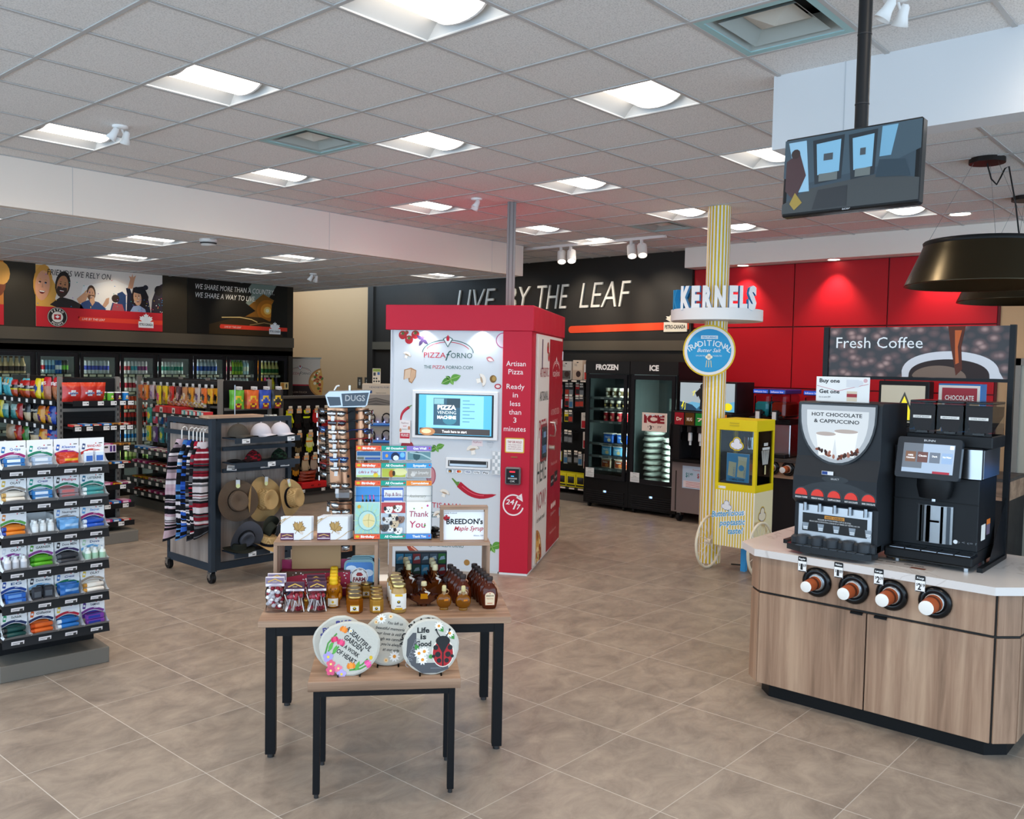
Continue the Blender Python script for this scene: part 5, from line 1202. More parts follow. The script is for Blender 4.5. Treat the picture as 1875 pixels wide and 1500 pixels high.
# hardware wall beside the freezers
HW = (10.95, 8.35, 0)
t = thing('hardware_shelving', 'dark wall shelving of hardware packs between kiosk and freezers', 'shelving', HW, CR)
m = MB(); m.box(-.75, .15, .10, .56, .24, 2.0, '#141214', 'S'); m.box(-.75, -.3, 0, .56, .24, .10, '#55524f', 'S'); m.obj('back_panel', t)
for z in (1.83, .20):
    m = MB(); m.box(-.75, -.25, z - .03, .56, .15, z, '#1f1d1f', 'S')
    for i in range(7): m.rect(-.7 + i * .17, z - .028, -.6 + i * .17, z - .003, -.251, '#e6dcd0')
    m.obj('shelf', t)
R_ = random.Random(11)
def pack(w, h, c, c2):
    def mk():
        m = MB(); m.box(-w / 2, -.012, -h, w / 2, .0, 0, c, 'C', .003); m.rect(-w * .4, -h * .9, w * .4, -h * .45, -.0125, c2); m.rect(-w * .4, -h * .2, w * .3, -h * .08, -.0125, '#e0dcd6'); m.box(-.003, -.02, -.01, .003, .2, -.004, '#888', 'M'); m.rect(-w * .35, .0, w * .35, .03, -.02, '#efe8da')
        return one('hardware_pack', m, '', 'hardware pack')
    return Kit(mk)
pks = [(pack(.09, .17, '#2a2c30', '#7a8086'), 'grey carded hardware pack'), (pack(.085, .16, '#b8272c', '#2a2a2c'), 'red carded hardware pack'), (pack(.09, .15, '#d6c21c', '#33322a'), 'yellow carded hardware pack'), (pack(.08, .18, '#8f959a', '#3a6f9a'), 'silver carded hardware pack'), (pack(.09, .16, '#3b3d42', '#b43a2a'), 'black carded hardware pack with red tool')]
for j, z in enumerate((1.76, 1.58, 1.34, 1.03, .72)):
    for i in range(9):
        if i > 5 and j in (2, 3): continue
        kk, nm = R_.choice(pks)
        row = ('top', 'second', 'third', 'fourth', 'lowest')[j]
        kk.put((HW[0] - .08 - .03 * (i % 2), HW[1] + .40 - i * .1 + .05, z - R_.uniform(0, .012)), CR, f'{nm} on the {row} peg row beside the freezer', 'hardware pack', f'{nm}s on the {row} row')
def bigbox(w, h, d, c, c2, lab, cat='boxed goods'):
    m = MB(); m.box(-w / 2, 0, 0, w / 2, d, h, c, 'C', .003); m.rect(-w / 2 + .01, .01, w / 2 - .01, h * .5, -.0006, c2); m.flat(circ(w * .1, h * .3, w * .25, h * .16, 12), -.0012, '#3a2622'); m.text('TOOL', -w * .2, h * .7, h * .12, -.0008, '#333', w=w * .3); m.flat(circ(0, h * .88, .02, .008), -.0008, '#333')
    return m
for i, (lx_, z, w, h, c, c2, lab) in enumerate(((.42, 1.10, .26, .24, '#ded8d2', '#b3202c', 'white and red boxed pan hanging on the hardware wall'), (.44, .80, .22, .25, '#dcd6d0', '#a8202a', 'white and red boxed tool below the boxed pan'), (.45, .50, .20, .22, '#e0d6d0', '#b0242c', 'white and red boxed lamp low on the hardware wall'), (-.02, 1.831, .20, .28, '#cfcac4', '#5a5450', 'grey pictured box on top of the hardware shelving'), (.2, 1.831, .18, .30, '#e0cdb8', '#c9b09a', 'beige box on top of the hardware shelving'), (.42, 1.831, .20, .24, '#e0ddd8', '#c23a30', 'white box with red base on top of the hardware shelving'))):
    one('boxed_tool', bigbox(w, h, .10, c, c2, lab), lab, 'boxed goods', (HW[0] - .17, HW[1] - lx_, z), CR)
for i in range(5):
    m = MB(); m.box(-.085, 0, 0, .085, .25, .20, '#d9cd1a', 'C', .004); m.grid(lambda u, v: (-.06 + .12 * u, -.002 - .03 * math.sin(PI * u) * math.sin(PI * v), .06 + .1 * v), 8, 6, '#2a2a2c', 'S'); m.rect(-.08, .015, .08, .04, -.0006, '#2a2a22')
    one('yellow_box', m, 'yellow boxed tool on the bottom hardware shelf', 'boxed goods', (HW[0] - .22, HW[1] + .38 - i * .18, .201), CR, 'yellow boxes on the bottom hardware shelf')
# ================================================================== drink cooler row and posters, wall plane y = 12.9
YC = 12.9
mb = MB(); mb.box(-3, YC, 2.12, 8.99, YC + .2, HL, '#332d23', 'S'); mb.box(8.90, YC - .002, 0, 8.99, YC + .9, 2.12, '#352f28', 'S'); mb.box(-3, YC + .0, 2.12, 8.99, YC + .9, 2.2, '#2c2721', 'S')
mb.box(-3, YC + .8, 0, 8.90, YC + .9, 2.12, '#5f6460'); mb.box(8.95, YC + .2, 2.12, 8.99, YC + .9, HL, '#352f28')
rl_ = MB(); rl_.box(-3, YC - .03, 2.26, 8.99, YC - .001, 2.425, '#5a5144', 'S'); struct(rl_, 'trim_1', 'grey brown rail running above the drink cooler doors', 'wall trim')
struct(mb, 'wall_cooler', 'dark panelled wall above and around the drink cooler doors', 'wall')
CP = .576; CX0 = 4.83 - CP * 2
t = thing('drink_cooler', 'long black glass door drink cooler built under the poster wall', 'cooler', (0, YC, 0))
mb = MB(); mb.box(CX0, 0, 0, 8.88, .78, .12, '#121212', 'S'); mb.box(CX0, 0, 2.09, 8.88, .78, 2.118, '#121212', 'S')
mb.obj('casing', t)
mb = MB(); mb.box(CX0, .70, .12, 8.88, .78, 2.09, '#aab2ae'); mb.obj('back_lining', t)
for k in range(10):
    x = CX0 + CP * k
    m = MB(); m.box(x - .02, 0, .12, x + .02, .06, 2.09, '#141414', 'S'); m.obj('mullion', t)
    if k < 9: 
        m = MB(); m.box(x + .024, .064, .2, x + .04, .078, 2.0, '#ffffff', 'J'); m.obj('light_tube', t)
    if k == 9: break
    m = MB()
    for a in ((x + .022, .12, x + .06, 2.088), (x + CP - .06, .12, x + CP - .022, 2.088), (x + .06, .12, x + CP - .06, .17), (x + .06, 2.035, x + CP - .06, 2.088)): m.box(a[0], -.035, a[1], a[2], -.002, a[3], '#18171a', 'S')
    d = m.obj('door', t)
    m = MB(); m.box(x + .06, -.02, .17, x + CP - .06, -.016, 2.035, '#e3ebe8', 'T'); m.obj('glass', d)
    m = MB(); m.tube([(x + CP - .04, -.035, .9), (x + CP - .04, -.07, .95), (x + CP - .04, -.07, 1.3), (x + CP - .04, -.035, 1.35)], .01, '#555', 'S'); m.obj('handle', d)
ZS = (1.79, 1.53, 1.27, 1.03, .78, .5)
for z in ZS:
    m = MB(); m.box(CX0 + .03, .10, z - .015, 8.86, .68, z, '#8d9492', 'M'); m.box(CX0 + .03, .09, z - .04, 8.86, .10, z + .008, '#2a2b2b')
    for k in range(9):
        for j in range(4): m.rect(CX0 + CP * k + .08 + j * .115, z - .036, CX0 + CP * k + .17 + j * .115, z - .004, .0895, '#e9e3c9')
    m.obj('shelf', t)
def drink(kind, c, lab, cap, liquid=None):
    def mk():
        m = MB()
        if kind == 'can': m.lathe([(.022, 0), (.026, .01), (.026, .145), (.021, .157), (.021, .16)], [c, c, c, '#c9cdd0'], 'G', 10); m.lathe([(.0262, .05), (.0262, .10)], lab, 'G', 10, cap=False)
        elif kind == 'pet': m.lathe([(.028, 0), (.031, .02), (.031, .12), (.026, .15), (.012, .175)], [c, c, c, c], 'G', 10); m.lathe([(.0315, .05), (.0315, .11)], lab, 'C', 10, cap=False); m.lathe([(.014, .175), (.014, .195)], cap, 'P', 10)
        else: m.lathe([(.034, 0), (.036, .01), (.036, .10), (.018, .15), (.016, .175)], c, 'G', 10); m.lathe([(.0365, .03), (.0365, .085)], lab, 'C', 10, cap=False); m.lathe([(.02, .175), (.02, .195)], cap, 'P', 10)
        for i_, v_ in enumerate(m.V): m.V[i_] = (v_[0] * 1.15, v_[1] * 1.15, v_[2] * 1.22)
        return one('drink_bottle' if kind != 'can' else 'drink_can', m, '', 'drink')
    return Kit(mk)
DR_ = [
 # door (from the wall end of the row inward), shelf, kit list
 (0, 0, [(drink('glass', '#c9a878', '#e6d6b0', '#5a3a22'), 4, 'tan glass coffee bottle'), ]),
 (1, 0, [(drink('glass', '#d8b98a', '#3a241a', '#6a4a2a'), 6, 'tan glass coffee bottle with dark label')]),
 (2, 0, [(drink('can', '#e3eef0', '#c02a3a', '#fff'), 2, 'white energy can with red band'), (drink('can', '#9fd0e6', '#2a6ab0', '#fff'), 3, 'sky blue energy can'), (drink('can', '#1f66b8', '#e6eef2', '#fff'), 2, 'royal blue energy can'), (drink('can', '#3a3d3a', '#6ac02a', '#fff'), 2, 'dark energy can with green mark')]),
 (3, 0, [(drink('can', '#d4dbe2', '#2a3fb0', '#fff'), 8, 'silver and blue energy can')]),
 (4, 0, [(drink('can', '#e9e6e6', '#b83a4a', '#fff'), 3, 'white can with pink band'), (drink('can', '#d0d6da', '#3a9ab0', '#fff'), 2, 'silver can with teal band'), (drink('can', '#e9e0e4', '#8a2a6a', '#fff'), 3, 'white can with purple band')]),
 (5, 0, [(drink('can', '#e3ece8', '#16806a', '#fff'), 8, 'white and teal sparkling can')]),
 (6, 0, [(drink('pet', '#cfdbe6', '#2a4fa0', '#eee'), 7, 'clear water bottle with blue label')]),
 (7, 0, [(drink('pet', '#e0d9b8', '#b0325a', '#c8282e'), 2, 'pale iced tea bottle with red cap'), (drink('pet', '#9cc43a', '#3a8a2a', '#3a9a3a'), 4, 'green drink bottle'), (drink('pet', '#bfe0e8', '#e6e8d0', '#e8eef0'), 2, 'pale blue drink bottle')]),
 (8, 0, [(drink('pet', '#e8961f', '#d86a1a', '#e8a02a'), 1, 'tall orange juice bottle'), (drink('glass', '#e6d68a', '#2f6a3a', '#f0ece0'), 5, 'yellow juice bottle with green label')]),
 (8, 1, [(drink('glass', '#f0a82a', '#f0c040', '#f6e9d0'), 2, 'orange juice bottle'), (drink('glass', '#f04a8a', '#f06a9a', '#f6e9e0'), 2, 'bright pink juice bottle'), (drink('glass', '#f0d02a', '#f0e060', '#f6f0d0'), 1, 'bright yellow juice bottle'), (drink('glass', '#5a4a6a', '#8a7a9a', '#eee'), 1, 'dark purple juice bottle')]),
 (7, 1, [(drink('pet', '#d0d9dc', '#c22a2a', '#c9242a'), 7, 'clear bottle with red cap')]),
 (6, 1, [(drink('pet', '#cfd9e2', '#4a6a9a', '#d0d6da'), 7, 'clear water bottle with pale label')]),
 (5, 1, [(drink('can', '#d0a070', '#a0622a', '#fff'), 7, 'copper coloured can')]),
 (4, 1, [(drink('pet', '#eceae4', '#b03040', '#eee'), 7, 'white milk drink bottle with red mark')]),
 (3, 1, [(drink('can', '#dfe6ea', '#2a3a8a', '#fff'), 8, 'white can with navy mark')]),
 (2, 1, [(drink('can', '#4a9ad0', '#e0e8f0', '#fff'), 8, 'pale blue can')]),
 (4, 2, [(drink('can', '#e4583a', '#f0ece8', '#fff'), 8, 'red and white can')]), (4, 3, [(drink('can', '#c22a22', '#20201f', '#fff'), 8, 'red and black can')]),
 (4, 4, [(drink('can', '#dfe8f0', '#2a7ac0', '#fff'), 8, 'white and blue can')]), (4, 5, [(drink('pet', '#6a9a3a', '#d0e08a', '#e8e8d0'), 7, 'lime green drink bottle')]),
]
ordn = ('ninth', 'eighth', 'seventh', 'sixth', 'fifth', 'fourth', 'third', 'second', 'first')
shn = ('top', 'second', 'third', 'fourth', 'fifth', 'lowest')
for dn, sh, lst in DR_:
    if dn == 0: continue
    k = dn          # door index along x
    xs = CX0 + CP * k + .11; tot = sum(a[1] for a in lst); dx = (CP - .22) / max(1, tot - 1); i = 0
    for kit, n_, nm in lst:
        lab = f'{nm} on the {shn[sh]} shelf of the {ordn[dn]} cooler door'
        for q in range(n_):
            kit.put((xs + dx * i, YC + .14, ZS[sh] + .001), 0, lab, 'drink', f'{nm}s, {ordn[dn]} cooler door, {shn[sh]} shelf'); i += 1
# small card stuck on the last door
m = MB(); m.box(0, -.003, 0, .16, 0, .12, '#e6c98a'); m.rect(.01, .01, .07, .11, -.0035, '#c98a3a'); m.flat(circ(.12, .06, .015, .04), -.0035, '#2a2a2a')
one('door_card', m, 'small tan card stuck on the glass of the end cooler door', 'sign card', (8.72, YC - .036, 1.55), 0)

# ------------------------------------------------------------------ posters
PNL = '#2c2a22'
def face(m, x, z, w, h, y, skin, hair, tilt=0, beard=None, mouth=True):
    T = lambda o: rot2(o, tilt, (x, z))
    m.flat(T(circ(x, z + h * .12, w * 1.12, h * 1.02, 16)), y, hair)
    m.flat(T(circ(x, z - h * .06, w * .86, h * .86, 16)), y - .0004, skin)
    if beard: m.flat(T(circ(x, z - h * .42, w * .80, h * .48, 14, PI, 2 * PI) + [(x + w * .7, z - h * .1), (x - w * .7, z - h * .1)]), y - .0006, beard)
    for sx in (-.34, .34): m.flat(T(circ(x + sx * w, z + h * .12, w * .15, h * .05, 8)), y - .0008, '#2a1a14'); m.flat(T([(x + sx * w - w * .2, z + h * .25), (x + sx * w + w * .2, z + h * .25), (x + sx * w, z + h * .30)]), y - .0008, hair)
    m.flat(T([(x - w * .03, z + h * .1), (x + w * .12, z - h * .18), (x - w * .1, z - h * .18)]), y - .0008, tuple(a * .72 for a in lin(skin)))
    if mouth: m.flat(T(circ(x, z - h * .36, w * .36, h * .18, 10, PI, 2 * PI)), y - .001, '#6a1a1c'); m.flat(T([(x - w * .32, z - h * .37), (x + w * .32, z - h * .37), (x + w * .26, z - h * .43), (x - w * .26, z - h * .43)]), y - .0012, '#f6efe6')
def poster(x0, x1, z0, z1, name, lab):
    m = MB(); m.box(x0, -.012, z0, x1, 0, z1, '#222'); return m
X0, X1, Z0, Z1 = 4.84, 6.64, 2.44, 3.285
W_, H_ = X1 - X0, Z1 - Z0
m = poster(X0, X1, Z0, Z1, '', '')
U = lambda u, v: (X0 + W_ * u, Z0 + H_ * v)
P_ = lambda *a: [U(*q) for q in a]
m.rect(X0, Z0, X1, Z1, -.0125, '#e9ddd2'); m.flat(P_((.3, .31), (.75, .31), (.8, .7), (.6, .85), (.35, .7)), -.0129, '#f2ece6')
R_ = random.Random(21)
def blob(o, c, y): m.flat([U(*q) for q in o], y, c)
blob([(0, .31), (.17, .31), (.14, .46), (.16, .62), (.12, .78), (.09, .93), (.05, .99), (0, .99)], '#d8a04a', -.0135)
face(m, *U(.05, .68), .11, .24, -.014, '#d99a78', '#cf9440', -.1)
blob([(.10, .36), (.17, .31), (.36, .31), (.33, .40), (.27, .46), (.18, .50)], '#2a2422', -.0150)
face(m, *U(.195, .68), .09, .18, -.0153, '#b98058', '#241a16', -.15, '#3a2a22')
blob([(.30, .48), (.36, .60), (.385, .66), (.37, .58), (.395, .62), (.385, .54), (.37, .46), (.32, .40)], '#d9a07a', -.0156)
blob([(.32, .31), (.34, .44), (.40, .48), (.47, .45), (.52, .36), (.53, .31)], '#2f4a7a', -.0150)
face(m, *U(.412, .58), .056, .11, -.0153, '#d8a27e', '#4a3020', 0, '#6a4630'); blob([(.40, .46), (.41, .55), (.435, .54), (.44, .44), (.42, .38)], '#d9a680', -.0160)
blob([(.49, .36), (.53, .52), (.555, .54), (.55, .44), (.52, .36)], '#cfa080', -.0148)
blob([(.56, .31), (.58, .46), (.62, .44), (.62, .62), (.66, .66), (.69, .60), (.69, .31)], '#28426e', -.0149); blob([(.57, .31), (.59, .45), (.66, .44), (.68, .31)], '#b0525a', -.0152)
m.flat([U(.605 + a, .53 + b) for a, b in circ(0, 0, .032, .07, 12)], -.0155, '#3a2a22')
blob([(.695, .31), (.70, .62), (.69, .72), (.72, .74), (.745, .60), (.80, .50), (.88, .54), (.90, .31)], '#1d2238', -.0150)
blob([(.705, .72), (.725, .88), (.715, .94), (.735, .92), (.745, .98), (.75, .92), (.775, .96), (.76, .86), (.745, .72)], '#d9a07c', -.0152)
blob([(.73, .55), (.75, .74), (.84, .78), (.88, .60), (.87, .40), (.84, .34), (.75, .34)], '#241c22', -.0153)
face(m, *U(.785, .58), .07, .135, -.0156, '#dca886', '#2a1c1c', .12)
blob([(.755, .66), (.765, .75), (.82, .77), (.845, .70), (.835, .63)], '#22222a', -.0170); m.flat([U(.855 + a, .76 + b) for a, b in circ(0, 0, .022, .045, 10)], -.0171, '#2a2a34')
blob([(.90, .31), (.91, .55), (.95, .78), (1, .85), (1, .31)], '#2a2030', -.0152); m.flat([U(.965 + a, .72 + b) for a, b in circ(0, 0, .035, .09, 12)], -.0154, '#1c1418')
blob([(.72, .31), (.75, .42), (.80, .44), (.85, .38), (.86, .31)], '#9fb0d0', -.0174)
for i in range(70):
    u = R_.choice((R_.uniform(.7, 1), R_.uniform(0, 1))); v = R_.uniform(.33, .6 if u > .6 else .9)
    m.flat(circ(*U(u, v), .007, None, 6), -.0178 - i * .00001, R_.choice(['#e04a6a', '#3a8ad0', '#e8c040', '#40b0a0', '#f0f0f0', '#9a5ac0']))
m.rect(X0, Z0, X1, Z0 + H_ * .325, -.0190, '#c8202c')
m.flat(circ(*U(.155, .165), .135, None, 26), -.0194, '#23201e'); m.flat(circ(*U(.155, .165), .128, None, 26), -.0196, '#e9e0d0'); m.flat(circ(*U(.155, .165), .122, None, 26), -.0198, '#23201e'); m.flat(circ(*U(.155, .165), .075, None, 22), -.02, '#efe6da'); m.rect(X0 + W_ * .155 - .045, Z0 + H_ * .165 - .035, X0 + W_ * .155 + .045, Z0 + H_ * .165 + .035, -.0204, '#c02028')
m.flat([(X0 + W_ * .155 + a * .045, Z0 + H_ * .165 - .012 + b * .04) for a, b in LEAF], -.0208, '#fff')
m.arct('PETRO', *U(.155, .165), .085, PI / 2, .028, -.0202, '#efe6da', bold=.04, adv=1.15); m.arct('POINTS', *U(.155, .165), .113, -PI / 2, .028, -.0202, '#efe6da', bold=.04, adv=1.15, inv=True)
m.flat([U(.31, .19)] + [U(.325 - .014 * math.sin(a), .155 + .038 * math.cos(a)) for a in [PI * i / 8 for i in range(9)]] + [U(1, .117), U(1, .193)], -.0194, '#e8402c')
m.text('LIVE BY THE LEAF', *U(.43, .137), .032, -.0198, '#f4e6dc', w=.32, shear=.2); leafbadge(m, *U(.857, .055), .23, -.0200)
m.text('FRIENDS WE RELY ON', *U(.325, .84), .085, -.0185, '#2a2624', w=.88, shear=.2)
one('friends_poster', m, 'wall poster of cheering friends with a red band, FRIENDS WE RELY ON', 'poster', (0, YC - .004, 0))
X0, X1, Z0, Z1 = 7.05, 8.86, 2.44, 3.285; W_, H_ = X1 - X0, Z1 - Z0
m = poster(X0, X1, Z0, Z1, '', '')
m.rect(X0, Z0, X1, Z1, -.0125, '#17140e')
blob([(.55, .45), (.8, .75), (.88, 1), (.62, 1), (.5, .7)], '#7d8a80', -.0128); blob([(.5, .42), (.62, .62), (.74, .82), (.95, .62), (1, .3), (.6, .3)], '#8a5a1e', -.0130)
for r, c in ((.20, '#b06a1c'), (.13, '#e0902c'), (.07, '#f8d070'), (.035, '#fff4cc')): m.flat(circ(*U(.785, .50), r, r * .9, 20), -.0133 - (.2 - r) * .004, c)
blob([(.0, 0), (0, 1), (.55, 1), (.62, .8), (.56, .62), (.66, .48), (.5, .3), (.3, .2)], '#15130d', -.0145); blob([(.82, .3), (.83, .62), (.88, .8), (.96, .9), (1, .9), (1, .25)], '#1c1a12', -.0146)
blob([(.2, .18), (.5, .36), (.72, .36), (.9, .22), (.95, 0), (.2, 0)], '#3a2a12', -.0148); strip(m, P_((.32, .32), (.5, .34), (.62, .31), (.68, .26)), .014, -.0152, '#e0c080'); strip(m, P_((.6, .2), (.75, .26), (.9, .22)), .014, -.0152, '#a08050')
m.flat([U(.30, .19)] + [U(.315 - .014 * math.sin(a), .145 + .036 * math.cos(a)) for a in [PI * i / 8 for i in range(9)]] + [U(1, .109), U(1, .181)], -.0160, '#e8402c'); m.text('LIVE BY THE LEAF', *U(.43, .127), .03, -.0164, '#f4e6dc', w=.30, shear=.2); leafbadge(m, *U(.865, .045), .22, -.0166)
m.text('WE SHARE MORE THAN A COUNTRY.', X0 + .07 * W_, Z0 + .815 * H_, .085, -.0165, '#f2efe8', w=1.42, shear=.2, al='l'); m.text('WE SHARE A WAY TO LIVE.', X0 + .07 * W_, Z0 + .66 * H_, .085, -.0165, '#f2efe8', w=1.06, shear=.2, al='l')
one('sunset_poster', m, 'dark wall poster of a sunset road with WE SHARE A WAY TO LIVE', 'poster', (0, YC - .004, 0))
m = MB(); m.box(2.9, -.012, 2.44, 4.44, 0, 3.285, '#c9782c'); m.rect(2.9, 2.44, 4.44, 2.71, -.0125, '#c8202c'); m.flat(circ(4.35, 3.0, .12, .2, 14), -.0128, '#7a3a1c'); m.flat(circ(4.42, 3.12, .1, .15, 14), -.013, '#e0a04a')
one('orange_poster', m, 'orange wall poster cut by the edge of the picture', 'poster', (0, YC - .004, 0))
for x in (4.62, 6.84, 5.9, 7.9): spot((x, YC - .75, HL - .05), (x, YC, 2.75), 14, 1.1, (1, .85, .62))
# roll-up banner
t = thing('rollup_banner', 'roll-up banner for an automated pizza oven beside the cooler end', 'banner', (9.14, 13.46, 0), -.785)
m = MB(); m.box(.0, -.004, .1, .68, .0, 2.08, '#2a1a16', 'C'); m.rect(.0, 1.62, .68, 2.08, -.0045, '#cfc2b2'); m.rect(0, 1.60, .68, 1.625, -.0048, '#a82030')
pizza_logo(m, .14, .52, 1.80, -.005, '#a8404a', '#4a4a48', '#b03a3a'); pizza(m, .74, 1.66, .26, -.0055, 1.75, 4.6, seed=8)
m.text('OUR LOW-TOUCH', .28, 1.47, .035, -.005, '#b09a86', w=.34); m.text('AUTOMATED', .27, 1.345, .085, -.005, '#efe2d2', w=.46, bold=.02); m.text('PIZZA OVEN', .27, 1.21, .085, -.005, '#efe2d2', w=.46, bold=.02); m.obj('banner_sheet', t)
m = MB(); m.box(-.02, -.012, 2.08, .70, .012, 2.105, '#5a544c', 'M'); m.obj('top_bar', t); m = MB(); m.box(-.02, -.08, 0, .70, .08, .1, '#4a4a4c', 'S'); m.obj('base', t)
for y, lab in ((13.94, 'small grey washroom sign plate on the beige wall, farther one'), (13.72, 'small grey washroom sign plate beside the dark panel edge')):
    m = MB(); m.box(-.07, -.008, 0, .07, 0, .22, '#4a443c', 'S'); m.flat(circ(0, .16, .02, n=10), -.0085, '#b9b0a0'); m.flat([(-.03, .13), (.03, .13), (.02, .06), (-.02, .06)], -.0085, '#b9b0a0')
    one('washroom_sign', m, lab, 'sign', (11.298, y, 1.52), CR)
# ================================================================== gondolas and their goods
GR, BLK = '#6b6864', '#141315'
def bagmesh(m, w, h, d, cf, text=None, tcol='#fff', tz=.6, tw=.75, th=.14, k='K', x=0, z=0, seed=0):
    """a pillow bag standing on z, front at -y; cf(u, v) gives its print"""
    def side(s):
        def f(u, v):
            e = (math.sin(PI * u) ** .5) * (math.sin(PI * min(max(v, .02), .98)) ** .45)
            wob = .006 * math.sin(11 * u + seed) * math.sin(9 * v + seed * 2)
            return (x + w * (u - .5) * (1 - .06 * math.sin(PI * v)), s * (d * e + wob * (e > .1)), z + h * v)
        return f
    m.grid(side(-1), 8, 10, lambda u, v: lin(cf(u, v)), k)
    m.grid(side(1), 4, 4, lambda u, v: lin(cf(.5, v)), k)
    if text: m.text(text, x, z + h * tz, h * th, -d - .004, tcol, w=w * tw, bold=.03, shear=.15, rot=.08)
    return m
def bands(*st):
    """st: (upper limit of v, colour) pairs from the bottom up"""
    def f(u, v):
        for lim, c in st:
            if v <= lim: return c
        return st[-1][1]
    return f
def blotch(base, spot, cx=.5, cy=.35, r=.28, top=None):
    def f(u, v):
        if (u - cx) ** 2 + ((v - cy) * 1.2) ** 2 < r * r: return spot
        if top and v > .82: return top
        return base
    return f
def bagkit(nm, w, h, d, cf, text=None, tcol='#fff', **kw):
    def mk():
        m = MB(); bagmesh(m, w, h, d, cf, text, tcol, **kw); return one(nm, m, '', 'snack bag')
    return Kit(mk)
def shelf(t, x0, x1, y0, y1, z, tags=(), lip=.035, gap=.1):
    m = MB(); m.box(x0, y0, z - .02, x1, y1, z, '#1c1b1d', 'S'); m.box(x0, y0 - .008, z - lip - .01, x1, y0, z + .012, '#161517', 'S')
    o = m.obj('shelf', t)
    for x in tags:
        m = MB(); m.box(x - .032, y0 - .0095, z - lip - .004, x + .032, y0 - .0082, z + .004, '#e6e6e6', 'C'); m.rect(x - .025, z - .018, x + .005, z - .013, y0 - .0097, '#888'); m.rect(x + .01, z - .022, x + .028, z - .010, y0 - .0097, '#555'); m.obj('price_tag', o)
    return o
# ---- chip gondola (long side faces -x, end faces -y)
G1 = thing('chip_gondola', 'long black shop gondola with chip bags on its side and red bags at its end', 'gondola', (0, 0, 0))
m = MB(); m.box(4.24, 9.97, .1, 4.34, 12.05, 1.80, BLK, 'S'); m.box(3.98, 9.93, .1, 4.58, 9.97, 1.80, BLK, 'S')
for i in range(11): m.box(4.0, 9.925, .62 + i * .075, 4.56, 9.93, .63 + i * .075, '#0c0c0d', 'S')
m.obj('back_panel', G1)
m = MB(); m.box(3.96, 9.98, 0, 4.62, 12.05, .12, GR, 'S'); m.box(4.0, 9.58, 0, 4.66, 9.98, .125, '#77736c', 'S', .004); m.obj('base', G1)
for x in (3.965, 4.58):
    m = MB(); m.box(x - .02, 9.90, .12, x + .02, 9.95, 1.82, '#7b7772', 'S')
    for i in range(24): m.box(x - .006, 9.898, .3 + i * .06, x + .006, 9.90, .33 + i * .06, '#222')
    m.obj('upright', G1)
m = MB(); m.box(3.985, 9.90, 1.44, 4.56, 9.93, 1.475, '#7b7772', 'S'); m.obj('cross_bar', G1)
for y in (10.75, 11.5): 
    m = MB(); m.box(4.225, y - .02, .12, 4.24, y + .02, 1.82, '#7b7772', 'S'); m.obj('upright', G1)
for z, tg in ((1.555, (4.12, 4.28, 4.42, 4.52, 4.61)), (1.285, (4.04, 4.16, 4.34, 4.42, 4.52, 4.60)), (1.06, (4.36, 4.56)), (.86, (4.1, 4.3, 4.5)), (.63, (4.2, 4.52)), (.42, (4.15, 4.35, 4.55)), (.22, (4.2, 4.5))):
    shelf(G1, 3.99, 4.65, 9.66, 9.92, z, tg)
for z in (1.55, 1.28, 1.03, .75, .45):
    m = MB(); m.push((0, 0, 0), -PI / 2); m.box(-12.05, 3.95, z - .02, -9.985, 4.24, z, '#1c1b1d', 'S'); m.box(-12.05, 3.94, z - .045, -9.985, 3.95, z + .012, '#161517', 'S'); s_ = m.obj('shelf', G1)
    for i in range(9):
        m = MB(); m.push((0, 0, 0), -PI / 2); x = -10.1 - i * .22; m.box(x - .03, 3.9385, z - .04, x + .03, 3.9398, z + .0, '#e2e2e2', 'C'); m.obj('price_tag', s_)
def chip(kit, y, z, lab, grp=None, jit=0): kit.put((4.07 + jit * .03, y, z + .001), (0, 0, CR + R_.uniform(-.15, .15)), lab, 'snack bag', grp or lab)
R_ = random.Random(31)
W1 = 'on the top shelf of the chip gondola'; W2 = 'on the second shelf of the chip gondola'; W3 = 'on the third shelf of the chip gondola'
ck = dict(
 teal=bagkit('chip_bag', .17, .22, .04, blotch('#4fb3c0', '#e8a23a', .6, .8, .2), 'Bites', '#e6f4f4'),
 doritos=bagkit('chip_bag', .19, .20, .05, bands((.35, '#b0401a'), (.5, '#c9b21c'), (.72, '#1b1a1a'), (1, '#b3221e')), 'Doritos', '#f4f0ea', tz=.58),
 yellow=bagkit('chip_bag', .16, .23, .04, blotch('#e6cf1f', '#2a4a9c', .5, .5, .2)),
 bits=bagkit('chip_bag', .15, .25, .045, bands((.55, '#b5704a'), (.7, '#c9282e'), (1, '#c3202a')), 'BITS', '#ffffff', tz=.66),
 tealbox=bagkit('chip_bag', .15, .17, .04, bands((.6, '#3f8f8a'), (1, '#a9c9c0')), None),
 redbag=bagkit('chip_bag', .20, .19, .05, blotch('#b3261f', '#d8762a', .5, .3, .25), 'Ringolos', '#f0ead9'),
 dark=bagkit('chip_bag', .19, .20, .05, bands((.5, '#c9b08a'), (1, '#25262a')), 'Sun', '#e8e0d0'),
 orange=bagkit('chip_bag', .17, .19, .05, blotch('#e09a1f', '#5a2a6a', .5, .25, .25, '#d86a1a')),
 ruffles=bagkit('chip_bag', .17, .20, .05, blotch('#2343a0', '#d9b86a', .5, .25, .25), 'Ruffles', '#e0303a'),
 tan=bagkit('chip_bag', .18, .18, .05, bands((1, '#a98a6a')), None), green=bagkit('chip_bag', .18, .18, .05, blotch('#3a7a2a', '#c9322a', .5, .7, .2)))
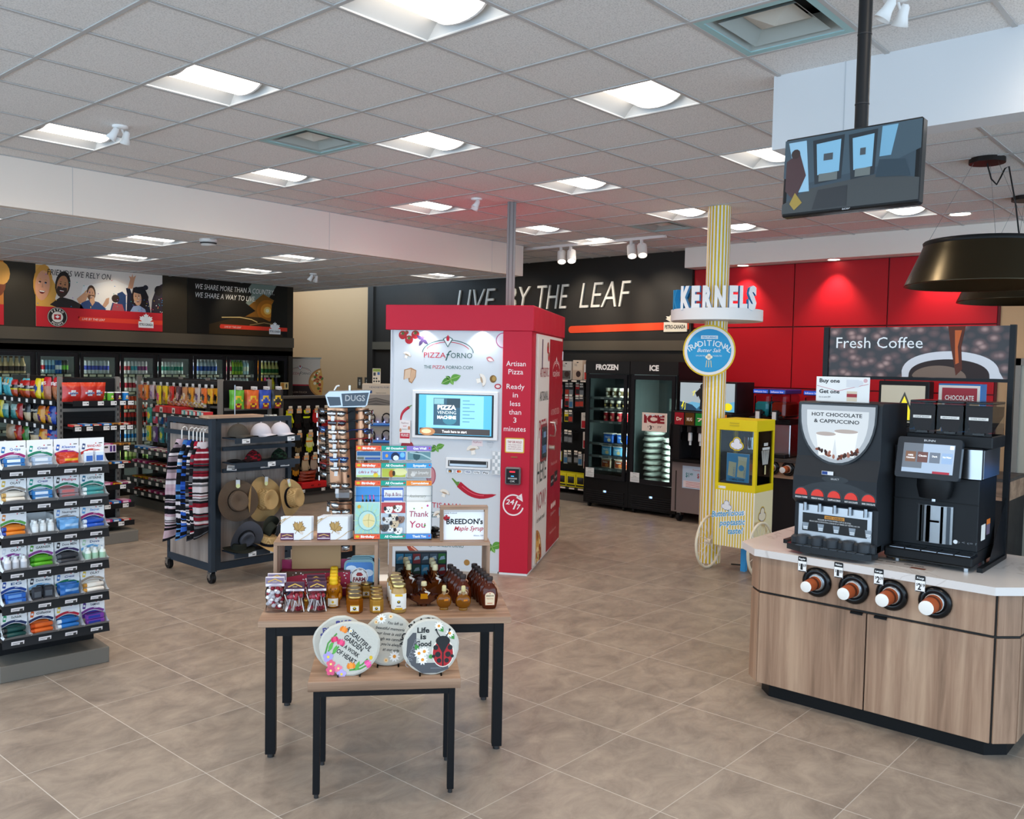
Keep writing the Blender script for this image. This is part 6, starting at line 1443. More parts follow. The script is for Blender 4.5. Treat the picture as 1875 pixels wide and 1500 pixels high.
for key, ys, z, lab in (('teal', (11.95, 11.8, 11.62, 11.2), 1.55, f'teal chip bag {W1}'), ('doritos', (11.46, 11.28, 11.10, 10.94), 1.55, f'red and black chip bag {W1}'), ('yellow', (10.76, 10.66), 1.55, f'yellow chip bag {W1}'), ('bits', (10.50, 10.33, 10.17), 1.55, f'red topped tan chip bag {W1}'),
                        ('yellow', (11.9,), 1.28, f'yellow chip bag {W2}'), ('tealbox', (11.75, 11.56), 1.28, f'pale teal snack pack {W2}'), ('redbag', (11.30,), 1.28, f'deep red chip bag {W2}'), ('dark', (11.06, 10.85), 1.28, f'black and tan chip bag {W2}'), ('orange', (10.66, 10.52), 1.28, f'orange and purple chip bag {W2}'), ('ruffles', (10.36, 10.2), 1.28, f'blue ridged chip bag {W2}'),
                        ('tan', (11.6,), 1.03, f'tan chip bag {W3}'), ('redbag', (11.35,), 1.03, f'deep red chip bag {W3}'), ('green', (11.12,), 1.03, f'green chip bag {W3}'), ('dark', (10.86,), 1.03, f'black and tan chip bag {W3}'), ('orange', (10.62,), 1.03, f'orange and purple chip bag {W3}'), ('ruffles', (10.38, 10.2), 1.03, f'blue ridged chip bag {W3}')):
    for q, y in enumerate(ys): chip(ck[key], y, z, lab, None, q % 2)
# end of the gondola
kb = bagkit('trail_mix_bag', .21, .205, .045, blotch('#c02a22', '#d8dce2', .5, .45, .22, '#d8401f'), 'Sahale', '#1d3f8f', tz=.4, tw=.4, th=.1)
for i, x in enumerate((4.02, 4.12, 4.19, 4.29)): kb.put((x, 9.75 + .03 * (i % 2), 1.556), (0, 0, R_.uniform(-.1, .1)), 'shiny red pouch of trail mix at the end of the chip gondola', 'snack bag', 'red pouches at the gondola end')
for x, y, c, nm in ((4.37, 9.80, '#4a9a3a', 'dark green'), (4.42, 9.73, '#6ab83a', 'green'), (4.50, 9.73, '#4a1f3a', 'purple'), (4.585, 9.73, '#2a86d0', 'blue')):
    m = MB(); m.lathe([(.033, 0), (.034, .005), (.034, .085), (.035, .09)], c, 'G', 16); m.lathe([(.035, .09), (.035, .10), (.0, .101)], '#e6e8ea', 'P', 16); m.flat(circ(0, .05, .012, .014, 10), -.0350, '#f0e0c0'); m.rect(-.018, .025, .018, .034, -.0352, '#e8c020')
    one('chip_can', m, f'small {nm} can of stacked chips at the end of the chip gondola', 'chip can', (x, y, 1.556), R_.uniform(-.3, .3))
def flatbox(w, d, h, c, c2, nm='candy_box'):
    def mk():
        m = MB(); m.box(-w / 2, -d / 2, 0, w / 2, d / 2, h, c, 'C', .003)
        m.quad([(-w * .4, -d * .4, h + .0006), (w * .4, -d * .4, h + .0006), (w * .4, d * .4, h + .0006), (-w * .4, d * .4, h + .0006)], c2, 'C'); m.rect(-w * .42, h * .15, w * .2, h * .85, -d / 2 - .0006, c2); return one(nm, m, '', 'candy box')
    return Kit(mk)
fk = [(flatbox(.09, .16, .022, '#d8b020', '#b03020'), 'yellow'), (flatbox(.09, .16, .024, '#c9302a', '#f0e0d0'), 'red'), (flatbox(.09, .16, .03, '#2a7ac9', '#e6eef4'), 'blue'), (flatbox(.10, .17, .03, '#e8e2da', '#8a2a5a'), 'white'), (flatbox(.1, .17, .035, '#c23a7a', '#f4d0e0'), 'pink'), (flatbox(.09, .16, .03, '#c98a3a', '#5a3a1a'), 'caramel brown')]
on2 = {1.285: 'second', 1.06: 'third', .86: 'fourth', .63: 'fifth', .42: 'sixth', .22: 'lowest'}
for z in (1.285, 1.06, .86, .63, .42, .22):
    for i in range(6):
        kk, nm = fk[R_.randrange(6)]
        kk.put((4.05 + i * .105, 9.76 + R_.uniform(-.01, .01), z + .001), (0, 0, R_.uniform(-.1, .1)), f'{nm} flat candy box on the {on2[z]} shelf of the chip gondola end', 'candy box', f'{nm} candy boxes {on2[z]} end shelf')
m = MB(); m.box(-.07, -.002, 0, .07, 0, .085, '#e6e0ec'); m.rect(-.06, .05, -.02, .07, -.0025, '#333'); m.rect(.0, .01, .025, .075, -.0025, '#5a3a8a'); m.rect(.035, .01, .06, .075, -.0025, '#4a2a6a')
one('promo_card', m, 'small white promotion card with purple bars on the chip gondola end', 'sign card', (4.37, 9.640, 1.0), 0)

# ---- candy gondola
G2 = thing('candy_gondola', 'black shop gondola hung with candy bags on its side and end', 'gondola', (0, 0, 0))
m = MB(); m.box(6.16, 9.98, .1, 6.24, 12.1, 1.77, BLK, 'S'); m.box(5.92, 9.95, .1, 6.58, 9.98, 1.77, BLK, 'S'); m.obj('back_panel', G2)
m = MB(); m.box(5.78, 9.7, 0, 6.60, 12.15, .12, GR, 'S'); m.obj('base', G2)
for y in (9.98, 10.7, 11.4, 12.1):
    m = MB(); m.box(5.87 if y > 12 or y < 10 else 6.12, y - .025, .12, 5.93 if y > 12 or y < 10 else 6.16, y + .025, 1.79, '#7b7772', 'S'); m.obj('upright', G2)
m = MB(); m.box(6.55, 9.93, .12, 6.60, 9.98, 1.79, '#7b7772', 'S'); m.obj('upright', G2)
m = MB(); m.box(5.93, 9.94, 1.40, 6.55, 9.97, 1.435, '#7b7772', 'S'); m.box(5.93, 9.99, 1.42, 5.96, 12.1, 1.45, '#7b7772', 'S'); m.obj('cross_bar', G2)
m = MB(); m.push((0, 0, 0), -PI / 2); m.box(-12.08, 5.95, 1.70, -9.99, 6.16, 1.76, '#1f1e22', 'S'); m.obj('top_rail', G2)
for z in (.81, .62, .41, .245, 1.325):
    y1 = -11.25 if z > 1.3 else -12.08
    m = MB(); m.push((0, 0, 0), -PI / 2); m.box(y1, 5.66, z - .02, -9.99, 6.16, z, '#1c1b1d', 'S'); m.box(y1, 5.65, z - .05, -9.99, 5.66, z + .012, '#161517', 'S'); s_ = m.obj('shelf', G2)
    for i in range(10):
        x = -10.1 - i * .2
        if x < y1 + .05: continue
        m = MB(); m.push((0, 0, 0), -PI / 2); m.box(x - .035, 5.6485, z - .045, x + .035, 5.6498, z - .005, '#e2e2e2', 'C'); m.obj('price_tag', s_)
def pegbag(w, h, cf, text=None, tcol='#fff', hdr=None):
    def mk():
        m = MB(); bagmesh(m, w, h, .022, cf, text, tcol, x=0, z=-h - .01, tz=.55); m.box(-.003, -.06, -.012, .003, .05, -.006, '#aaa', 'M')
        m.rect(-.028, -.004, .028, .036, -.061, '#d6dade'); m.rect(-.02, .004, .012, .012, -.0614, '#777')
        return one('candy_bag', m, '', 'candy bag')
    return Kit(mk)
cols = [('#c9662a', '#8a3a1a', 'copper orange'), ('#e88a1f', '#b0521a', 'bright orange'), ('#c9b8c4', '#8a5a9a', 'lilac and white'), ('#e8d01f', '#d0307a', 'yellow and magenta'), ('#eccf1a', '#d07a1a', 'lemon yellow'), ('#d03028', '#8a1a1a', 'scarlet'), ('#5a3a44', '#c9a0a0', 'plum brown'), ('#c98a5a', '#e8d8c0', 'tan'), ('#e0962a', '#3a2a22', 'amber and black'), ('#cdbcb4', '#5a3a6a', 'pale beige'), ('#e8702a', '#1d1a1a', 'orange and black'), ('#e0a82a', '#22201d', 'gold and black')]
for i, (y, (c, c2, nm)) in enumerate(zip((11.86, 11.70, 11.53, 11.34, 11.17, 11.0, 10.83, 10.66, 10.51, 10.35, 10.19, 10.05), cols)):
    kt = pegbag(.135, .19 if i != 3 else .25, blotch(c, c2, .5, .35, .28))
    for q in range(2): kt.put((5.80 + q * .09, y + q * .012, 1.685), (0, 0, CR + .12 * (q - .5)), f'{nm} candy bag hanging along the top of the candy gondola', 'candy bag', f'{nm} candy bags top row')
for i, (y, z, c, c2, nm) in enumerate(((11.66, 1.38, '#3aa89a', '#e8d81f', 'teal and yellow'), (11.50, 1.38, '#d04a6a', '#6a8ad0', 'pink'), (11.34, 1.38, '#2a6ab0', '#e8e8e8', 'blue'), (11.18, 1.36, '#3a9ad0', '#c03a6a', 'light blue'), (11.68, 1.13, '#d8cf1a', '#3a9a4a', 'yellow and green'), (11.50, 1.13, '#6a4a8a', '#d0d0e0', 'violet mixed'), (11.32, 1.13, '#2a8a9a', '#d0e03a', 'turquoise'), (11.15, 1.13, '#1f5a6a', '#6ac0d0', 'dark teal'))):
    kt = pegbag(.13, .21, blotch(c, c2, .5, .45, .3))
    for q in range(2): kt.put((5.83 + q * .09, y, z), (0, 0, CR), f'{nm} candy bag on the {"second" if z > 1.2 else "third"} peg row of the candy gondola', 'candy bag', f'{nm} candy bags lower rows')
def clearbag():
    m = MB(); bagmesh(m, .17, .15, .06, lambda u, v: ('#cfc0b0', '#a8907a', '#8a6a4a', '#e0d8d0', '#d8c23a')[int(u * 13 + v * 7) % 5], k='K'); return one('clear_candy_bag', m, '', 'candy bag')
CK = Kit(clearbag)
for y in (11.08, 10.93, 10.77, 10.62, 10.48, 10.33): CK.put((5.85, y, 1.42), (0, 0, CR + R_.uniform(-.2, .2)), 'clear bag of mixed candy lying on the display shelf boxes', 'candy bag', 'clear bags of mixed candy')
for y, nm in ((11.06, 'farther'), (10.74, 'nearer')):
    m = MB(); m.box(-.155, -.1, 0, .155, .1, .09, '#c9242c', 'C', .002); m.rect(-.03, .008, .045, .08, -.1006, '#f0eeea'); m.flat([(-.01, .02), (.02, .02), (.03, .045), (.005, .068), (-.015, .045)], -.101, '#3a3a3a')
    one('red_display_box', m, f'red open display box with a white square, {nm} of the two on the candy gondola', 'display box', (5.78, y, 1.326), CR)
tubk = flatbox(.08, .12, .06, '#d0343a', '#e8e8e8', 'candy_tub'); tubk2 = flatbox(.08, .12, .06, '#5ab0b0', '#e0e8e8', 'candy_tub')
for i in range(6): (tubk if i % 2 else tubk2).put((5.76, 10.53 - i * .095, 1.326), CR, ('red' if i % 2 else 'aqua') + ' candy tub on the display shelf beside the red boxes', 'candy box', ('red' if i % 2 else 'aqua') + ' candy tubs')
on3 = {.81: 'upper', .62: 'second', .41: 'third', .245: 'lowest'}
for z, pal in ((.81, (2, 3, 3, 0)), (.62, (4, 1, 4, 1)), (.41, (0, 3, 5, 0)), (.245, (1, 4, 5, 1))):
    for i in range(12):
        kk, nm = fk[pal[i // 3 % 4]]
        kk.put((5.78, 11.85 - i * .155, z + .001), (0, 0, CR + R_.uniform(-.08, .08)), f'{nm} flat candy box on the {on3[z]} low shelf of the candy gondola', 'candy box', f'{nm} candy boxes {on3[z]} low shelf')
for i, (x, c, nm) in enumerate(((6.03, '#6ab83a', 'green'), (6.24, '#e0682a', 'orange'), (6.42, '#2f4fb8', 'blue'), (6.60, '#2a2b30', 'black'))):
    kt = pegbag(.165, .235, lambda u, v, c=c: '#e8c020' if .05 < (u - .5) ** 2 + (v - .42) ** 2 < .1 else ('#8a2030' if v < .3 and .3 < u < .8 else c), None)
    for q in range(3): kt.put((x + .012 * q, 9.80 + q * .055, 1.67), (0, 0, .08 * (q - 1)), f'{nm} bag of seeds hanging on the end of the candy gondola', 'snack bag', f'{nm} seed bags on the gondola end')
for z in (1.15, .9, .6, .3): shelf(G2, 5.95, 6.56, 9.72, 9.95, z, (6.1, 6.3, 6.5))
jk = drink('can', '#e6e8e0', '#8ab03a', '#fff')
for i in range(6): jk.put((6.25 + i * .06, 9.78, 1.151), 0, 'small white and green can on the end shelf of the candy gondola', 'drink', 'green labelled cans on the gondola end')

# ---- glove gondola
G3 = thing('glove_gondola', 'black peg gondola of work gloves behind the hat rack', 'gondola', (0, 0, 0))
m = MB(); m.box(7.30, 10.76, .1, 8.12, 10.82, 1.52, BLK, 'S'); m.obj('back_panel', G3)
m = MB(); m.box(7.30, 10.50, 0, 8.12, 10.95, .13, GR, 'S', .004); m.box(7.30, 10.48, .13, 8.12, 10.76, .17, '#2b2a2b', 'S'); m.obj('base', G3)
m = MB(); m.box(7.28, 10.72, 1.50, 8.14, 10.84, 1.535, '#57534e', 'S'); m.obj('top_rail', G3)
for x in (7.31, 8.11):
    m = MB(); m.box(x - .02, 10.74, .13, x + .02, 10.78, 1.5, '#77736e', 'S'); m.obj('upright', G3)
shelf(G3, 7.32, 8.10, 10.50, 10.76, .205, (7.5, 7.85))
def glove(c, c2, cuff, stripe=None):
    def mk():
        t = thing('glove_pair', '', 'work gloves')
        for k_, (dx, dy, s) in enumerate(((.012, .012, -1), (-.01, -.012, 1))):
            m = MB(); cc = c if k_ else c2
            m.grid(lambda u, v: (dx + .048 * math.cos(2 * PI * u) * (1 + .25 * math.sin(PI * v)), dy + .014 * math.sin(2 * PI * u), -.05 - .15 * v), 12, 6, lambda u, v: lin(stripe if stripe and .35 < v < .55 else cc), 'F')
            for i in range(4): m.tube([(dx - .038 + .0255 * i, dy, -.185), (dx - .042 + .028 * i, dy, -.235 - .015 * (i in (1, 2)) ), (dx - .042 + .028 * i, dy - .004, -.255 - .02 * (i in (1, 2)))], [.0135, .012, .009], c2 if k_ else c, 'F', 8)
            m.tube([(dx + s * .05, dy, -.12), (dx + s * .072, dy, -.165), (dx + s * .07, dy, -.19)], [.014, .013, .009], cc, 'F', 8)
            m.lathe([(.045, -.06), (.050, -.01)], cuff, 'F', 12, (dx, dy, 0), True, .35); m.obj('glove', t)
        m = MB(); m.box(-.042, -.034, -.05, .042, -.031, .015, '#d8a878' if cuff != '#3a2a24' else '#7a3a30', 'C'); m.rect(-.03, -.04, .02, -.02, -.0345, '#8fb0b8'); m.rect(-.03, .02, .03, .055, -.036, '#e4e6e2'); m.rect(-.022, .028, .022, .036, -.0364, '#c9b040'); m.box(-.003, -.036, .0, .003, .06, .006, '#aaa', 'M'); m.obj('hang_card', t)
        return t
    return Kit(mk)
gl = [('#d6e01f', '#2a2c22', '#c9d020', None, 'lime and black'), ('#1c1b1c', '#2a1a1a', '#1a1a1a', None, 'plain black'), ('#1d1c1d', '#1d1c1d', '#cfe020', '#c8da20', 'black with lime band'), ('#b0282c', '#1d1a1a', '#c02a2a', None, 'red and black'), ('#151415', '#a02024', '#1a1a1a', None, 'black with red trim'),
      ('#1d1d1a', '#7a6a4a', '#7a4a4a', None, 'dark leather'), ('#cfd8a0', '#c9d62a', '#cfe020', '#d8862a', 'high visibility yellow'), ('#d8d4cc', '#c9b8a8', '#e8702a', '#f0a04a', 'high visibility orange'), ('#b9a78c', '#a8967c', '#6a3a34', None, 'beige suede'), ('#a39488', '#5a4650', '#8a4a44', None, 'grey and plum'), ('#3a3024', '#c98a2a', '#2a2420', None, 'small dark gold')]
for x, z, gi in ((7.40, 1.34, 0), (7.55, 1.34, 1), (7.70, 1.34, 2), (7.86, 1.34, 3), (8.02, 1.34, 4), (7.56, .99, 5), (7.75, .99, 6), (7.95, .99, 7), (7.52, .66, 10), (7.68, .66, 8), (7.83, .66, 9)):
    c, c2, cu, st, nm = gl[gi]
    glove(c, c2, cu, st).put((x, 10.70, z), 0, f'{nm} work gloves hanging on the glove gondola', 'work gloves', None)
m = MB(); m.box(-.22, -.09, 0, .22, .09, .10, '#c42024', 'G', .012); m.box(-.06, -.098, .04, -.02, -.09, .06, '#8a1418', 'G'); m.box(.06, -.098, .04, .10, -.09, .06, '#8a1418', 'G')
one('red_case', m, 'red plastic tool case on the bottom shelf of the glove gondola', 'tool case', (7.72, 10.61, .2065), 0)
wk = bagkit('jerky_pack', .30, .055, .08, bands((1, '#8a3018')), None)
for i, z in enumerate((.308, .355, .40)): wk.put((7.66 + .01 * i, 10.63, z), (0, 0, .03 * i), 'flat rust brown pack stacked on the red tool case', 'packet', 'rust brown packs on the red case')
wk2 = pegbag(.11, .20, bands((1, '#8a3a22')), None)
wk2.put((8.0, 10.68, .70), 0, 'rust brown packet hanging beside the grey and plum gloves', 'packet', None)

# ---- headset display
HD = thing('headset_display', 'cream headset display stand with blue lit shelves left of the kiosk', 'display stand', (7.1, 8.45, 0), math.radians(-41.3))
m = MB(); m.box(-.17, .05, 0, .55, .40, 1.77, '#c6b7a2', 'S', .004); m.text('HEADSETS FOR PROFESSIONALS', .17, 1.72, .022, .0495, '#3a4a6a', w=.5); m.rect(-.16, 1.655, -.05, 1.69, .0495, '#2a4a7a'); m.text('Engineered to be heard', .0, 1.655, .014, .049, '#555', w=.12, al='l'); m.obj('back_panel', HD)
m = MB(); m.rect(-.10, 1.51, .26, 1.64, .049, '#9a9086')
for i in range(7): m.flat([(-.10, 1.51 + .012 * i), (.0, 1.53 + .012 * i), (.14, 1.51 + .010 * i), (.26, 1.51 + .006 * i), (.26, 1.51), (-.10, 1.51)], .0488 - .0002 * (7 - i), ('#5a544e', '#6a635c', '#7d756c')[i % 3])
m.obj('road_print', HD)
for z in (1.29, 1.08):
    m = MB(); m.box(-.17, -.02, z - .035, .55, .05, z, '#2a5a9c', 'G'); m.box(-.17, -.021, z - .012, .55, -.02, z - .004, '#4a8ad8', 'I')
    for x in (.02, .10): m.rect(x, z + .01, x + .012, z + .022, -.0005, '#4a6aff', 'J')
    m.obj('shelf', HD)
def headset():
    t = thing('headset', '', 'headset')
    m = MB(); m.tube([(.05 * math.cos(a), 0, .06 + .055 * math.sin(a)) for a in [-.6 + (PI + 1.2) * i / 14 for i in range(15)]], .009, '#141416', 'S'); m.obj('headband', t)
    for x in (-.045, .045):
        m = MB(); m.cyl((x - .012, 0, .03), .024, .024, '#1b1b1e', 'S', 12, 'x'); m.obj('ear_cup', t)
    m = MB(); m.tube([(.04, -.01, .02), (.01, -.05, .0), (-.03, -.06, .01)], .004, '#1b1b1e'); m.obj('boom_microphone', t)
    return t
HK = Kit(headset)
Xl = Vector((math.cos(HD.rotation_euler[2]), math.sin(HD.rotation_euler[2]), 0)); Yl = Vector((-Xl.y, Xl.x, 0))
for z, nm in ((1.32, 'upper'), (1.11, 'lower')):
    for q, x in enumerate((-.06, .13, .33)):
        p = Vector((7.1, 8.45, z - .024)) + Xl * x + Yl * .015
        HK.put(p, -.72 + .2 * q, f'black headset on the {nm} blue shelf of the headset display, {("first", "second", "third")[q]} from the end', 'headset', 'headsets on display')
m = MB(); m.box(-.05, -.004, 0, .05, .004, .19, '#d8cdb8'); m.rect(-.045, .15, .045, .185, -.0045, '#8aa04a'); m.rect(-.04, .10, -.01, .14, -.0045, '#444'); m.rect(.01, .11, .04, .145, -.0045, '#4a6a9a')
for i in range(5): m.flat(circ(-.03 + .03 * (i % 3), .03 + .035 * (i // 3), .012, n=8), -.0046 - .0001 * i, '#333')
m.box(-.05, -.03, 0, .05, .03, .004, '#bbb')
one('top_card', m, 'small pictured card standing on top of the headset display', 'sign card', Vector((7.1, 8.45, 1.771)) + Yl * .2, -.72)
# ================================================================== front stand of toiletry dump trays
EO, ER = Vector((2.0, 5.92, 0)), math.radians(-5.5)
ES = thing('tray_stand', 'grey based black shelf stand filled with white trays of toiletries', 'display stand', EO, ER)
m = MB(); m.box(0, 0, 0, .652, .75, .105, '#6f6b64', 'S', .004); m.obj('base', ES)
m = MB(); m.box(.02, .24, .105, .63, .28, 1.47, BLK, 'S'); m.obj('spine', ES)
TZ = [1.335, 1.125, .915, .705, .495, .285]     # tray floor heights
rows = ('top', 'second', 'third', 'fourth', 'fifth', 'lowest')
for z in TZ:
    m = MB(); m.box(.0, -.05, z - .02, .632, .24, z - .002, '#1b1a1c', 'S'); m.add([(0, -.052, z - .004), (.632, -.052, z - .004), (.632, -.065, z - .055), (0, -.065, z - .055)], [(0, 1, 2, 3)], '#19181a', 'S'); m.add([(.632, -.052, z - .004), (.632, -.05, z - .06), (.632, -.065, z - .055)], [(0, 1, 2)], '#19181a', 'S'); m.add([(0, -.05, z - .02), (.632, -.05, z - .02), (.632, -.065, z - .055), (0, -.065, z - .055)], [(0, 1, 2, 3)], '#19181a', 'S'); s_ = m.obj('shelf', ES)
    for i in range(4):
        x = .085 + i * .155
        m = MB(); m.push((x, -.0615, z - .03), 0, .25); m.box(-.036, -.0015, -.015, .036, .0, .015, '#ece8ea', 'C'); m.rect(-.03, .002, .01, .006, -.002, '#777'); m.rect(-.03, -.007, .0, -.004, -.002, '#999'); m.rect(.012, -.008, .03, .006, -.002, '#444'); m.obj('price_tag', s_)
m = MB()      # side facing left: pictured tray ends
for z in TZ:
    m.box(-.012, .0, z, .0, .20, z + .175, '#eeeff0', 'C')
    m.push((-.012, 0, 0), -PI / 2); m.rect(-.19, z + .08, -.02, z + .16, -.001, '#d9dfe6'); m.rect(-.18, z + .02, -.10, z + .07, -.001, '#7fa0cf'); m.rect(-.09, z + .03, -.02, z + .10, -.0012, '#c05a6a'); m.pop()
m.obj('side_panel', ES)
def mk_tray():
    t = thing('dump_tray', '', 'display tray'); return t
def tray(i, j, word, tcol, band, icon, head=True, shear=0, tw=.07):
    x = .006 + i * .1555; z = TZ[j]; w = .151
    t = thing('dump_tray', '', 'display tray', EO + Matrix.Rotation(ER, 4, 'Z') @ Vector((x, -.028, z)), ER)
    m = MB(); WHT = '#f1f1f2'
    m.box(.002, -.03, 0, w - .002, .19, .004, WHT, 'C'); m.box(.002, .186, 0, w - .002, .19, .11, WHT, 'C')
    for xx in (0, w - .003):   # curved side walls
        o = [(-.03, .0), (.19, .0), (.19, .11), (.035, .11)] + [(-.06 + .095 * math.sin(a), .115 - .095 * math.cos(a)) for a in (1.4, 1.1, .8, .5, .2)] + [(-.062, .02)]
        m.add([(xx, y, zz) for y, zz in o] + [(xx + .003, y, zz) for y, zz in o], [list(range(len(o))), list(range(2 * len(o) - 1, len(o) - 1, -1))], WHT, 'C')
    m.obj('box', t)
    m = MB(); m.add([(.001, -.03, .0), (w - .001, -.03, 0), (w + .001, -.068, .022), (w * .55, -.074, .028), (w * .45, -.074, .028), (-.001, -.068, .022)], [(0, 1, 2, 3, 4, 5)], '#8f9296', 'C'); m.obj('front_flap', t)
    if head:
        m = MB()
        ht = .172 if j == 0 else .157
        o = [(.0, ht), (0, .056)] + [(w * k / 10, .056 + .026 * math.sin(PI * k / 10)) for k in range(1, 10)] + [(w, .056), (w, ht)]
        m.prism(o, .036, .039, WHT, 'C')
        strip(m, [(w * k / 12 * .94 + w * .03,   .068 + .026 * math.sin(PI * (k / 12 * .94 + .03))) for k in range(13)], .016, .0355, band, 'C')
        m.rect(w * .55, .094, w * .80, .098, .0351, '#e6e6ea')
        m.text(word, w * .60, .112, .0155, .0354, tcol, w=tw, bold=.02, shear=shear)
        m.prism(rot2(rrect(w * .10, .098, w * .22, .136, .004), -.15, (w * .16, .116)), .035, .036, icon, 'C'); m.rect(w * .12, .111, w * .20, .124, .0347, '#f0f0f0')
        m.flat(circ(w * .66, .136, .004, n=8), .0354, '#d03a4a'); m.rect(w * .78, .134, w * .92, .139, .0354, '#333')
        m.obj('header_card', t)
    t['label'] = f'white cardboard tray reading {word} on the {rows[j]} tray shelf' if head and word else f'open tray without a name, {"green banded" if head else "missing its header"}, on the {rows[j]} tray shelf'
    return x, z
def prod(kind, c, c2):
    def mk():
        m = MB()
        if kind == 'box': m.box(-.055, -.02, 0, .055, .02, .03, c, 'C', .002); m.rect(-.045, .006, .03, .024, -.0206, c2); m.quad([(-.05, -.016, .0305), (.04, -.016, .0305), (.04, .012, .0305), (-.05, .012, .0305)], c2, 'C')
        elif kind == 'tube': m.lathe([(.015, -.055), (.016, -.02), (.014, .05), (.003, .056)], c, 'G', 12, (0, 0, .016), ax='x'); m.lathe([(.0135, -.075), (.0135, -.055)], c2, 'G', 12, (0, 0, .016), ax='x')
        elif kind == 'pouch': bagmesh(m, .12, .075, .014, lambda u, v: c2 if .35 < v < .65 and u > .2 else c, k='G')
        elif kind == 'bottle': m.lathe([(.018, 0), (.019, .005), (.019, .06), (.01, .07)], c, 'G', 12); m.lathe([(.0195, .015), (.0195, .05)], c2, 'C', 12, cap=False); m.lathe([(.011, .07), (.011, .085)], '#e9eef0', 'G', 12)
        elif kind == 'stick': m.box(-.03, -.014, 0, .03, .014, .085, c, 'G', .008); m.rect(-.02, .02, .02, .055, -.0146, c2)
        return one('toiletry', m, '', 'toiletry')
    return Kit(mk)
LAYS = {'box': [(.075, -.01, .006, 0), (.075, .0, .038, .06), (.07, .07, .03, -.05), (.08, .07, .062, .08)], 'tube': [(.075, -.02, .008, .05), (.07, .015, .008, -.1), (.08, .0, .036, .1), (.07, .06, .04, -.15), (.075, .1, .04, .2)], 'pouch': [(.075, -.015, .006, .05), (.07, .025, .012, -.1), (.08, .07, .02, .1)],
        'bottle': [(.03, -.02, .006, 0), (.075, -.015, .006, .3), (.12, -.02, .006, .1), (.03, .03, .006, 0), (.075, .04, .006, .2), (.12, .035, .006, 0)], 'stick': [(.04, -.01, .006, .1), (.11, .0, .006, -.15), (.075, .045, .008, .05)]}
TR_ = [
 [('Q-tips', '#3a78b8', '#a02a6a', '#2a6fb0', 'box', '#2a72b4', '#e9f2f8', 'blue cotton swab pack'), ('Crest', '#2a3f8a', '#1f7a5a', '#2a9a8a', 'box', '#a9bdd4', '#e6ecf4', 'pale toothpaste box'), ('Kleenex', '#3a6ac0', '#a0207a', '#2a5ab0', 'pouch', '#c9402a', '#e8b02a', 'red patterned tissue pack'), ('BAND-AID', '#c0282a', '#c8302c', '#3a4a7a', 'stick', '#d9e2ee', '#3a68b8', 'white and blue plaster box')],
 [('OLAY', '#5a5654', '#8f8378', '#d8b84a', 'tube', '#ece6da', '#c9a05a', 'white and gold cream tube'), ('Crest', '#2a3f8a', '#1f7a5a', '#2a9a8a', 'box', '#2f78b8', '#d8e4f0', 'blue toothpaste box'), ('Philips', '#b0283a', '#1f7a5a', '#444', 'box', '#8a7f86', '#c06a6a', 'grey and red small box'), ('LISTERINE', '#22302e', '#1f7a6a', '#2a6a8a', 'tube', '#4a9a9c', '#e6eef0', 'teal mouthwash bottle')],
 [('', '#444', '#5aa04a', '#d8863a', 'tube', '#e8862a', '#2a48a0', 'orange sun cream tube'), (None, '', '', '', 'bottle', '#cfd6d8', '#e4eaec', 'clear sanitizer bottle'), ('Neutrogena', '#5a5a60', '#9a9490', '#7fa0d8', 'pouch', '#6fa8dc', '#a9cdee', 'sky blue wipes pack'), ('Secret', '#3a86c8', '#a0286a', '#5aa0d8', 'tube', '#2a5ac0', '#dfe9f4', 'royal blue roll tube')],
 [('OLAY', '#5a5654', '#8a3a8a', '#d8d8e0', 'bottle', '#e2e2e6', '#c9cbd2', 'white lotion bottle'), ('GARNIER', '#2a3a2a', '#8a3a8a', '#5aa03a', 'tube', '#5cb02a', '#3a8a1f', 'lime green tube'), ('Dove MEN', '#5a5a62', '#3a2a5a', '#33333a', 'tube', '#3a3c42', '#5a5e66', 'charcoal body wash bottle'), ('Dove', '#2a3f7a', '#6aa8d8', '#b8d8b8', 'bottle', '#dfe9e2', '#a9cfb4', 'white and green deodorant')],
 [('EG', '#2a4a7a', '#22408a', '#2a4a9a', 'box', '#2a62b8', '#6a9ad8', 'mid blue boxed soap'), ('Dove Men', '#5a6a7a', '#8ab8dc', '#33333a', 'stick', '#35373d', '#555a62', 'dark grey deodorant stick'), ('Crest', '#2a3f8a', '#1f7a5a', '#3a72b8', 'pouch', '#2a68b0', '#8ab4e0', 'blue mouth strip pack'), ('OLAY', '#5a5654', '#a09080', '#e8c84a', 'tube', '#f0ece4', '#c08a3a', 'white tube with gold cap')],
 [('Schick', '#1f2a2a', '#22305a', '#3a9a6a', 'tube', '#1f4a48', '#2a2c2e', 'dark green razor gel'), ('Gillette', '#1f2430', '#22305a', '#e0682a', 'tube', '#e0682a', '#c0481a', 'orange shaving foam can'), ('Vaseline', '#e8e8f0', '#b8243a', '#e8c84a', 'tube', '#2a74c0', '#dfe8f0', 'blue lip balm tube'), ('TAMPAX', '#3a3a5a', '#7a3a8a', '#5a3a8a', 'box', '#7a3a9a', '#2a3a9a', 'purple boxed pads')],
]
PKITS = {}
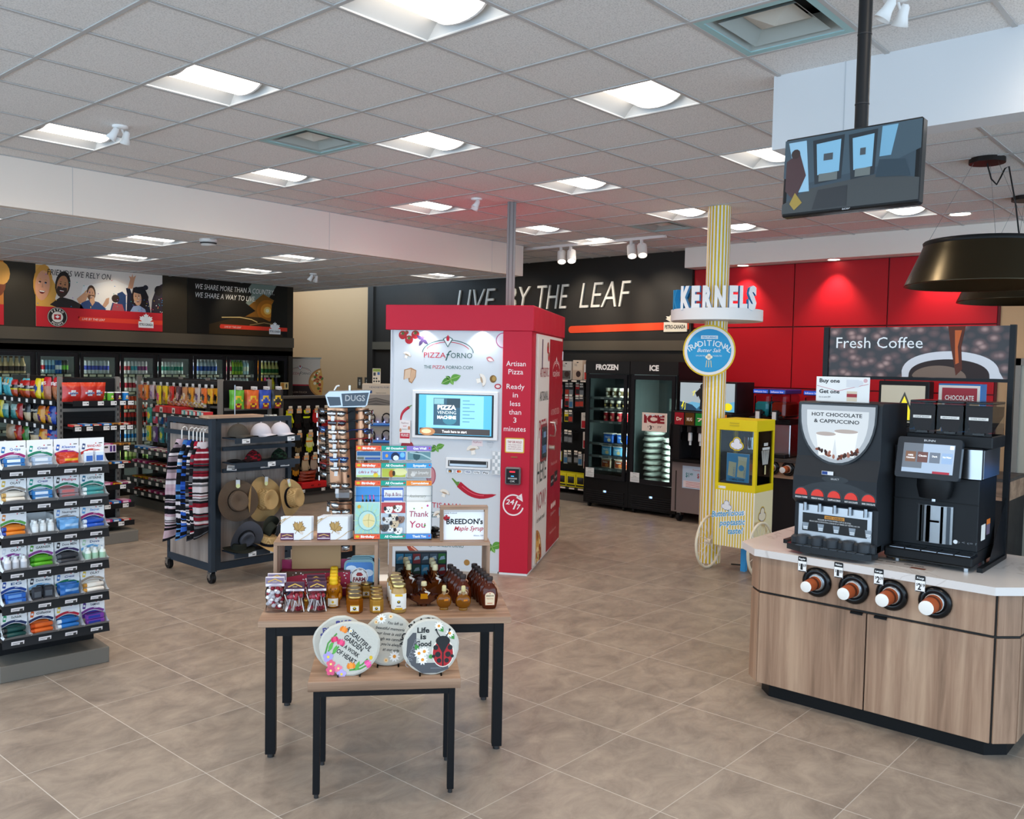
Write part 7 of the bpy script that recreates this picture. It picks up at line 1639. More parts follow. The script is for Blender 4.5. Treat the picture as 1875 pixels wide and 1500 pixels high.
for j, row in enumerate(TR_):
    for i, (wd, tc, bd, ic, kind, c, c2, nm) in enumerate(row):
        x, z = tray(i, j, wd or '', tc or '#444', bd or '#5aa04a', ic or '#888', wd is not None, .2 if wd in ('Crest', 'Gillette', 'Secret', 'Kleenex') else 0, .085 if wd and len(wd) > 6 else .06)
        kt = prod(kind, c, c2)
        for q, (dx, dy, dz, a) in enumerate(LAYS[kind]):
            p = EO + Matrix.Rotation(ER, 4, 'Z') @ Vector((x + dx, dy - .028, z + dz))
            kt.put(p, (0, 0, ER + a), f'{nm} in a dump tray on the {rows[j]} tray shelf', 'toiletry', f'{nm}s, {rows[j]} tray shelf')
# ================================================================== rolling hat and poncho rack
NV = '#2a333d'
RK = thing('hat_rack', 'rolling dark steel rack with grey wood panels for hats and ponchos', 'display rack', (4.26, 7.33, 0))
m = MB(); m.box(-.05, -.055, .08, -.005, .0, 1.50, NV, 'S', .002); m.obj('corner_post', RK)
# left panel (faces -x): runs from y 0 to .80
m = MB(); m.box(.01, .06, .16, .03, .80, 1.42, '#888', 'Wg'); m.obj('wood_panel', RK)
m = MB(); m.box(0, .0, 1.43, .04, .84, 1.48, NV, 'S'); m.box(0, .0, .09, .04, .84, .16, NV, 'S'); m.box(0, .80, .16, .04, .84, 1.43, NV, 'S'); m.box(0, .0, .16, .04, .04, 1.43, NV, 'S')
for i in range(20): m.box(-.002, .815, .2 + i * .06, .0, .825, .225 + i * .06, '#0d0f12')
m.obj('frame', RK)
m = MB(); m.box(-.025, .03, 1.32, -.001, .86, 1.36, NV, 'S'); m.box(-.28, .79, 1.33, -.02, .81, 1.35, NV, 'S') if 0 else None; m.obj('hang_rail', RK)
# right panel (faces -y): x from 0.04 to .84
m = MB(); m.box(.085, .03, .165, .79, .05, 1.45, '#888', 'Wg'); m.obj('wood_panel', RK)
m = MB(); m.box(.04, .0, 1.455, .84, .05, 1.50, NV, 'S'); m.box(.04, .0, .10, .84, .05, .165, NV, 'S'); m.box(.04, .0, .165, .08, .05, 1.455, NV, 'S'); m.box(.80, .0, .165, .84, .05, 1.455, NV, 'S')
m.obj('frame', RK)
m = MB(); m.box(-.06, -.04, 1.4995, .50, .14, 1.522, '#888', 'Wx'); m.obj('top_board', RK)
m = MB(); m.tube([(.25, .05, 1.522), (.25, .05, 1.80)], .006, '#9a9a9c', 'M'); m.obj('sign_rod', RK)
for z, tags in ((1.325, (.20, .68)), (1.10, (.47,)), (.285, (.27, .5))):
    m = MB(); m.box(.09, -.22, z - .012, .77, .0, z, NV, 'S'); m.box(.085, -.235, z - .045, .775, -.22, z + .004, NV, 'S'); s_ = m.obj('shelf', RK)
    for x in tags:
        m = MB(); m.box(x - .05, -.2375, z - .045, x + .03, -.2355, z - .005, '#e6e8ea', 'C'); m.rect(x - .04, z - .018, x - .0, z - .013, -.238, '#888'); m.rect(x - .01, z - .036, x + .02, z - .026, -.238, '#555'); m.obj('price_tag', s_)
for z in (1.22, 1.02):
    m = MB(); m.box(.07, -.06, z - .018, .84, -.03, z + .018, NV, 'S'); b_ = m.obj('cross_rail', RK)
    if z < 1.1:
        for x, a in ((.15, .1), (.50, 0), (.72, 0)):
            m = MB(); m.push((x, -.065, z + .02), 0, 0, a); m.box(-.05, -.002, -.02, .05, 0, .03, '#e6e8ea', 'C'); m.rect(-.04, .005, .03, .012, -.0025, '#777'); m.rect(.0, -.012, .035, -.002, -.0025, '#555'); m.obj('price_tag', b_)
for x, y in ((-.03, -.03), (.0, .80), (.80, .02), (.80, .7)):
    m = MB(); m.cyl((x - .018, y, .05), .05, .036, '#121214', 'S', 18, 'x'); m.cyl((x - .022, y, .05), .02, .044, '#8a8c90', 'M', 12, 'x'); c_ = m.obj('caster', RK)
    m = MB(); m.box(x - .03, y - .02, .05, x - .022, y + .02, .10, '#a9abae', 'M'); m.box(x + .022, y - .02, .05, x + .03, y + .02, .10, '#a9abae', 'M'); m.box(x - .03, y - .025, .095, x + .03, y + .025, .105, '#a9abae', 'M'); m.obj('fork', c_)
m = MB(); m.box(.80, .05, .10, .84, .75, .16, NV, 'S'); m.box(.80, .71, .16, .84, .75, 1.48, NV, 'S'); m.box(.80, .05, 1.44, .84, .75, 1.48, NV, 'S'); m.obj('frame', RK)
m = MB(); m.box(.81, .06, .16, .825, .71, 1.43, '#888', 'Wg'); m.obj('wood_panel', RK)
# ponchos on white hangers
def stripes(seed, pal):
    R_ = random.Random(seed); L_ = []; v = 0
    while v < 1:
        c = R_.choice(pal); d = R_.choice((.006, .008, .012, .02, .034)); L_.append((v, v + d, c)); v += d
    def f(u, v):
        for a, b, c in L_:
            if a <= v < b: return c
        return pal[0]
    return f
def poncho(y, w, z0, cf, lab, lean=0):
    t = thing('poncho', lab, 'poncho', (4.185, y, 0), .0, 'striped ponchos on the rack')
    m = MB()
    def f(u, v):
        a = 2 * PI * u; sh = min(1, v / .16) ** .6
        hw = (.03 + (w / 2 - .03) * sh) * (1 + .18 * max(0, v - .2)); hd = .028 + .018 * sh
        fold = 1 + .16 * math.sin(4 * a + 6 * v) * sh + .07 * math.sin(9 * a + 3 * v) * sh
        return (hw * math.cos(a) * fold - lean * v * v, hd * math.sin(a) * fold, 1.285 - (1.285 - z0) * v + .05 * math.cos(a) * (v > .9) * (v - .9) * 10)
    m.grid(f, 40, 110, lambda u, v: lin(cf(u * 2 % 1, v)), 'F')
    m.obj('cloth', t)
    m = MB(); m.lathe([(.05, 0), (.062, -.03), (.055, -.06)], cf(.3, .5), 'F', 16, (0, 0, 1.29), False, .7); m.obj('collar', t)
    m = MB(); m.tube([(0, 0, 1.25), (0, 0, 1.37), (.01, .0, 1.395), (.03, 0, 1.405), (.05, 0, 1.39), (.052, 0, 1.372)], .0055, '#f0f0f0', 'G'); m.tube([(-w * .4, 0, 1.2), (0, 0, 1.265), (w * .4, 0, 1.2)], .008, '#f0f0f0', 'G'); m.obj('hanger', t)
D1 = ('#15151a', '#1c1c20', '#121216', '#19191d', '#d8cfd4')
poncho(7.75, .23, .40, stripes(3, D1 + ('#b79aa6', '#c0a6b0', '#8f7f88')), 'pink grey and black striped poncho, farthest on the rail', .05)
poncho(7.62, .19, .42, stripes(8, D1 + ('#5a8cc0', '#6a9ccc', '#3f6ea8')), 'pale blue and black striped poncho', .02)
poncho(7.545, .18, .46, stripes(12, D1 + ('#2a56b0', '#2048a0', '#3a66c0')), 'royal blue and black striped poncho', .02)
poncho(7.48, .17, .43, stripes(19, D1 + ('#5a5a60', '#77777c', '#33333a')), 'charcoal and grey striped poncho', .0)
poncho(7.42, .17, .47, stripes(25, D1 + ('#8e1a2c', '#a02034', '#5a5a60')), 'crimson and black striped poncho', .0)
poncho(7.365, .16, .46, stripes(33, ('#1a1a1e', '#5a5a5e', '#7a1a28', '#c9c0c4')), 'dark grey and red striped poncho nearest the corner post', .0)
# caps on the top shelf
def cap(c, c2, x, lab, rz):
    t = thing('baseball_cap', lab, 'cap', (4.26 + x, 7.33 - .105, 1.3255), rz)
    m = MB(); 
    def f(u, v):
        a = 2 * PI * u; s = math.cos(v * PI / 2); return (.088 * s * math.cos(a), .10 * s * math.sin(a) + .01, .01 + .115 * math.sin(v * PI / 2) ** .9)
    m.grid(f, 24, 8, lambda u, v: lin(c if (u * 6 % 1) > .04 else c2), 'F'); m.sph((0, .01, .126), .008, c, 'F', 8); m.obj('crown', t)
    m = MB(); m.grid(lambda u, v: (.088 * math.sin((u - .5) * PI * .92) * (1 - .12 * v) , .01 - .085 * math.cos((u - .5) * PI * .92) - .07 * v * math.cos((u - .5) * PI * .8), .014 - .012 * v - .03 * (abs(u - .5) * 2) ** 2 * v + .016), 16, 4, c, 'F'); m.obj('brim', t)
    return t
cap('#4a453f', '#2b2826', .20, 'dark brown washed baseball cap on the top rack shelf', .5); cap('#c9c6cf', '#23263a', .44, 'pale grey baseball cap in the middle of the top rack shelf', .45); cap('#d0cdd6', '#20233a', .65, 'pale grey baseball cap at the far end of the top rack shelf', .4)
for x, c, c2, lab in ((.34, '#7a1622', '#2a1a1c', 'red and black crumpled visor on the second rack shelf'), (.62, '#1f3326', '#0f1512', 'dark green camouflage cap on the second rack shelf')):
    t = thing('folded_cap', lab, 'cap', (4.26 + x, 7.33 - .11, 1.101), .3)
    m = MB(); m.grid(lambda u, v: (.085 * math.cos(2 * PI * u) * math.cos(v * PI / 2) * (1 + .15 * math.sin(5 * u * 6)), .07 * math.sin(2 * PI * u) * math.cos(v * PI / 2), .004 + .085 * math.sin(v * PI / 2) * (1 + .2 * math.sin(2 * PI * u + 1))), 18, 6, lambda u, v: lin(c if int(u * 9 + v * 5) % 2 else c2), 'F'); m.obj('crown', t)
    m = MB(); m.grid(lambda u, v: (-.06 - .08 * v, .06 * (u - .5) * 2, .012 + .012 * math.sin(PI * u) - .008 * v), 8, 3, c2, 'F'); m.obj('brim', t)
m = MB(); m.sph((0, 0, .015), (.07, .05, .015), '#17181a', 'F', 12); one('folded_cap', m, 'flat black cap at the near end of the second rack shelf', 'cap', (4.26 + .14, 7.33 - .12, 1.101))
# brimmed hats
def straw_mat(name, c1, c2):
    m, nt, b, L, N = mat(name)
    tc = N('ShaderNodeTexCoord'); ws = []
    for r, sc_ in (((0, .78, 0), 60), ((0, -.78, 0), 60)):
        mp = N('ShaderNodeMapping'); mp.inputs['Rotation'].default_value = r; L.new(tc.outputs['Object'], mp.inputs[0])
        wv = N('ShaderNodeTexWave'); wv.inputs['Scale'].default_value = sc_; wv.inputs['Distortion'].default_value = 2.0; wv.inputs['Detail'].default_value = 2; L.new(mp.outputs[0], wv.inputs['Vector']); ws.append(wv)
    mu = N('ShaderNodeMath'); mu.operation = 'MULTIPLY'; L.new(ws[0].outputs['Fac'], mu.inputs[0]); L.new(ws[1].outputs['Fac'], mu.inputs[1])
    cr = N('ShaderNodeValToRGB'); e = cr.color_ramp.elements; e[0].color = (*lin(c2), 1); e[1].color = (*lin(c1), 1); e[1].position = .45
    L.new(mu.outputs[0], cr.inputs[0]); L.new(cr.outputs[0], b.inputs['Base Color']); b.inputs['Roughness'].default_value = .8
    bp = N('ShaderNodeBump'); bp.inputs['Strength'].default_value = .5; bp.inputs['Distance'].default_value = .003; L.new(mu.outputs[0], bp.inputs['Height']); L.new(bp.outputs[0], b.inputs['Normal'])
    return m
MATS['H'] = straw_mat('pale_straw', '#d2b27c', '#8f7040'); MATS['Hd'] = straw_mat('dark_straw', '#7a6450', '#2c2118')
def hat(loc, r, k, c, band, lab, rot, cr=.085, ch=.11, pinch=.35, curl=.03, tagc=True):
    t = thing('brimmed_hat', lab, 'hat', loc); t.rotation_euler = rot
    m = MB()
    def brim(u, v):
        a = 2 * PI * u; q = cr * .98 + (r - cr) * v
        return (q * math.cos(a), -.006 - curl * v * v * (math.cos(2 * a)), q * math.sin(a) * (1.06))
    m.grid(brim, 40, 7, c, k); m.obj('brim', t)
    m = MB()
    def crown(u, v):
        a = 2 * PI * u
        if v < .7: q = cr * (1 - .12 * v / .7); h = ch * v / .7
        else: q = cr * .88 * math.cos((v - .7) / .3 * PI / 2) + .001; h = ch * (1 - .0 * v) + .012 * math.sin((v - .7) / .3 * PI) - pinch * .05 * ((v - .7) / .3)
        pz = 1 - pinch * .5 * max(0, math.sin(a)) * v * abs(math.cos(a)) ** .5
        return (q * math.cos(a) * (1 - pinch * .25 * v * max(0, math.sin(a))), -h, q * math.sin(a) * 1.12)
    m.grid(crown, 32, 14, c, k); m.obj('crown', t)
    if band:
        m = MB(); m.lathe([(cr * 1.01, -.004), (cr * .985, -.032)], band, 'F', 32, ax='y', cap=False); 
        m.V = [(a, b, c_ * 1.12) for a, b, c_ in m.V]; m.obj('band', t)
    if r > .17 and tagc:
        m = MB(); m.box(-.018, -.032, r * .72, .018, -.030, r * 1.05, '#c9d2da', 'C'); m.flat(circ(0, r * .74, .02, n=10), -.0325, '#d0d8a0'); m.tube([(0, -.01, r * 1.02), (0, .03, r * 1.15)], .003, '#333'); m.obj('hang_tag', t)
    return t
RY = 7.33
hat((4.44, RY - .115, .745), .182, 'Hd', '#777', '#14110f', 'dark brown straw hat hanging on the rack', (-.10, 0, -.35), .09, .10)
hat((4.70, RY - .13, .735), .20, 'H', '#777', None, 'large natural straw hat with a frayed edge hanging on the rack', (-.05, .1, .1), .095, .12, .7)
hat((4.97, RY - .16, .725), .175, 'H', '#777', '#16151a', 'natural straw hat with a black band hanging on the rack', (-.1, -.2, .35), .09, .115, .5)
hat((4.50, RY - .16, .405), .155, 'F', '#4a4d56', '#17181c', 'slate grey felt hat on the bottom rack shelf', (.45, .1, -.1), .075, .05, .5, tagc=False)
hat((4.74, RY - .14, .46), .13, 'F', '#33362f', None, 'olive green bucket hat on the bottom rack shelf', (.6, -.5, .2), .07, .07, .2, tagc=False)
hat((4.82, RY - .19, .42), .13, 'F', '#3c3f44', None, 'charcoal bucket hat behind the striped straw one', (.7, -.6, .3), .06, .06, .2, tagc=False)
hat((4.71, RY - .20, .312), .15, 'H', '#777', '#14131a', 'small straw hat with black ribbon lying on the bottom rack shelf', (-1.40, 0, .1), .075, .085, .3, tagc=False)
hat((4.44, RY - .14, .30), .145, 'F', '#22241f', None, 'dark green flat hat under the slate grey hat', (-1.5, 0, 0), .07, .05, .2, .01, tagc=False)
# ================================================================== display tables, frame: x along the front, y away
TO, TR0 = Vector((2.98, 3.44, 0)), math.radians(-41.3)
TM = Matrix.Translation(TO) @ Matrix.Rotation(TR0, 4, 'Z')
def tp(x, y, z=.721): return tuple(TM @ Vector((x, y, z)))
def table(o, rz, hw, y0, y1, zt, th, lw, lx, ly0, ly1, label):
    t = thing('display_table', label, 'table', o, rz)
    m = MB(); m.box(-hw, y0, zt - th, hw, y1, zt, '#888', 'Wx', .002); m.obj('table_top', t)
    m = MB()
    for a in ((-lx, ly0 - lw / 2, lx, ly0 + lw / 2), (-lx, ly1 - lw / 2, lx, ly1 + lw / 2)): m.box(a[0], a[1] + .002, zt - th - lw, a[2], a[3] - .002, zt - th, '#0d0f13', 'S')
    for x in (-lx, lx): m.box(x - lw / 2 + .002, ly0, zt - th - lw + .001, x + lw / 2 - .002, ly1, zt - th - .001, '#0d0f13', 'S')
    m.obj('frame', t)
    for x in (-lx, lx):
        for y in (ly0, ly1):
            m = MB(); m.box(x - lw / 2, y - lw / 2, .02, x + lw / 2, y + lw / 2, zt - th, '#0d0f13', 'S', .002); l = m.obj('leg', t)
            m = MB(); m.cyl((x, y, 0), lw * .35, .02, '#55585c', 'M', 12); m.obj('levelling_foot', l)
    return t
table(TO, TR0, .645, -.005, .80, .72, .035, .052, .583, .045, .74, 'larger walnut topped display table on black steel legs covered with syrup and honey')
SO_ = Vector((2.752, 3.183, 0))
SM = Matrix.Translation(SO_) @ Matrix.Rotation(TR0, 4, 'Z')
table(SO_, TR0, .352, -.11, .30, .56, .046, .032, .312, -.075, .27, 'smaller walnut topped display table in front holding garden stones')
def riser(x0, x1, zt, y0, y1, label):
    t = thing('wood_riser', label, 'display riser', TO, TR0)
    m = MB(); m.box(x0, y0, zt - .02, x1, y1, zt, '#888', 'Wx', .001); m.obj('top_board', t)
    for x in (x0, x1 - .02):
        m = MB(); m.box(x, y0, .721, x + .02, y1, zt - .02, '#888', 'Wz', .001); m.obj('side_board', t)
    return t
riser(-.615, -.055, 1.05, .345, .67, 'walnut bridge riser holding note cards on the larger table')
riser(.003, .563, 1.045, .335, .60, 'walnut bridge riser holding the maple syrup sign on the larger table')
# note card packs
def mk_note():
    t = thing('note_card_pack', '', 'note cards')
    m = MB(); m.push((0, 0, 0), 0, -.12); m.box(-.083, -.006, 0, .083, .006, .128, '#dcdcdf', 'C', .001)
    lf = rot2([(a * .062 + .012, .068 + b * .062 - .02) for a, b in LEAF], -.5, (.012, .065)); m.flat(lf, -.0064, '#8a6a3a')
    m.flat(rot2([(a * .052 + .012, .068 + b * .052 - .016) for a, b in LEAF], -.5, (.012, .065)), -.0068, '#b08c50'); m.flat([(.018, .05), (.04, .042), (.036, .028), (.02, .036)], -.0072, '#cfc2b4')
    for a in (-.9, -.1, .7): strip(m, [(.012, .05), (.012 + .04 * math.sin(a), .05 + .045 * math.cos(a))], .0012, -.0074, '#6a4a24')
    m.obj('card_face', t)
    m = MB(); m.push((0, 0, 0), 0, -.12); m.rect(-.083, .0, -.012, .038, -.0072, '#5a2f4a'); strip(m, [(-.075, .022), (-.048, .030), (-.02, .022)], .004, -.0076, '#d8b060'); m.rect(-.08, .006, -.015, .011, -.0076, '#cfc2cf'); m.text('CARDS', -.048, .013, .005, -.0078, '#e8d8c0', w=.02); m.obj('seal_label', t)
    m = MB(); m.push((0, 0, 0), 0, -.12); m.tube([(-.087, -.008, .085), (-.06, -.009, .11), (-.03, -.008, .128)], .0012, '#c9a24a'); m.tube([(.02, -.008, 0), (.06, -.009, .025), (.083, -.008, .045)], .0012, '#c9a24a'); m.tube([(-.075, -.01, .105), (-.088, -.012, .098), (-.08, -.012, .108), (-.055, -.012, .12), (-.068, -.011, .108)], .0014, '#c9a24a'); m.obj('gold_cord', t)
    return t
NK = Kit(mk_note)
for x, n_, nm in ((-.502, 2, 'in the pack nearer the table end'), (-.305, 4, 'in the pack nearer the greeting cards')):
    for q in range(n_): NK.put(tp(x + .008 * q, .40 + .022 * q, 1.051), TR0, ('front' if q == 0 else ('second', 'third', 'rear')[q - 1]) + f' white maple leaf note card {nm}', 'note cards', 'maple leaf note cards')
# maple syrup frame
t = thing('maple_sign', 'wood framed maple syrup sign standing on the riser', 'sign', tp(.418, .40, 1.046), TR0)
m = MB()
for a in ((-.133, -.11, -.115), (.115, .133, .0)): pass
m.box(-.133, -.03, 0, -.115, .03, .175, '#888', 'Wz'); m.box(.115, -.03, 0, .133, .03, .175, '#888', 'Wz'); m.box(-.133, -.03, .175, .133, .03, .193, '#888', 'Wx'); m.obj('wood_frame', t)
m = MB(); m.box(-.112, -.012, .003, .114, -.008, .16, '#f4f5f8', 'C'); m.text('BREEDON\'s', -.098, .092, .03, -.0125, '#1a1a1c', w=.205, al='l', bold=.03); m.text('Maple Syrup', -.055, .055, .026, -.0125, '#b01f2c', w=.165, al='l', shear=.35, bold=.015)
m.flat([(-.098 + a * .035, .112 + b * .035) for a, b in LEAF], -.0122, '#b01f2c'); m.text('Locally Produced', -.11, .150, .008, -.0125, '#333', w=.07, al='l'); m.text('Alliston, ON', .11, .022, .009, -.0125, '#3a4a6a', w=.055, al='r'); m.obj('sign_sheet', t)
# toy car behind
t = thing('toy_car', 'small black toy car on the riser beside the maple sign', 'toy', tp(.262, .50, 1.046), TR0 + .4)
m = MB(); m.box(-.022, -.05, .012, .022, .05, .035, '#1c1d1f', 'G', .006); m.box(-.019, -.03, .035, .019, .025, .058, '#2b2d30', 'G', .008); m.rect(-.015, .02, .015, .03, -.0505, '#9a9a9a'); m.obj('car_body', t)
for x in (-.022, .022):
    for y in (-.03, .03):
        m = MB(); m.cyl((x - .004, y, .012), .012, .008, '#111', 'P', 12, 'x'); m.obj('wheel', t)
# greeting card rack
GR_ = thing('greeting_card_rack', 'clear four tier greeting card rack with coloured category strips', 'card rack', tp(.025, .40, 1.051), TR0)
tiers = [(0, 0.0, .18), (.045, .165, .30), (.09, .255, .40), (.135, .35, .49)]
hd = [(('Birthday', '#e8613c'), ('All Occasion', '#1f9c88'), ('Thank You', '#4a8ad0')), (('Birthday', '#e8613c'), ('All Occasion', '#1f9c88'), ('Congratulations', '#ee8a30')), (('Birthday', '#e8613c'), ('All Occasion', '#1f9c88'), ('Sympathy', '#3f98cc')), (('Birthday', '#e8613c'), ('All Occasion', '#1f9c88'), ('Get Well', '#8a74c0'))]
zs_ = [0.004, .296, .39, .483]       # header strip bottoms above the riser
CW = .141
m = MB()
for k, (y, z0, z1) in enumerate(tiers): m.box(-.213, y - .004, zs_[k] if k else 0, .213, y - .002, zs_[k] + .03, '#eef2f4', 'T'); m.box(-.213, y - .002, (zs_[k] - .06) if k else 0, .213, y + .03, (zs_[k] - .057) if k else .003, '#eef2f4', 'T')
m.box(-.215, -.004, 0, -.212, .165, .30, '#eef2f4', 'T'); m.box(.212, -.004, 0, .215, .165, .30, '#eef2f4', 'T'); m.box(-.213, .165, 0, .213, .168, .515, '#eef2f4', 'T'); m.obj('clear_holder', GR_)
for k in range(4):
    y = tiers[k][0]; 
    zz = zs_[k] if k == 0 else zs_[k] - .0
    for j, (s, c) in enumerate(hd[k]):
        x0 = -.213 + j * .142
        m = MB(); m.box(x0, y - .0068, zz, x0 + .141, y - .0045, zz + .027, c, 'C'); m.text(s, x0 + .074, zz + .0075, .013, y - .0072, '#f6f4f0', w=.1 if len(s) > 10 else .075, bold=.04)
        m.flat(circ(x0 + .018, zz + .014, .011, .007, 10), y - .0072, '#d8c020' if s == 'Birthday' else c); m.flat([(x0 + .13 + a * .009, zz + .012 + b * .009) for a, b in LEAF], y - .0074, '#d0303a'); m.obj('category_strip', GR_)
def gcard(x, y, z, w, h, paintf, lab):
    m = MB(); m.box(-w / 2, -.002, 0, w / 2, .002, h, '#f2f0ec', 'C'); paintf(m, w, h, -.0025); one('greeting_card', m, lab, 'greeting card', tp(x, y, z), TR0)
def art(*shapes):
    def f(m, w, h, y):
        for q, s in enumerate(shapes):
            if s[0] == 'bg': m.rect(-w / 2 + .002, .002, w / 2 - .002, h - .002, y, s[1])
            elif s[0] == 'r': m.rect(-w / 2 + w * s[1], h * s[2], -w / 2 + w * s[3], h * s[4], y - .0003 * (q + 1), s[5])
            elif s[0] == 'c': m.flat(circ(-w / 2 + w * s[1], h * s[2], w * s[3], h * s[4], 16), y - .0003 * (q + 1), s[5])
            elif s[0] == 't': m.text(s[1], -w / 2 + w * s[2], h * s[3], h * s[4], y - .0003 * (q + 1), s[6], w=w * s[5], shear=s[7] if len(s) > 7 else 0, bold=.01)
            elif s[0] == 's': strip(m, [(-w / 2 + w * a, h * b) for a, b in s[1]], s[2], y - .0003 * (q + 1), s[3])
    return f
B0 = 1.051
moon = [('bg', '#a8d4c8')] + [('s', [(.5 + .28 * math.cos(a), .5 + .2 * math.sin(a)), (.5 + .55 * math.cos(a), .5 + .46 * math.sin(a))], .003, '#cfe4a8') for a in [i * PI / 8 for i in range(16)]] + [('c', .5, .5, .36, .27, '#5f9aa8'), ('c', .5, .5, .345, .255, '#b8d8d0'), ('c', .56, .5, .25, .19, '#e4d49a'), ('s', [(.56, .32), (.54, .5), (.58, .68)], .002, '#a89a5a'), ('s', [(.34, .5), (.56, .52), (.8, .48)], .002, '#a89a5a'), ('c', .17, .88, .07, .05, '#d8a83a')]
gcard(-.117, .402 - .0 + .004, B0 + .0035, .136, .205, art(*moon), 'birthday card with a sun in a moon on the front tier')
pups = [('bg', '#b9c4cf'), ('r', 0.01, .7, .99, .99, '#b8484a')]
for i, (u, v, c) in enumerate(((.3, .78, '#f0ece8'), (.68, .82, '#f2f0ee'), (.5, .58, '#e8dcc8'), (.25, .5, '#dcd8d4'), (.78, .52, '#8a6a5a'), (.38, .28, '#f0ebe4'), (.7, .22, '#efe8e0'), (.15, .3, '#4a4644'), (.55, .4, '#d0b898'))): pups += [('c', u, v, .17, .1, c), ('c', u - .13, v + .04, .06, .06, '#5a4438' if i % 2 else '#2a2a2e'), ('c', u + .13, v + .04, .06, .06, c), ('c', u - .05, v + .02, .018, .012, '#1a1a1a'), ('c', u + .05, v + .02, .018, .012, '#1a1a1a'), ('c', u, v - .03, .03, .018, '#1a1a1a')]
gcard(.025, .406, B0 + .0035, .136, .205, art(*pups), 'card with a pile of puppies on the front tier')
gcard(.167, .406, B0 + .0035, .136, .205, art(('bg', '#f8f4f6'), ('t', 'Thank', .5, .60, .16, .78, '#a8485a', .1), ('t', 'You', .45, .30, .19, .65, '#c03a5a', .1), ('c', .85, .9, .04, .03, '#d04a8a'), ('c', .3, .82, .03, .02, '#5a9a4a'), ('c', .62, .84, .03, .02, '#d8a030'), ('c', .75, .36, .04, .03, '#5a9a4a')), 'white thank you card on the front tier')
Y2 = .40 + .049
gcard(-.117, Y2, B0 + .165, .136, .125, art(('bg', '#4a8fd0'), *[('c', .3 + .15 * i, .18, .06, .16, '#e9e6e0') for i in range(4)], *[('c', .3 + .15 * i, .36, .04, .07, '#23262c') for i in range(4)], *[('s', [(.3 + .15 * i, .42), (.28 + .15 * i, .62)], .005, ('#e05a4a', '#4ab06a', '#d8409a', '#e05a9a')[i]) for i in range(4)]), 'blue card of penguins in party hats on the second tier')
gcard(.02, Y2, B0 + .165, .125, .12, art(('bg', '#4a6fc0'), ('r', .12, .52, .95, .88, '#e8e6ec'), ('t', 'Pop & Bro', .53, .6, .16, .7, '#7a2a3a'), ('r', .12, .02, .95, .38, '#e8e6ec'), ('t', 'MMMM', .53, .08, .2, .6, '#8a2a30')), 'blue lettered card on the second tier')
gcard(.167, Y2, B0 + .165, .136, .125, art(('bg', '#eae4dc'), ('t', 'Anniversary', .45, .5, .14, .7, '#b0a898', .3), ('c', .3, .2, .05, .05, '#d8c4c4'), ('c', .6, .15, .04, .05, '#c9b8a8'), ('c', .8, .3, .05, .05, '#ddd0c8')), 'cream anniversary card on the second tier')
Y3 = .40 + .094
gcard(-.117, Y3, B0 + .335, .136, .052, art(('bg', '#cfe2e4'), ('r', .02, .02, .98, .25, '#b8d080'), ('c', .8, .25, .1, .25, '#e8cf3a'), ('t', "Life's a Trip!", .5, .45, .28, .8, '#b03a5a', .3)), 'pale card reading a cheerful trip message on the third tier')
gcard(.025, Y3, B0 + .335, .136, .052, art(('bg', '#b8bf4a'), ('c', .75, .6, .3, .4, '#e8e2a0'), ('c', .4, .4, .1, .4, '#c06a1f'), ('c', .5, .45, .06, .3, '#3a2a1a')), 'yellow green butterfly card on the third tier')
gcard(.167, Y3, B0 + .335, .136, .052, art(('bg', '#a8a098'), ('t', 'With Sympathy', .55, .4, .3, .7, '#efeae4', .3), ('c', .25, .3, .1, .2, '#d8d2ca')), 'grey sympathy card on the third tier')
Y4 = .40 + .139
gcard(-.117, Y4, B0 + .428, .136, .05, art(('bg', '#2a5f94'), ('r', .02, .05, .98, .5, '#9aa4ac'), ('r', .35, .05, .98, .3, '#3a5a9a'), ('r', .02, .05, .3, .35, '#6a6a5a')), 'dark blue sea front card on the top tier')
gcard(.025, Y4, B0 + .428, .136, .05, art(('bg', '#3a7ac8'), ('c', .55, .4, .18, .5, '#1d2c4a'), ('c', .58, .25, .12, .3, '#e6eaf0'), ('c', .2, .5, .06, .2, '#d8a85a'), ('c', .85, .6, .1, .3, '#7ac0e8')), 'blue dolphin card on the top tier')
gcard(.167, Y4, B0 + .428, .136, .05, art(('bg', '#6a8f94'), ('c', .4, .5, .15, .5, '#3a5a60'), ('s', [(.1, .9), (.6, .7), (.98, .2)], .008, '#b0c8c8')), 'misty green get well card on the top tier')
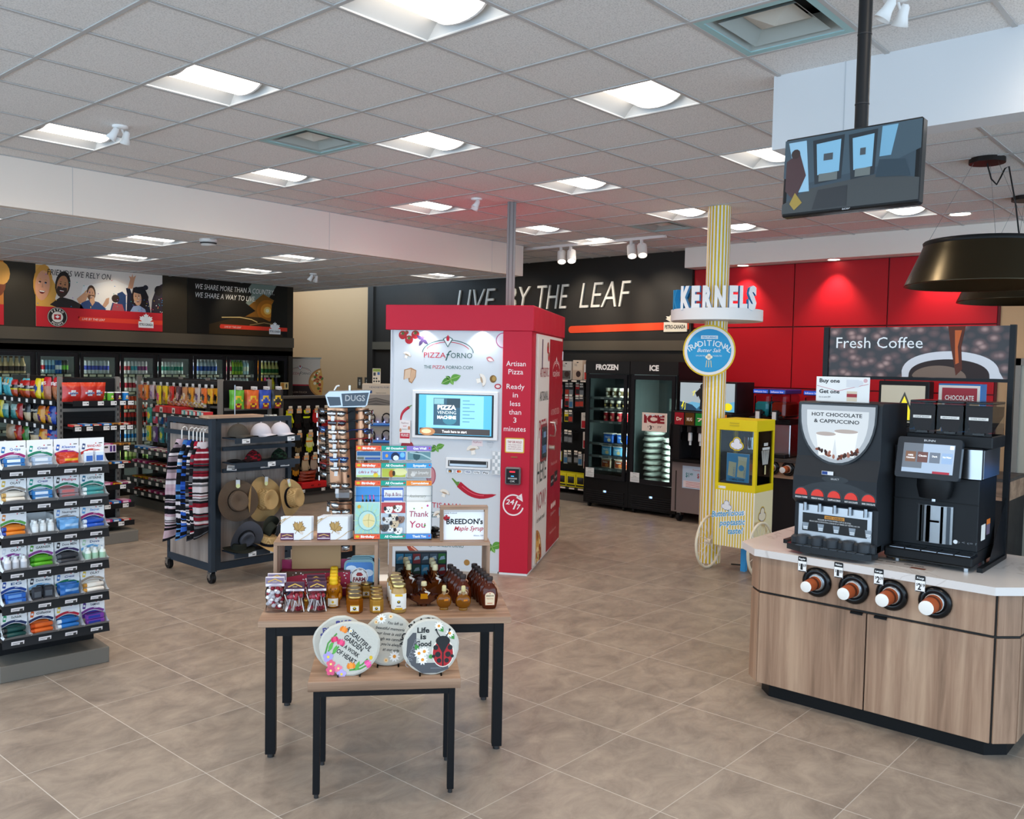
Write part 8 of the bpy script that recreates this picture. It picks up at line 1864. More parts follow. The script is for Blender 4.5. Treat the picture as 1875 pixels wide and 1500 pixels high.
# ------------------------------------------------------------------ sweets and honey
def sweetbag(kind):
    t = thing('sweet_bag', '', 'sweet bag')
    m = MB(); R_ = random.Random(4 if kind else 6); h = .145 if kind == 0 else .12; w = .095
    m.grid(lambda u, v: (w / 2 * math.cos(2 * PI * u) * (1 + .06 * math.sin(9 * v + 4 * u)) * (1 - .25 * max(0, v - .8) * 5), .03 * math.sin(2 * PI * u) * (1 - .8 * max(0, v - .75) * 4), .002 + h * v), 16, 8, '#f2eef0', 'T'); m.obj('clear_wrap', t)
    m = MB()
    if kind == 0:
        for i in range(34):
            x, y, z = R_.uniform(-.036, .036), R_.uniform(-.022, .02), R_.uniform(.014, h - .02)
            m.sph((x, y, z), (.0125, .011, .011), R_.choice(['#f2f0f0', '#ece8ea', '#f4f2f2', '#a82a3a']), 'G', 7)
        m.obj('mint_sweets', t, kind='stuff')
    else:
        for i in range(14):
            x, y = R_.uniform(-.034, .034), R_.uniform(-.016, .018); z = R_.uniform(h * .55, h - .02) if i < 9 else R_.uniform(.01, .03)
            m.sph((x, y, z), .0125, R_.choice(['#b0283a', '#c9485a', '#8f1f30', '#d8a0a8']), 'G', 8)
            m.tube([(x, y, z), (x + R_.uniform(-.03, .03), y - .008, .006 if i < 9 else z + .07)], .0024, '#f2f0ec', 'P', 5)
        m.obj('lollipops', t, kind='stuff')
    m = MB(); m.box(-.048, -.006, h - .012, .048, .006, h + .038, '#dfd6dc' if kind == 0 else '#5a3a4a', 'C', .001); m.rect(-.046, h + .003, .046, h + .034, -.0065, '#8a7a90' if kind == 0 else '#4a2c3c'); strip(m, [(-.036, h + .012), (0, h + .028), (.036, h + .012)], .006, -.0069, '#d8ac50'); m.text('HONEY', 0, h + .010, .007, -.0071, '#e0c890', w=.025); m.rect(-.046, h - .010, .046, h + .001, -.0066, '#efe6ea'); m.obj('header_card', t)
    return t
K0, K1 = Kit(lambda: sweetbag(0)), Kit(lambda: sweetbag(1))
K0.put(tp(-.582, .165), TR0, 'clear bag of white and red mint sweets at the end of the table', 'sweet bag', None)
K1.put(tp(-.478, .155), TR0, 'clear bag of red lollipops, next to the white mint sweets', 'sweet bag', None)
K1.put(tp(-.365, .155), TR0 + .06, 'clear bag of red lollipops, front one beside the honey bears', 'sweet bag', None)
K1.put(tp(-.375, .235), TR0, 'clear bag of red lollipops, second one back beside the honey bears', 'sweet bag', None)
K1.put(tp(-.385, .31), TR0, 'clear bag of red lollipops, rear one beside the honey bears', 'sweet bag', None)
K0.put(tp(-.582, .245), TR0, 'clear bag of white mint sweets behind the front mint bag', 'sweet bag', None)
def bear():
    t = thing('honey_bear', '', 'honey bottle')
    H = '#c47a10'
    m = MB(); m.lathe([(.026, 0), (.034, .008), (.036, .03), (.034, .055), (.024, .068), (.030, .078), (.036, .095), (.032, .115), (.020, .125)], H, 'L', 18); m.sph((-.028, 0, .118), .011, H, 'L', 8); m.sph((.028, 0, .118), .011, H, 'L', 8); m.sph((-.036, -.012, .06), (.012, .014, .02), H, 'L', 8); m.sph((.036, -.012, .06), (.012, .014, .02), H, 'L', 8)
    m.sph((0, -.034, .092), (.013, .010, .010), '#b06a0e', 'L', 8); m.sph((-.012, -.033, .104), .003, '#2a1a08', 'G', 6); m.sph((.012, -.033, .104), .003, '#2a1a08', 'G', 6); m.sph((0, -.044, .095), .003, '#2a1a08', 'G', 6); m.obj('bear_bottle', t)
    m = MB(); m.lathe([(.022, .124), (.023, .128), (.022, .138), (.020, .142), (.022, .146), (.021, .158), (.017, .163)], '#e8b80c', 'P', 18); m.obj('yellow_cap', t)
    m = MB(); m.grid(lambda u, v: (.0375 * math.sin((u - .5) * 1.6), -.0375 * math.cos((u - .5) * 1.6), .012 + .042 * v), 8, 1, '#f4f0e4', 'C'); m.flat(circ(0, .036, .007, n=8), -.0395, '#d8b020'); m.rect(-.018, .016, .018, .022, -.0388, '#caa24a'); m.obj('label', t)
    return t
BKt = Kit(bear)
for q, y in enumerate((.235, .315, .395, .475)): BKt.put(tp(-.287 - .004 * q, y), TR0, ('front', 'second', 'third', 'rear')[q] + ' yellow capped honey bear in its row', 'honey bottle', 'honey bears')
def jar(col, lid, h, r, labc, hexa=True):
    def mk():
        t = thing('honey_jar', '', 'honey jar')
        m = MB(); n = 6 if hexa else 20
        m.lathe([(r * .9, 0), (r, .006), (r, h * .78), (r * .82, h * .88), (r * .80, h * .92)], col, 'L', n if hexa else 20); 
        if hexa: m.S = [False] * len(m.S)
        m.obj('glass_body', t)
        m = MB(); m.lathe([(r * .88, h * .90), (r * .9, h * .92), (r * .9, h), (r * .86, h * 1.02)], lid, 'M', 20); m.obj('gold_lid', t)
        m = MB(); rr_ = r * (1.01 if not hexa else .90); z0, z1 = h * .14, h * (.52 if hexa else .70)
        if hexa: m.box(-r * .52, -r * .885, z0, r * .52, -r * .875, z1, '#f0ece2', 'C'); yb = -r * .887
        else: m.grid(lambda u, v: (r * 1.015 * math.sin((u - .5) * 2.6), -r * 1.015 * math.cos((u - .5) * 2.6), z0 + (z1 - z0) * v), 10, 1, '#f0eee6', 'C'); yb = -r * 1.03
        m.rect(-r * .5, z0, r * .5, z0 + (z1 - z0) * .12, yb - .0006, '#e0b020'); m.rect(-r * .5, z1 - (z1 - z0) * .14, r * .5, z1, yb - .0006, '#e0b020'); m.flat(circ(0, (z0 + z1) / 2, r * .22, r * .2, 10), yb - .0010, '#3a3220'); m.flat(circ(0, (z0 + z1) / 2 + r * .05, r * .12, r * .1, 8), yb - .0014, '#e0b82a'); m.rect(-r * .3, z0 + (z1 - z0) * .2, r * .3, z0 + (z1 - z0) * .26, yb - .0010, '#9a8a9a'); m.obj('label', t)
        return t
    return Kit(mk)
J1 = jar('#a35c12', '#c9a860', .088, .042, '#fff'); J2 = jar('#c9963f', '#c9a860', .080, .036, '#fff'); J3 = jar('#d3aa62', '#c9b070', .145, .040, '#fff', False)
for q, y in enumerate((.125, .205, .285, .365)): J1.put(tp(-.168 - .006 * q, y), TR0 + .52 - .52, ('front', 'second', 'third', 'rear')[q] + ' amber honey jar in the row behind the spring stone', 'honey jar', 'amber honey jars')
for q, y in enumerate((.125, .20, .275, .35)): J2.put(tp(-.055 - .003 * q, y), TR0, ('front', 'second', 'third', 'rear')[q] + ' creamed honey jar in the row of small jars', 'honey jar', 'creamed honey jars')
J2.put(tp(-.118, .43), TR0, 'creamed honey jar standing alone between the two jar rows', 'honey jar', None)
for q, y in enumerate((.125, .205, .285, .365)): J3.put(tp(.06 - .008 * q, y), TR0, ('front', 'second', 'third', 'rear')[q] + ' tall pale honey jar with a bee label', 'honey jar', 'tall honey jars')
def gold_jar():
    m = MB(); m.lathe([(.016, 0), (.018, .004), (.018, .03), (.02, .032), (.02, .045), (.018, .047)], '#c9a048', 'M', 16); return m
one('small_gold_jar', gold_jar(), 'small gold lidded jar between the lollipop bags', 'honey jar', tp(-.428, .23), TR0)
# syrup bottles
def syrup():
    t = thing('syrup_bottle', '', 'syrup bottle'); A = '#5e230b'
    m = MB(); m.lathe([(.034, 0), (.038, .006), (.045, .04), (.047, .07), (.040, .105), (.024, .128), (.015, .138), (.014, .15)], A, 'L', 22, sy=.62); m.obj('amber_bottle', t)
    m = MB(); m.lathe([(.0165, .15), (.0175, .152), (.0175, .168), (.016, .172)], '#2a1c18', 'P', 18); m.obj('cap', t)
    m = MB(); m.tube([(.014 + .013 * math.cos(a), 0, .132 + .013 * math.sin(a)) for a in [2 * PI * i / 10 for i in range(10)]], .0035, '#c98a6a', 'L', 6, True); m.obj('handle_loop', t)
    m = MB(); m.flat([(-.026, .022), (.026, .022), (.028, .075)] + [(.028 * math.cos(a), .075 + .022 * math.sin(a)) for a in (.5, 1, 1.57, 2.1, 2.6)] + [(-.028, .075)], -.0305, '#8a2018'); m.flat([(-.024, .024), (.024, .024), (.026, .075)] + [(.026 * math.cos(a), .075 + .019 * math.sin(a)) for a in (.5, 1, 1.57, 2.1, 2.6)] + [(-.026, .075)], -.031, '#e4cfae'); m.text('BREEDON', 0, .070, .008, -.0315, '#3a1a12', w=.04, bold=.02); m.flat([(a * .006, .084 + b * .006) for a, b in LEAF], -.0315, '#c02a20'); m.text('Maple Syrup', 0, .056, .007, -.0315, '#b05a3a', w=.036); m.rect(-.014, .032, .014, .036, -.0315, '#c06a4a'); m.obj('label', t)
    return t
SYK = Kit(syrup)
for nm, xs, n_ in (('row nearer the leaf bottles', (.405, -.022), 5), ('row at the table edge', (.545, -.018), 6)):
    for q in range(n_): SYK.put(tp(xs[0] + xs[1] * q * .62, .165 + .0 + .062 * q + (.05 if n_ == 5 else 0)), TR0 + (-.1 if n_ == 5 else 0), ('front', 'second', 'third', 'fourth', 'fifth', 'rear')[q if n_ == 6 else q] + f' brown capped maple syrup bottle in the {nm}', 'syrup bottle', 'maple syrup bottles')
def round_bottle():
    t = thing('round_syrup_bottle', '', 'syrup bottle')
    m = MB(); m.lathe([(.0, -.018), (.03, -.018), (.040, -.008), (.040, .008), (.03, .018), (0, .018)], '#8f5510', 'L', 26, (0, 0, .047), False, ax='y'); m.lathe([(.012, .083), (.010, .10)], '#b08a5a', 'L', 14); m.lathe([(.022, 0), (.024, .008), (.02, .012)], '#a5701f', 'L', 16, sy=.6); m.obj('glass_body', t)
    m = MB(); m.lathe([(.011, .10), (.0125, .102), (.011, .126), (.009, .13)], '#cfc08a', 'P', 14); m.obj('stopper', t)
    m = MB(); m.flat([(.0, .05), (.022, .053), (.022, .062), (.0, .06)], -.0200, '#d07a10'); m.obj('label', t)
    m = MB(); m.tube([(.012 + .012 * math.cos(a), -.004, .098 + .012 * math.sin(a)) for a in [2 * PI * i / 10 for i in range(10)]], .003, '#c9a070', 'L', 6, True); m.obj('handle_loop', t)
    return t
RBK = Kit(round_bottle)
for q, (x, y, nm) in enumerate(((.30, .15, 'beside the small leaf bottle'), (.402, .135, 'in front of the tall syrup bottles'))): RBK.put(tp(x, y), TR0, f'round flat syrup bottle {nm}', 'syrup bottle', None)
def leaf_bottle():
    t = thing('leaf_syrup_bottle', '', 'syrup bottle')
    o = [(a * .125, .012 + (b + .04) * .115) for a, b in LEAF if b > -.1]
    m = MB(); m.prism(o, -.018, .018, '#4a1c0a', 'L'); m.prism([(a * .82, .018 + (b - .012) * .85) for a, b in o], -.024, .024, '#64300f', 'L'); m.lathe([(.014, .10), (.012, .15), (.013, .155)], '#7a4420', 'L', 14); m.lathe([(.02, 0), (.02, .02)], '#5a2a10', 'L', 14); m.obj('leaf_body', t)
    m = MB(); m.lathe([(.0145, .155), (.016, .158), (.0145, .185), (.012, .188)], '#d0c49a', 'P', 14); m.obj('stopper', t)
    m = MB(); m.push((.02, -.022, .115), 0, .1, .5); m.box(-.016, -.001, -.055, .016, .001, .0, '#efe9e2', 'C'); m.flat([(a * .009, -.018 + b * .009) for a, b in LEAF], -.0015, '#a02a2a'); m.rect(-.010, -.045, .010, -.04, -.0015, '#777'); m.pop(); m.tube([(.0, -.016, .14), (.012, -.022, .125), (.02, -.022, .113)], .0012, '#d8c8a0'); m.obj('swing_tag', t)
    return t
LKt = Kit(leaf_bottle)
for q, (x, y) in enumerate(((.115, .42), (.108, .50), (.10, .58))): LKt.put(tp(x, y), TR0, ('front', 'second', 'rear')[q] + ' tall leaf shaped syrup bottle in the row behind the pale honey jars', 'syrup bottle', 'leaf shaped syrup bottles')
for q, (x, y) in enumerate(((.262, .40), (.255, .48), (.25, .56))): LKt.put(tp(x, y), TR0, ('front', 'second', 'rear')[q] + ' tall leaf shaped syrup bottle in the row behind the small leaf bottle', 'syrup bottle', 'leaf shaped syrup bottles')
t = LKt.put(tp(.195, .235), TR0 + .05, 'short leaf shaped bottle with an orange front in front of the others', 'syrup bottle', None); t.scale = (1, .9, .7)
m = MB(); m.prism([(-.02, .06), (.02, .06), (.018, .10), (-.018, .10)], -.027, -.025, '#e09a12', 'L'); m.obj('orange_label', t)
def small_leaf():
    t = thing('small_leaf_bottle', '', 'syrup bottle')
    m = MB(); m.lathe([(.03, 0), (.034, .01), (.034, .06), (.018, .085), (.014, .095)], '#3f1a0c', 'L', 16, sy=.7); m.obj('glass_body', t); m = MB(); m.lathe([(.017, .095), (.018, .098), (.017, .112)], '#3a2c30', 'P', 14); m.obj('cap', t)
    return t
SLK = Kit(small_leaf)
for x, y, nm in ((.175, .33, 'front one beside the left hand leaf bottles'), (.18, .41, 'second one back between the leaf rows'), (.325, .40, 'one beside the tall syrup row'), (.33, .48, 'rear one beside the tall syrup row')): SLK.put(tp(x, y), TR0, f'small dark capped syrup bottle, {nm}', 'syrup bottle', None)
# things under the left riser
def farm_tin():
    t = thing('farm_puzzle_tin', '', 'toy tin')
    m = MB(); m.push((0, 0, 0), 0, -.15); m.prism(rrect(-.085, 0, .085, .20, .03), -.02, .02, '#4a5a5c', 'Q', '#7a8a8c'); m.obj('tin_body', t)
    m = MB(); m.push((0, 0, 0), 0, -.15); m.flat(rrect(-.076, .012, .076, .185, .02), -.0205, '#4f86c8'); m.flat([(-.076, .03), (.076, .03), (.076, .06), (.04, .08), (0, .065), (-.04, .08), (-.076, .06)], -.0209, '#4a7a3a'); m.flat(circ(-.045, .15, .03, .018, 12), -.0209, '#d8e4f0'); m.flat(circ(.05, .125, .028, .02, 12), -.0209, '#d8e4f0'); m.flat(circ(-.05, .10, .035, .02, 12), -.0209, '#c9daea')
    m.flat(circ(0, .105, .05, n=20), -.0213, '#f4f2ee'); m.flat(circ(0, .105, .045, n=20), -.0217, '#8a1f28'); m.flat(circ(0, .105, .043, n=20), -.0219, '#f4f2ee'); m.arct('DOWN ON THE', 0, .095, .045, PI / 2, .008, -.0223, '#333', bold=.02, adv=.95); m.text('FARM', 0, .08, .022, -.0223, '#7a1a22', w=.068, bold=.05); m.flat([(-.018, .115), (-.01, .128), (.01, .128), (.022, .114), (.012, .108), (-.012, .108)], -.0223, '#a02a2a'); m.rect(.04, .02, .07, .04, -.0213, '#7a1a22'); m.obj('picture', t)
    return t
FK = Kit(farm_tin)
for q, (x, y) in enumerate(((-.16, .47), (-.165, .52), (-.135, .58))): FK.put(tp(x, y), TR0, ('front', 'middle', 'rear')[q] + ' farm picture tin under the note card riser', 'toy tin', 'farm picture tins')
m = MB(); m.box(-.19, -.05, 0, .19, .05, .145, '#8a2038', 'C', .002); m.rect(-.19, .07, .19, .145, -.0505, '#a83048'); m.flat([(-.19, .105), (-.05, .13), (.19, .14), (.19, .145), (-.19, .145)], -.0508, '#5a4436'); m.rect(-.19, .045, .19, .052, -.0507, '#d8b0b8')
R_ = random.Random(5)
for i in range(26): m.flat(circ(R_.uniform(-.18, .18), R_.uniform(.06, .14), R_.uniform(.002, .005), n=6), -.0511 - .00001 * i, '#f0e8ea')
m.rect(-.19, .0, -.12, .04, -.0508, '#2a4a8a'); m.flat(circ(-.07, .02, .02, .015, 8), -.051, '#d8602a'); m.flat(circ(.03, .025, .015, n=8), -.051, '#5aa04a'); m.text('Toy Train', .02, .085, .014, -.0514, '#f0e8e0', w=.16)
one('red_toy_box', m, 'red snowy toy box under the note card riser', 'toy box', tp(-.40, .50), TR0)
m = MB(); m.box(-.135, .0, 0, .135, .012, .15, '#a8845c', 'C', .001); m.box(-.19, .012, .0, .19, .03, .05, '#a02a5a', 'K')
one('cardboard_backed_toy', m, 'brown cardboard backed toy standing on the red toy box', 'toy box', tp(-.40, .50, .867), TR0)
m = MB(); m.box(-.15, -.02, 0, .15, .02, .21, '#1d2a33', 'C')
for i in range(6):
    for j in range(3):
        c = ('#2f6f8a', '#2a4a3a', '#4a5a66', '#8a2a2a', '#3a8ab0', '#2f6a2a', '#3c4650')[(i * 3 + j * 2) % 7]
        m.rect(-.145 + i * .049, .01 + j * .066, -.102 + i * .049, .068 + j * .066, -.0205, c); m.flat([(-.14 + i * .049, .03 + j * .066), (-.105 + i * .049, .035 + j * .066), (-.11 + i * .049, .055 + j * .066), (-.13 + i * .049, .05 + j * .066)], -.0209, '#9fb4c0')
one('toy_car_pack', m, 'dark pack of many toy cars under the maple syrup sign riser', 'toy box', tp(.19, .645), TR0)
# ------------------------------------------------------------------ garden stones on the small table
def sp(x, y, z=.561): return tuple(SM @ Vector((x, y, z)))
STN = '#c3c0b6'
def stone(outline, lab, x, y, lean, deco, z=.561):
    t = thing('garden_stone', lab, 'garden stone', sp(x, y, z)); t.rotation_euler = (0, 0, TR0)
    m = MB(); m.push((0, 0, 0), 0, -lean); n = len(outline)
    R2 = random.Random(len(lab)); o = [(a * (1 + R2.uniform(-.012, .012)), b * (1 + R2.uniform(-.006, .006))) for a, b in outline]
    cx = sum(p[0] for p in o) / n; cz = sum(p[1] for p in o) / n; inn = [(cx + (a - cx) * .93, cz + (b - cz) * .93) for a, b in o]
    v = [(a, .0, b) for a, b in o] + [(a, .022, b) for a, b in o] + [(a, -.006, b) for a, b in inn]
    m.add(v, [list(range(2 * n - 1, n - 1, -1))] + [[i, (i + 1) % n, n + (i + 1) % n, n + i] for i in range(n)] + [[2 * n + i, 2 * n + (i + 1) % n, (i + 1) % n, i] for i in range(n)] + [list(range(2 * n, 3 * n))], STN, 'R'); m.obj('stone_disc', t)
    m = MB(); m.push((0, 0, 0), 0, -lean); deco(m, -.0068); m.obj('painted_relief', t)
    m = MB()
    for sx in (-.05, .05): m.box(cx + sx - .004, -.02, 0, cx + sx + .004, .07, .004, '#d8d4cc', 'T'); m.box(cx + sx - .004, -.022, 0, cx + sx + .004, -.018, .012, '#d8d4cc', 'T')
    m.obj('clear_easel', t)
    return t
def tulip(m, x, z, s, c, y, a=0):
    for dx, k_ in ((-.35, .9), (.35, .9), (0, 1)): m.flat([(x + p, z + q) for p, q in rot2([(dx * s + q_[0] * s * .5, q_[1] * s * k_) for q_ in ((-.5, .2), (-.55, .6), (0, 1.1), (.55, .6), (.5, .2), (0, 0))], a)], y - .0004 * (k_ == 1) - .0002 * (dx > 0), c if k_ < 1 else tuple(min(1, q * 1.35 + .02) for q in lin(c)))
def daisy(m, x, z, r, y, c='#f2f0ee', cc='#e0922a', n=10):
    for i in range(n):
        a = 2 * PI * i / n; m.flat([(x + p, z + q) for p, q in rot2(leafp(0, 0, r, r * .2, 0, 5), a)], y - .00002 * i, c)
    m.flat(circ(x, z, r * .3, n=10), y - .0007, cc)
def flower5(m, x, z, r, y, c, cc):
    for i in range(5): a = 2 * PI * i / 5 + .3; m.flat(circ(x + r * .55 * math.cos(a), z + r * .55 * math.sin(a), r * .42, n=10), y - .00003 * i, c)
    m.flat(circ(x, z, r * .25, n=8), y - .0006, cc)
def wavy(rx, rz, cx=0, n=40, k=5, amp=.02): return [(cx + rx * math.cos(2 * PI * i / n) * (1 + amp * math.sin(k * 2 * PI * i / n)), rz + rz * math.sin(2 * PI * i / n) * (1 + amp * math.sin(k * 2 * PI * i / n))) for i in range(n)]
def dA(m, y):
    for i, (s, x, z, h, w_, a) in enumerate((('A BEAUTIFUL', .035, .172, .024, .155, -.75), ('GARDEN', .012, .152, .024, .105, -.66), ('IS A WORK', -.002, .122, .019, .10, -.62), ('OF HEART', -.02, .092, .022, .105, -.6))): m.text(s, x, z - .012, h, y - .0002, '#1d1d20', w=w_, rot=a, bold=.02)
    for p in (((-.115, .09), (-.10, .15), (-.06, .195)), ((-.11, .085), (-.09, .13), (-.075, .155)), ((-.10, .08), (-.07, .11), (-.05, .135)), ((.02, .03), (.06, .05), (.085, .075)), ((-.0, .025), (.05, .03), (.09, .05))): strip(m, list(p), .007, y - .0003, '#4a8f3a')
    for x, z, r in ((-.095, .115, .03), (-.075, .10, .028), (.03, .022, .03)): m.flat(leafp(x, z, r * 1.6, r * .3, 1.2), y - .0004, '#5aa848')
    tulip(m, -.035, .20, .03, '#e07a1a', y - .0006, -.5); tulip(m, -.066, .155, .028, '#c8285a', y - .0006, .3); tulip(m, -.045, .14, .03, '#d03a6a', y - .0010, -.4); tulip(m, .01, .03, .032, '#e0821f', y - .0006, .1); tulip(m, .075, .045, .03, '#d84a8a', y - .0006, -1.0)
    flower5(m, -.098, .088, .026, y - .0008, '#a89ad0', '#e8d040'); flower5(m, -.085, .055, .022, y - .0010, '#e0607a', '#f0e080'); flower5(m, -.085, .025, .024, y - .0012, '#d8507a', '#f0e080'); flower5(m, -.05, .035, .02, y - .0014, '#e87a94', '#f0e080'); flower5(m, -.035, .008, .024, y - .0016, '#b4a4dc', '#e8d040'); daisy(m, .005, .205, .012, y - .0006, '#f4f2f0', '#d8b020', 6); m.flat(circ(.10, .08, .008, .01, 8), y - .0006, '#d8b020')
stone(wavy(.142, .126, 0, 44, 3, .03), 'cream garden stone with tulips reading a beautiful garden', -.168, -.035, .18, dA)
def dC(m, y):
    for s, z, w_ in (('Life', .195, .058), ('is', .165, .028), ('Good', .132, .075)): m.text(s, -.035, z, .025, y - .0002, '#1a1a1c', w=w_, bold=.03)
    m.flat([(-.115, .09), (-.11, .165), (-.085, .195), (-.068, .195), (-.068, .055), (.08, .055), (.085, .025), (.03, .008), (-.04, .008), (-.09, .045)], y - .0001, '#4f5054')
    for i in range(9): strip(m, [(-.105 + .006 * i + .012 * math.cos(a), .05 + .015 * i + .012 * math.sin(a)) for a in [k_ * .6 for k_ in range(9)]] if i < 8 else [(0, .03), (.05, .03)], .002, y - .0004, '#8a8b90')
    m.flat(circ(.058, .10, .053, .066, 20), y - .0005, '#e4ddd0'); m.flat(circ(.058, .098, .048, .060, 20), y - .0009, '#a81a22'); m.flat(circ(.058, .155, .034, .024, 16), y - .0013, '#1a1a1c'); m.flat([(.058 - .004, .15), (.058 + .004, .15), (.061, .04), (.055, .04)], y - .0014, '#1a1a1c'); m.flat([(.03, .145), (.086, .145), (.058, .095)], y - .0015, '#1a1a1c')
    for dx in (-1, 1):
        for dz, ox, r in ((.02, .034, .012), (-.012, .024, .013), (-.04, .018, .011), (-.02, .044, .008)): m.flat(circ(.058 + dx * ox, .105 + dz, r, n=12), y - .0017, '#1a1a1c')
        strip(m, [(.058 + dx * .012, .172), (.058 + dx * .028, .195), (.058 + dx * .03, .205)], .005, y - .0013, '#1a1a1c'); m.flat(circ(.058 + dx * .032, .207, .006, n=8), y - .0014, '#1a1a1c')
    for x, z in ((.038, .225), (.09, .19)): m.flat(leafp(x, z, .036, .012, -.9), y - .0004, '#3f8a3a'); daisy(m, x, z, .022, y - .0008)
    for x, z in ((-.055, .10), (-.03, .108), (-.038, .07)): daisy(m, x, z, .026, y - .0010)
    m.flat(leafp(-.06, .115, .03, .01, 2), y - .0005, '#3f8a3a'); m.flat(leafp(-.01, .08, .03, .01, .3), y - .0005, '#3f8a3a')
stone(wavy(.134, .129, 0, 44, 4, .012), 'cream garden stone with a red ladybird reading life is good', .212, -.05, .18, dC)
def dB(m, y):
    for i, (s, w_) in enumerate((('You left us', .075), ('beautiful memories', .15), ('your love is still our', .17), ('though we cannot see', .165), ("you're always", .10), ('at our side', .08))): m.text(s, .012 + (.02 if i == 0 else 0), .195 - i * .025, .0145, y - .0002, '#2a2a2c', w=w_, shear=.35, rot=-.12, bold=.01)
    daisy(m, -.035, .225, .026, y - .0006); daisy(m, .01, .235, .014, y - .0006, '#f0d8b0'); daisy(m, -.06, .21, .013, y - .0006, '#f0d8b0'); daisy(m, .03, .045, .028, y - .0006); daisy(m, -.01, .028, .014, y - .0006, '#f0d0a0')
stone(wavy(.122, .126, 0, 44, 5, .012), 'grey memorial garden stone with daisies between the two front stones', .012, .085, .2, dB)
def dD(m, y):
    m.arct('NO PLACE LIKE', 0, .10, .105, PI / 2, .030, y - .0002, '#232326', bold=.03, adv=.82); strip(m, [(-.02, .195), (.0, .203), (.025, .195)], .006, y - .0003, '#c02a2a'); m.rect(-.03, .14, .03, .185, y - .0003, '#b84a3a')
stone(wavy(.12, .122, 0, 44, 5, .015), 'grey garden stone reading no place like behind the ladybird stone', .20, .06, .2, dD, .592 - .031)
def dE(m, y):
    m.text("I'M SO", .015, .205, .024, y - .0002, '#3a3a8a', w=.075, bold=.05, rot=.08); m.text('EXCITED', -.035, .178, .022, y - .0002, '#3a3a8a', w=.10, bold=.05, rot=.12); m.text('SPRING', -.05, .15, .024, y - .0002, '#3a3a8a', w=.09, bold=.05, rot=.12); daisy(m, -.07, .13, .02, y - .0004)
stone(wavy(.132, .125, 0, 44, 5, .015), 'grey garden stone with blue letters behind the tulip stone', -.215, .055, .2, dE)
# ================================================================== sunglasses stand
GO, GZ = Vector((3.66, 4.88, 0)), math.radians(-36.9)
GM = Matrix.Translation(GO) @ Matrix.Rotation(GZ, 4, 'Z')
SGL = thing('sunglasses_stand', 'revolving sunglasses stand with copper panels and a mirror top', 'display stand', GO, GZ)
m = MB(); m.box(.10, -.01, .12, .21, .16, 1.74, '#17191c', 'S', .01); m.obj('post', SGL)
CU = '#b98a6c'
def panel(x0, x1, xb0, xb1, zt, zb, nm='panel', y=0):
    m = MB(); m.grid(lambda u, v: ((x0 + (x1 - x0) * u) * v + (xb0 + (xb1 - xb0) * u) * (1 - v), y - .035 * math.sin(PI * u) - .01, zb + (zt - zb) * v), 10, 1, CU, 'M'); o = m.obj(nm, SGL)
    return o
def hole(x, z, y, par):
    m = MB(); m.cyl((x, y - .03, z), .010, .006, '#0c0c0d', 'S', 10, 'y'); m.obj('nose_peg', par)
LZ = (1.690, 1.628, 1.566, 1.504, 1.442, 1.382, 1.322, 1.262, 1.205); RZ_ = (1.695, 1.634, 1.570, 1.508)
pl = panel(.015, .148, .040, .182, 1.722, 1.18); pr = panel(.20, .29, .206, .285, 1.722, 1.25); pb = panel(.04, .182, .055, .19, 1.09, .75)
for q, z in enumerate(LZ): hole(.128 + .033 * (1.69 - z) / .5, z, 0, pl)
for z in RZ_: hole(.213, z, 0, pr)
for z in (1.03, .97, .91, .85): hole(.165, z, 0, pb)
m = MB(); m.box(.075, -.06, 1.10, .185, .12, 1.175, '#b9bdc2', 'M', .02); m.obj('silver_band', SGL)
m = MB(); m.prism([(.0, 1.81), (.025, 1.835), (.26, 1.845), (.295, 1.845), (.275, 1.75), (.26, 1.735), (.03, 1.73), (.02, 1.74)], -.10, .10, '#a5a9ad', 'M'); m.prism([(.105, 1.822), (.285, 1.832), (.265, 1.745), (.115, 1.738)], -.104, -.10, '#3c3f43', 'Q'); m.prism([(.012, 1.80), (.095, 1.80), (.105, 1.745), (.03, 1.74)], -.104, -.10, '#3c3f43', 'Q')
m.text('DUGS', .195, 1.775, .04, -.1045, '#a9adb0', w=.13, bold=.02); m.tube([(.06, 0, 1.84), (.075, 0, 1.868), (.095, 0, 1.872)], .008, '#c9cdd1', 'M'); m.box(.155, -.01, 1.84, .167, .01, 1.875, '#c9cdd1', 'M'); m.obj('mirror_top', SGL)
m = MB(); m.cyl((.15, .08, 0), .2, .03, '#1a1b1d', 'S', 28); m.cyl((.15, .08, .03), .04, .1, '#222', 'S', 14); m.obj('foot', SGL)
def glasses(fc, lc, lk='Q'):
    def mk():
        t = thing('sunglasses', '', 'sunglasses')
        for s in (-1, 1):
            m = MB(); m.grid(lambda u, v: (s * (.006 + .052 * u), -.018 + .016 * u * u - .006 * math.sin(PI * v), (v - .5) * .036 * (1 - .25 * u) - .003), 6, 4, lc, lk); m.obj('lens', t)
            m = MB(); m.tube([(s * .058, -.002, .010), (s * .064, .03, .008), (s * .066, .09, .004), (s * .064, .125, -.012)], .0035, fc, 'G', 6); m.obj('temple', t)
        m = MB(); m.tube([(-.06, -.003, .010), (-.035, -.016, .016), (-.006, -.02, .011), (.006, -.02, .011), (.035, -.016, .016), (.06, -.003, .010)], .0042, fc, 'G', 6)
        for s in (-1, 1): m.tube([(s * .006, -.02, .008), (s * .012, -.02, -.014), (s * .035, -.017, -.022), (s * .054, -.006, -.014), (s * .06, -.003, .008)], .0022, fc, 'G', 5)
        m.obj('frame', t)
        m = MB(); m.box(-.034, -.026, -.05, -.012, -.025, -.018, '#e4e8ec', 'C'); m.obj('price_tag', t)
        return t
    return Kit(mk)
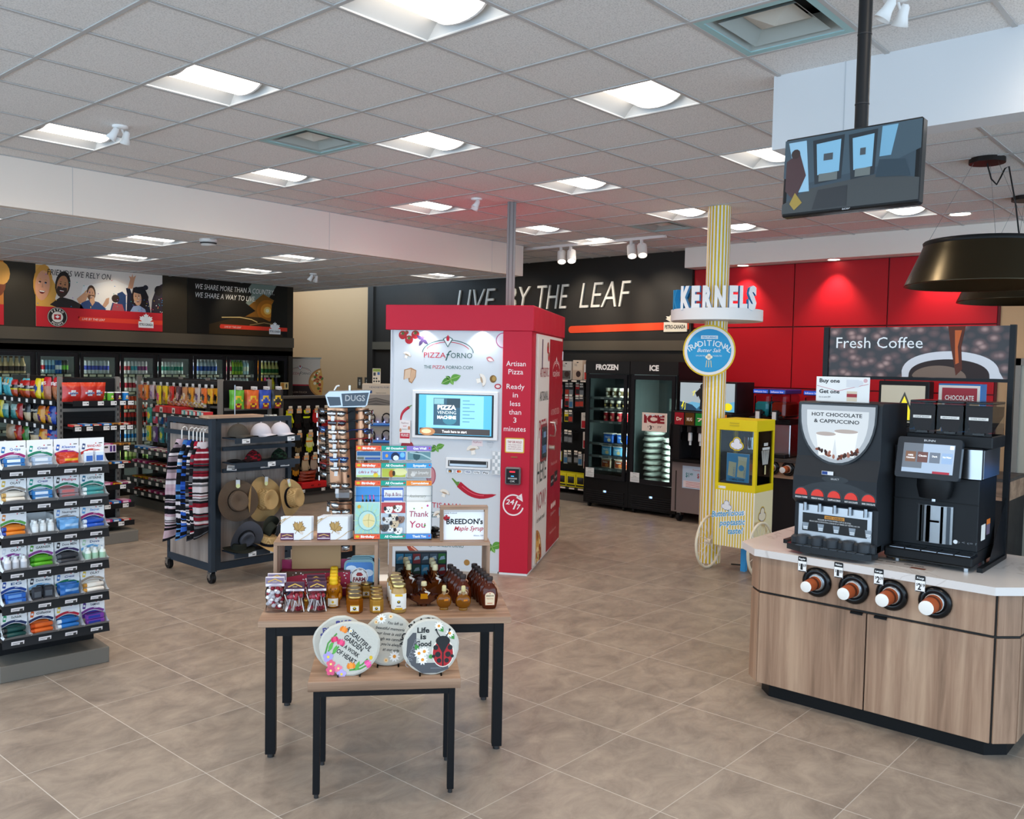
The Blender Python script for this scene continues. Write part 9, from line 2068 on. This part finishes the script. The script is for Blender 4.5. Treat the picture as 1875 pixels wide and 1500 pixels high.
gp = [('#1b1b1d', '#c0c4cc', 'black framed'), ('#8a1420', '#5a5a62', 'red framed'), ('#26262a', '#e0e4ea', 'silver lensed'), ('#151517', '#b8bcc4', 'dark grey framed'), ('#222326', '#d6dade', 'bright mirrored'), ('#1a2a6a', '#6a8ac0', 'blue framed'), ('#1c1c1e', '#c9ced6', 'glossy black'), ('#141416', '#8a8e96', 'slim black')]
def gput(x, y, z, i, rz, lab): glasses(*gp[i][:2]).put(tuple(GM @ Vector((x, y, z))), (0, .05, GZ + rz), lab, 'sunglasses', None)
row9 = ('top', 'second', 'third', 'fourth', 'fifth', 'sixth', 'seventh', 'eighth', 'ninth')
for q, z in enumerate(LZ):
    if q != 7: gput(.072 + .033 * (1.69 - z) / .5, -.075, z, q if q < 7 else 0, .1, f'{gp[q if q < 7 else 0][2]} sunglasses, {row9[q]} peg of the nearer copper panel')
for q, z in enumerate(LZ[:8]): gput(-.02 + .02 * q / 8, .06, z + .01, (q * 3 + 7) % 8, -1.2, f'{gp[(q * 3 + 7) % 8][2]} sunglasses, {row9[q]} peg on the side facing the gloves')
for q, z in enumerate(RZ_ + (1.447,)): gput(.285, -.03, z, (3, 2, 5, 1, 7)[q], 1.0, f'{gp[(3, 2, 5, 1, 7)[q]][2]} sunglasses, {row9[q]} peg on the side facing the kiosk')
for q, z in enumerate((1.03, .97, .91, .85, .79)): gput(.11, -.075, z, (4, 5, 0, 7, 3)[q], .1, f'{gp[(4, 5, 0, 7, 3)[q]][2]} sunglasses, {row9[q]} peg of the lower copper panel')
gput(.06, -.10, 1.085, 6, -.9, 'tortoise and amber sunglasses resting above the lower copper panel')
# stacked boxes on the floor behind the table
for q, (h, c) in enumerate(((.14, '#f0eee8'), (.10, '#e8d81f'), (.12, '#f0eee8'), (.11, '#f2f0ea'), (.11, '#f0eee8'))):
    z = sum((.14, .10, .12, .11, .11)[:q])
    m = MB(); m.box(-.16, -.1, 0, .16, .1, h - .002, c, 'C', .002); m.rect(-.15, h * .55, .15, h * .8, -.1006, '#1d1d1d' if q != 1 else '#c9a810'); m.flat(circ(.05, h * .68, .03, h * .1, 8), -.101, '#e0a020')
    one('stacked_carton', m, f'{("lowest white", "yellow", "third white", "fourth white", "topmost white")[q]} carton of the stack between table and kiosk', 'carton', tuple(GM @ Vector((.50, -.10, z + .0005))), GZ)
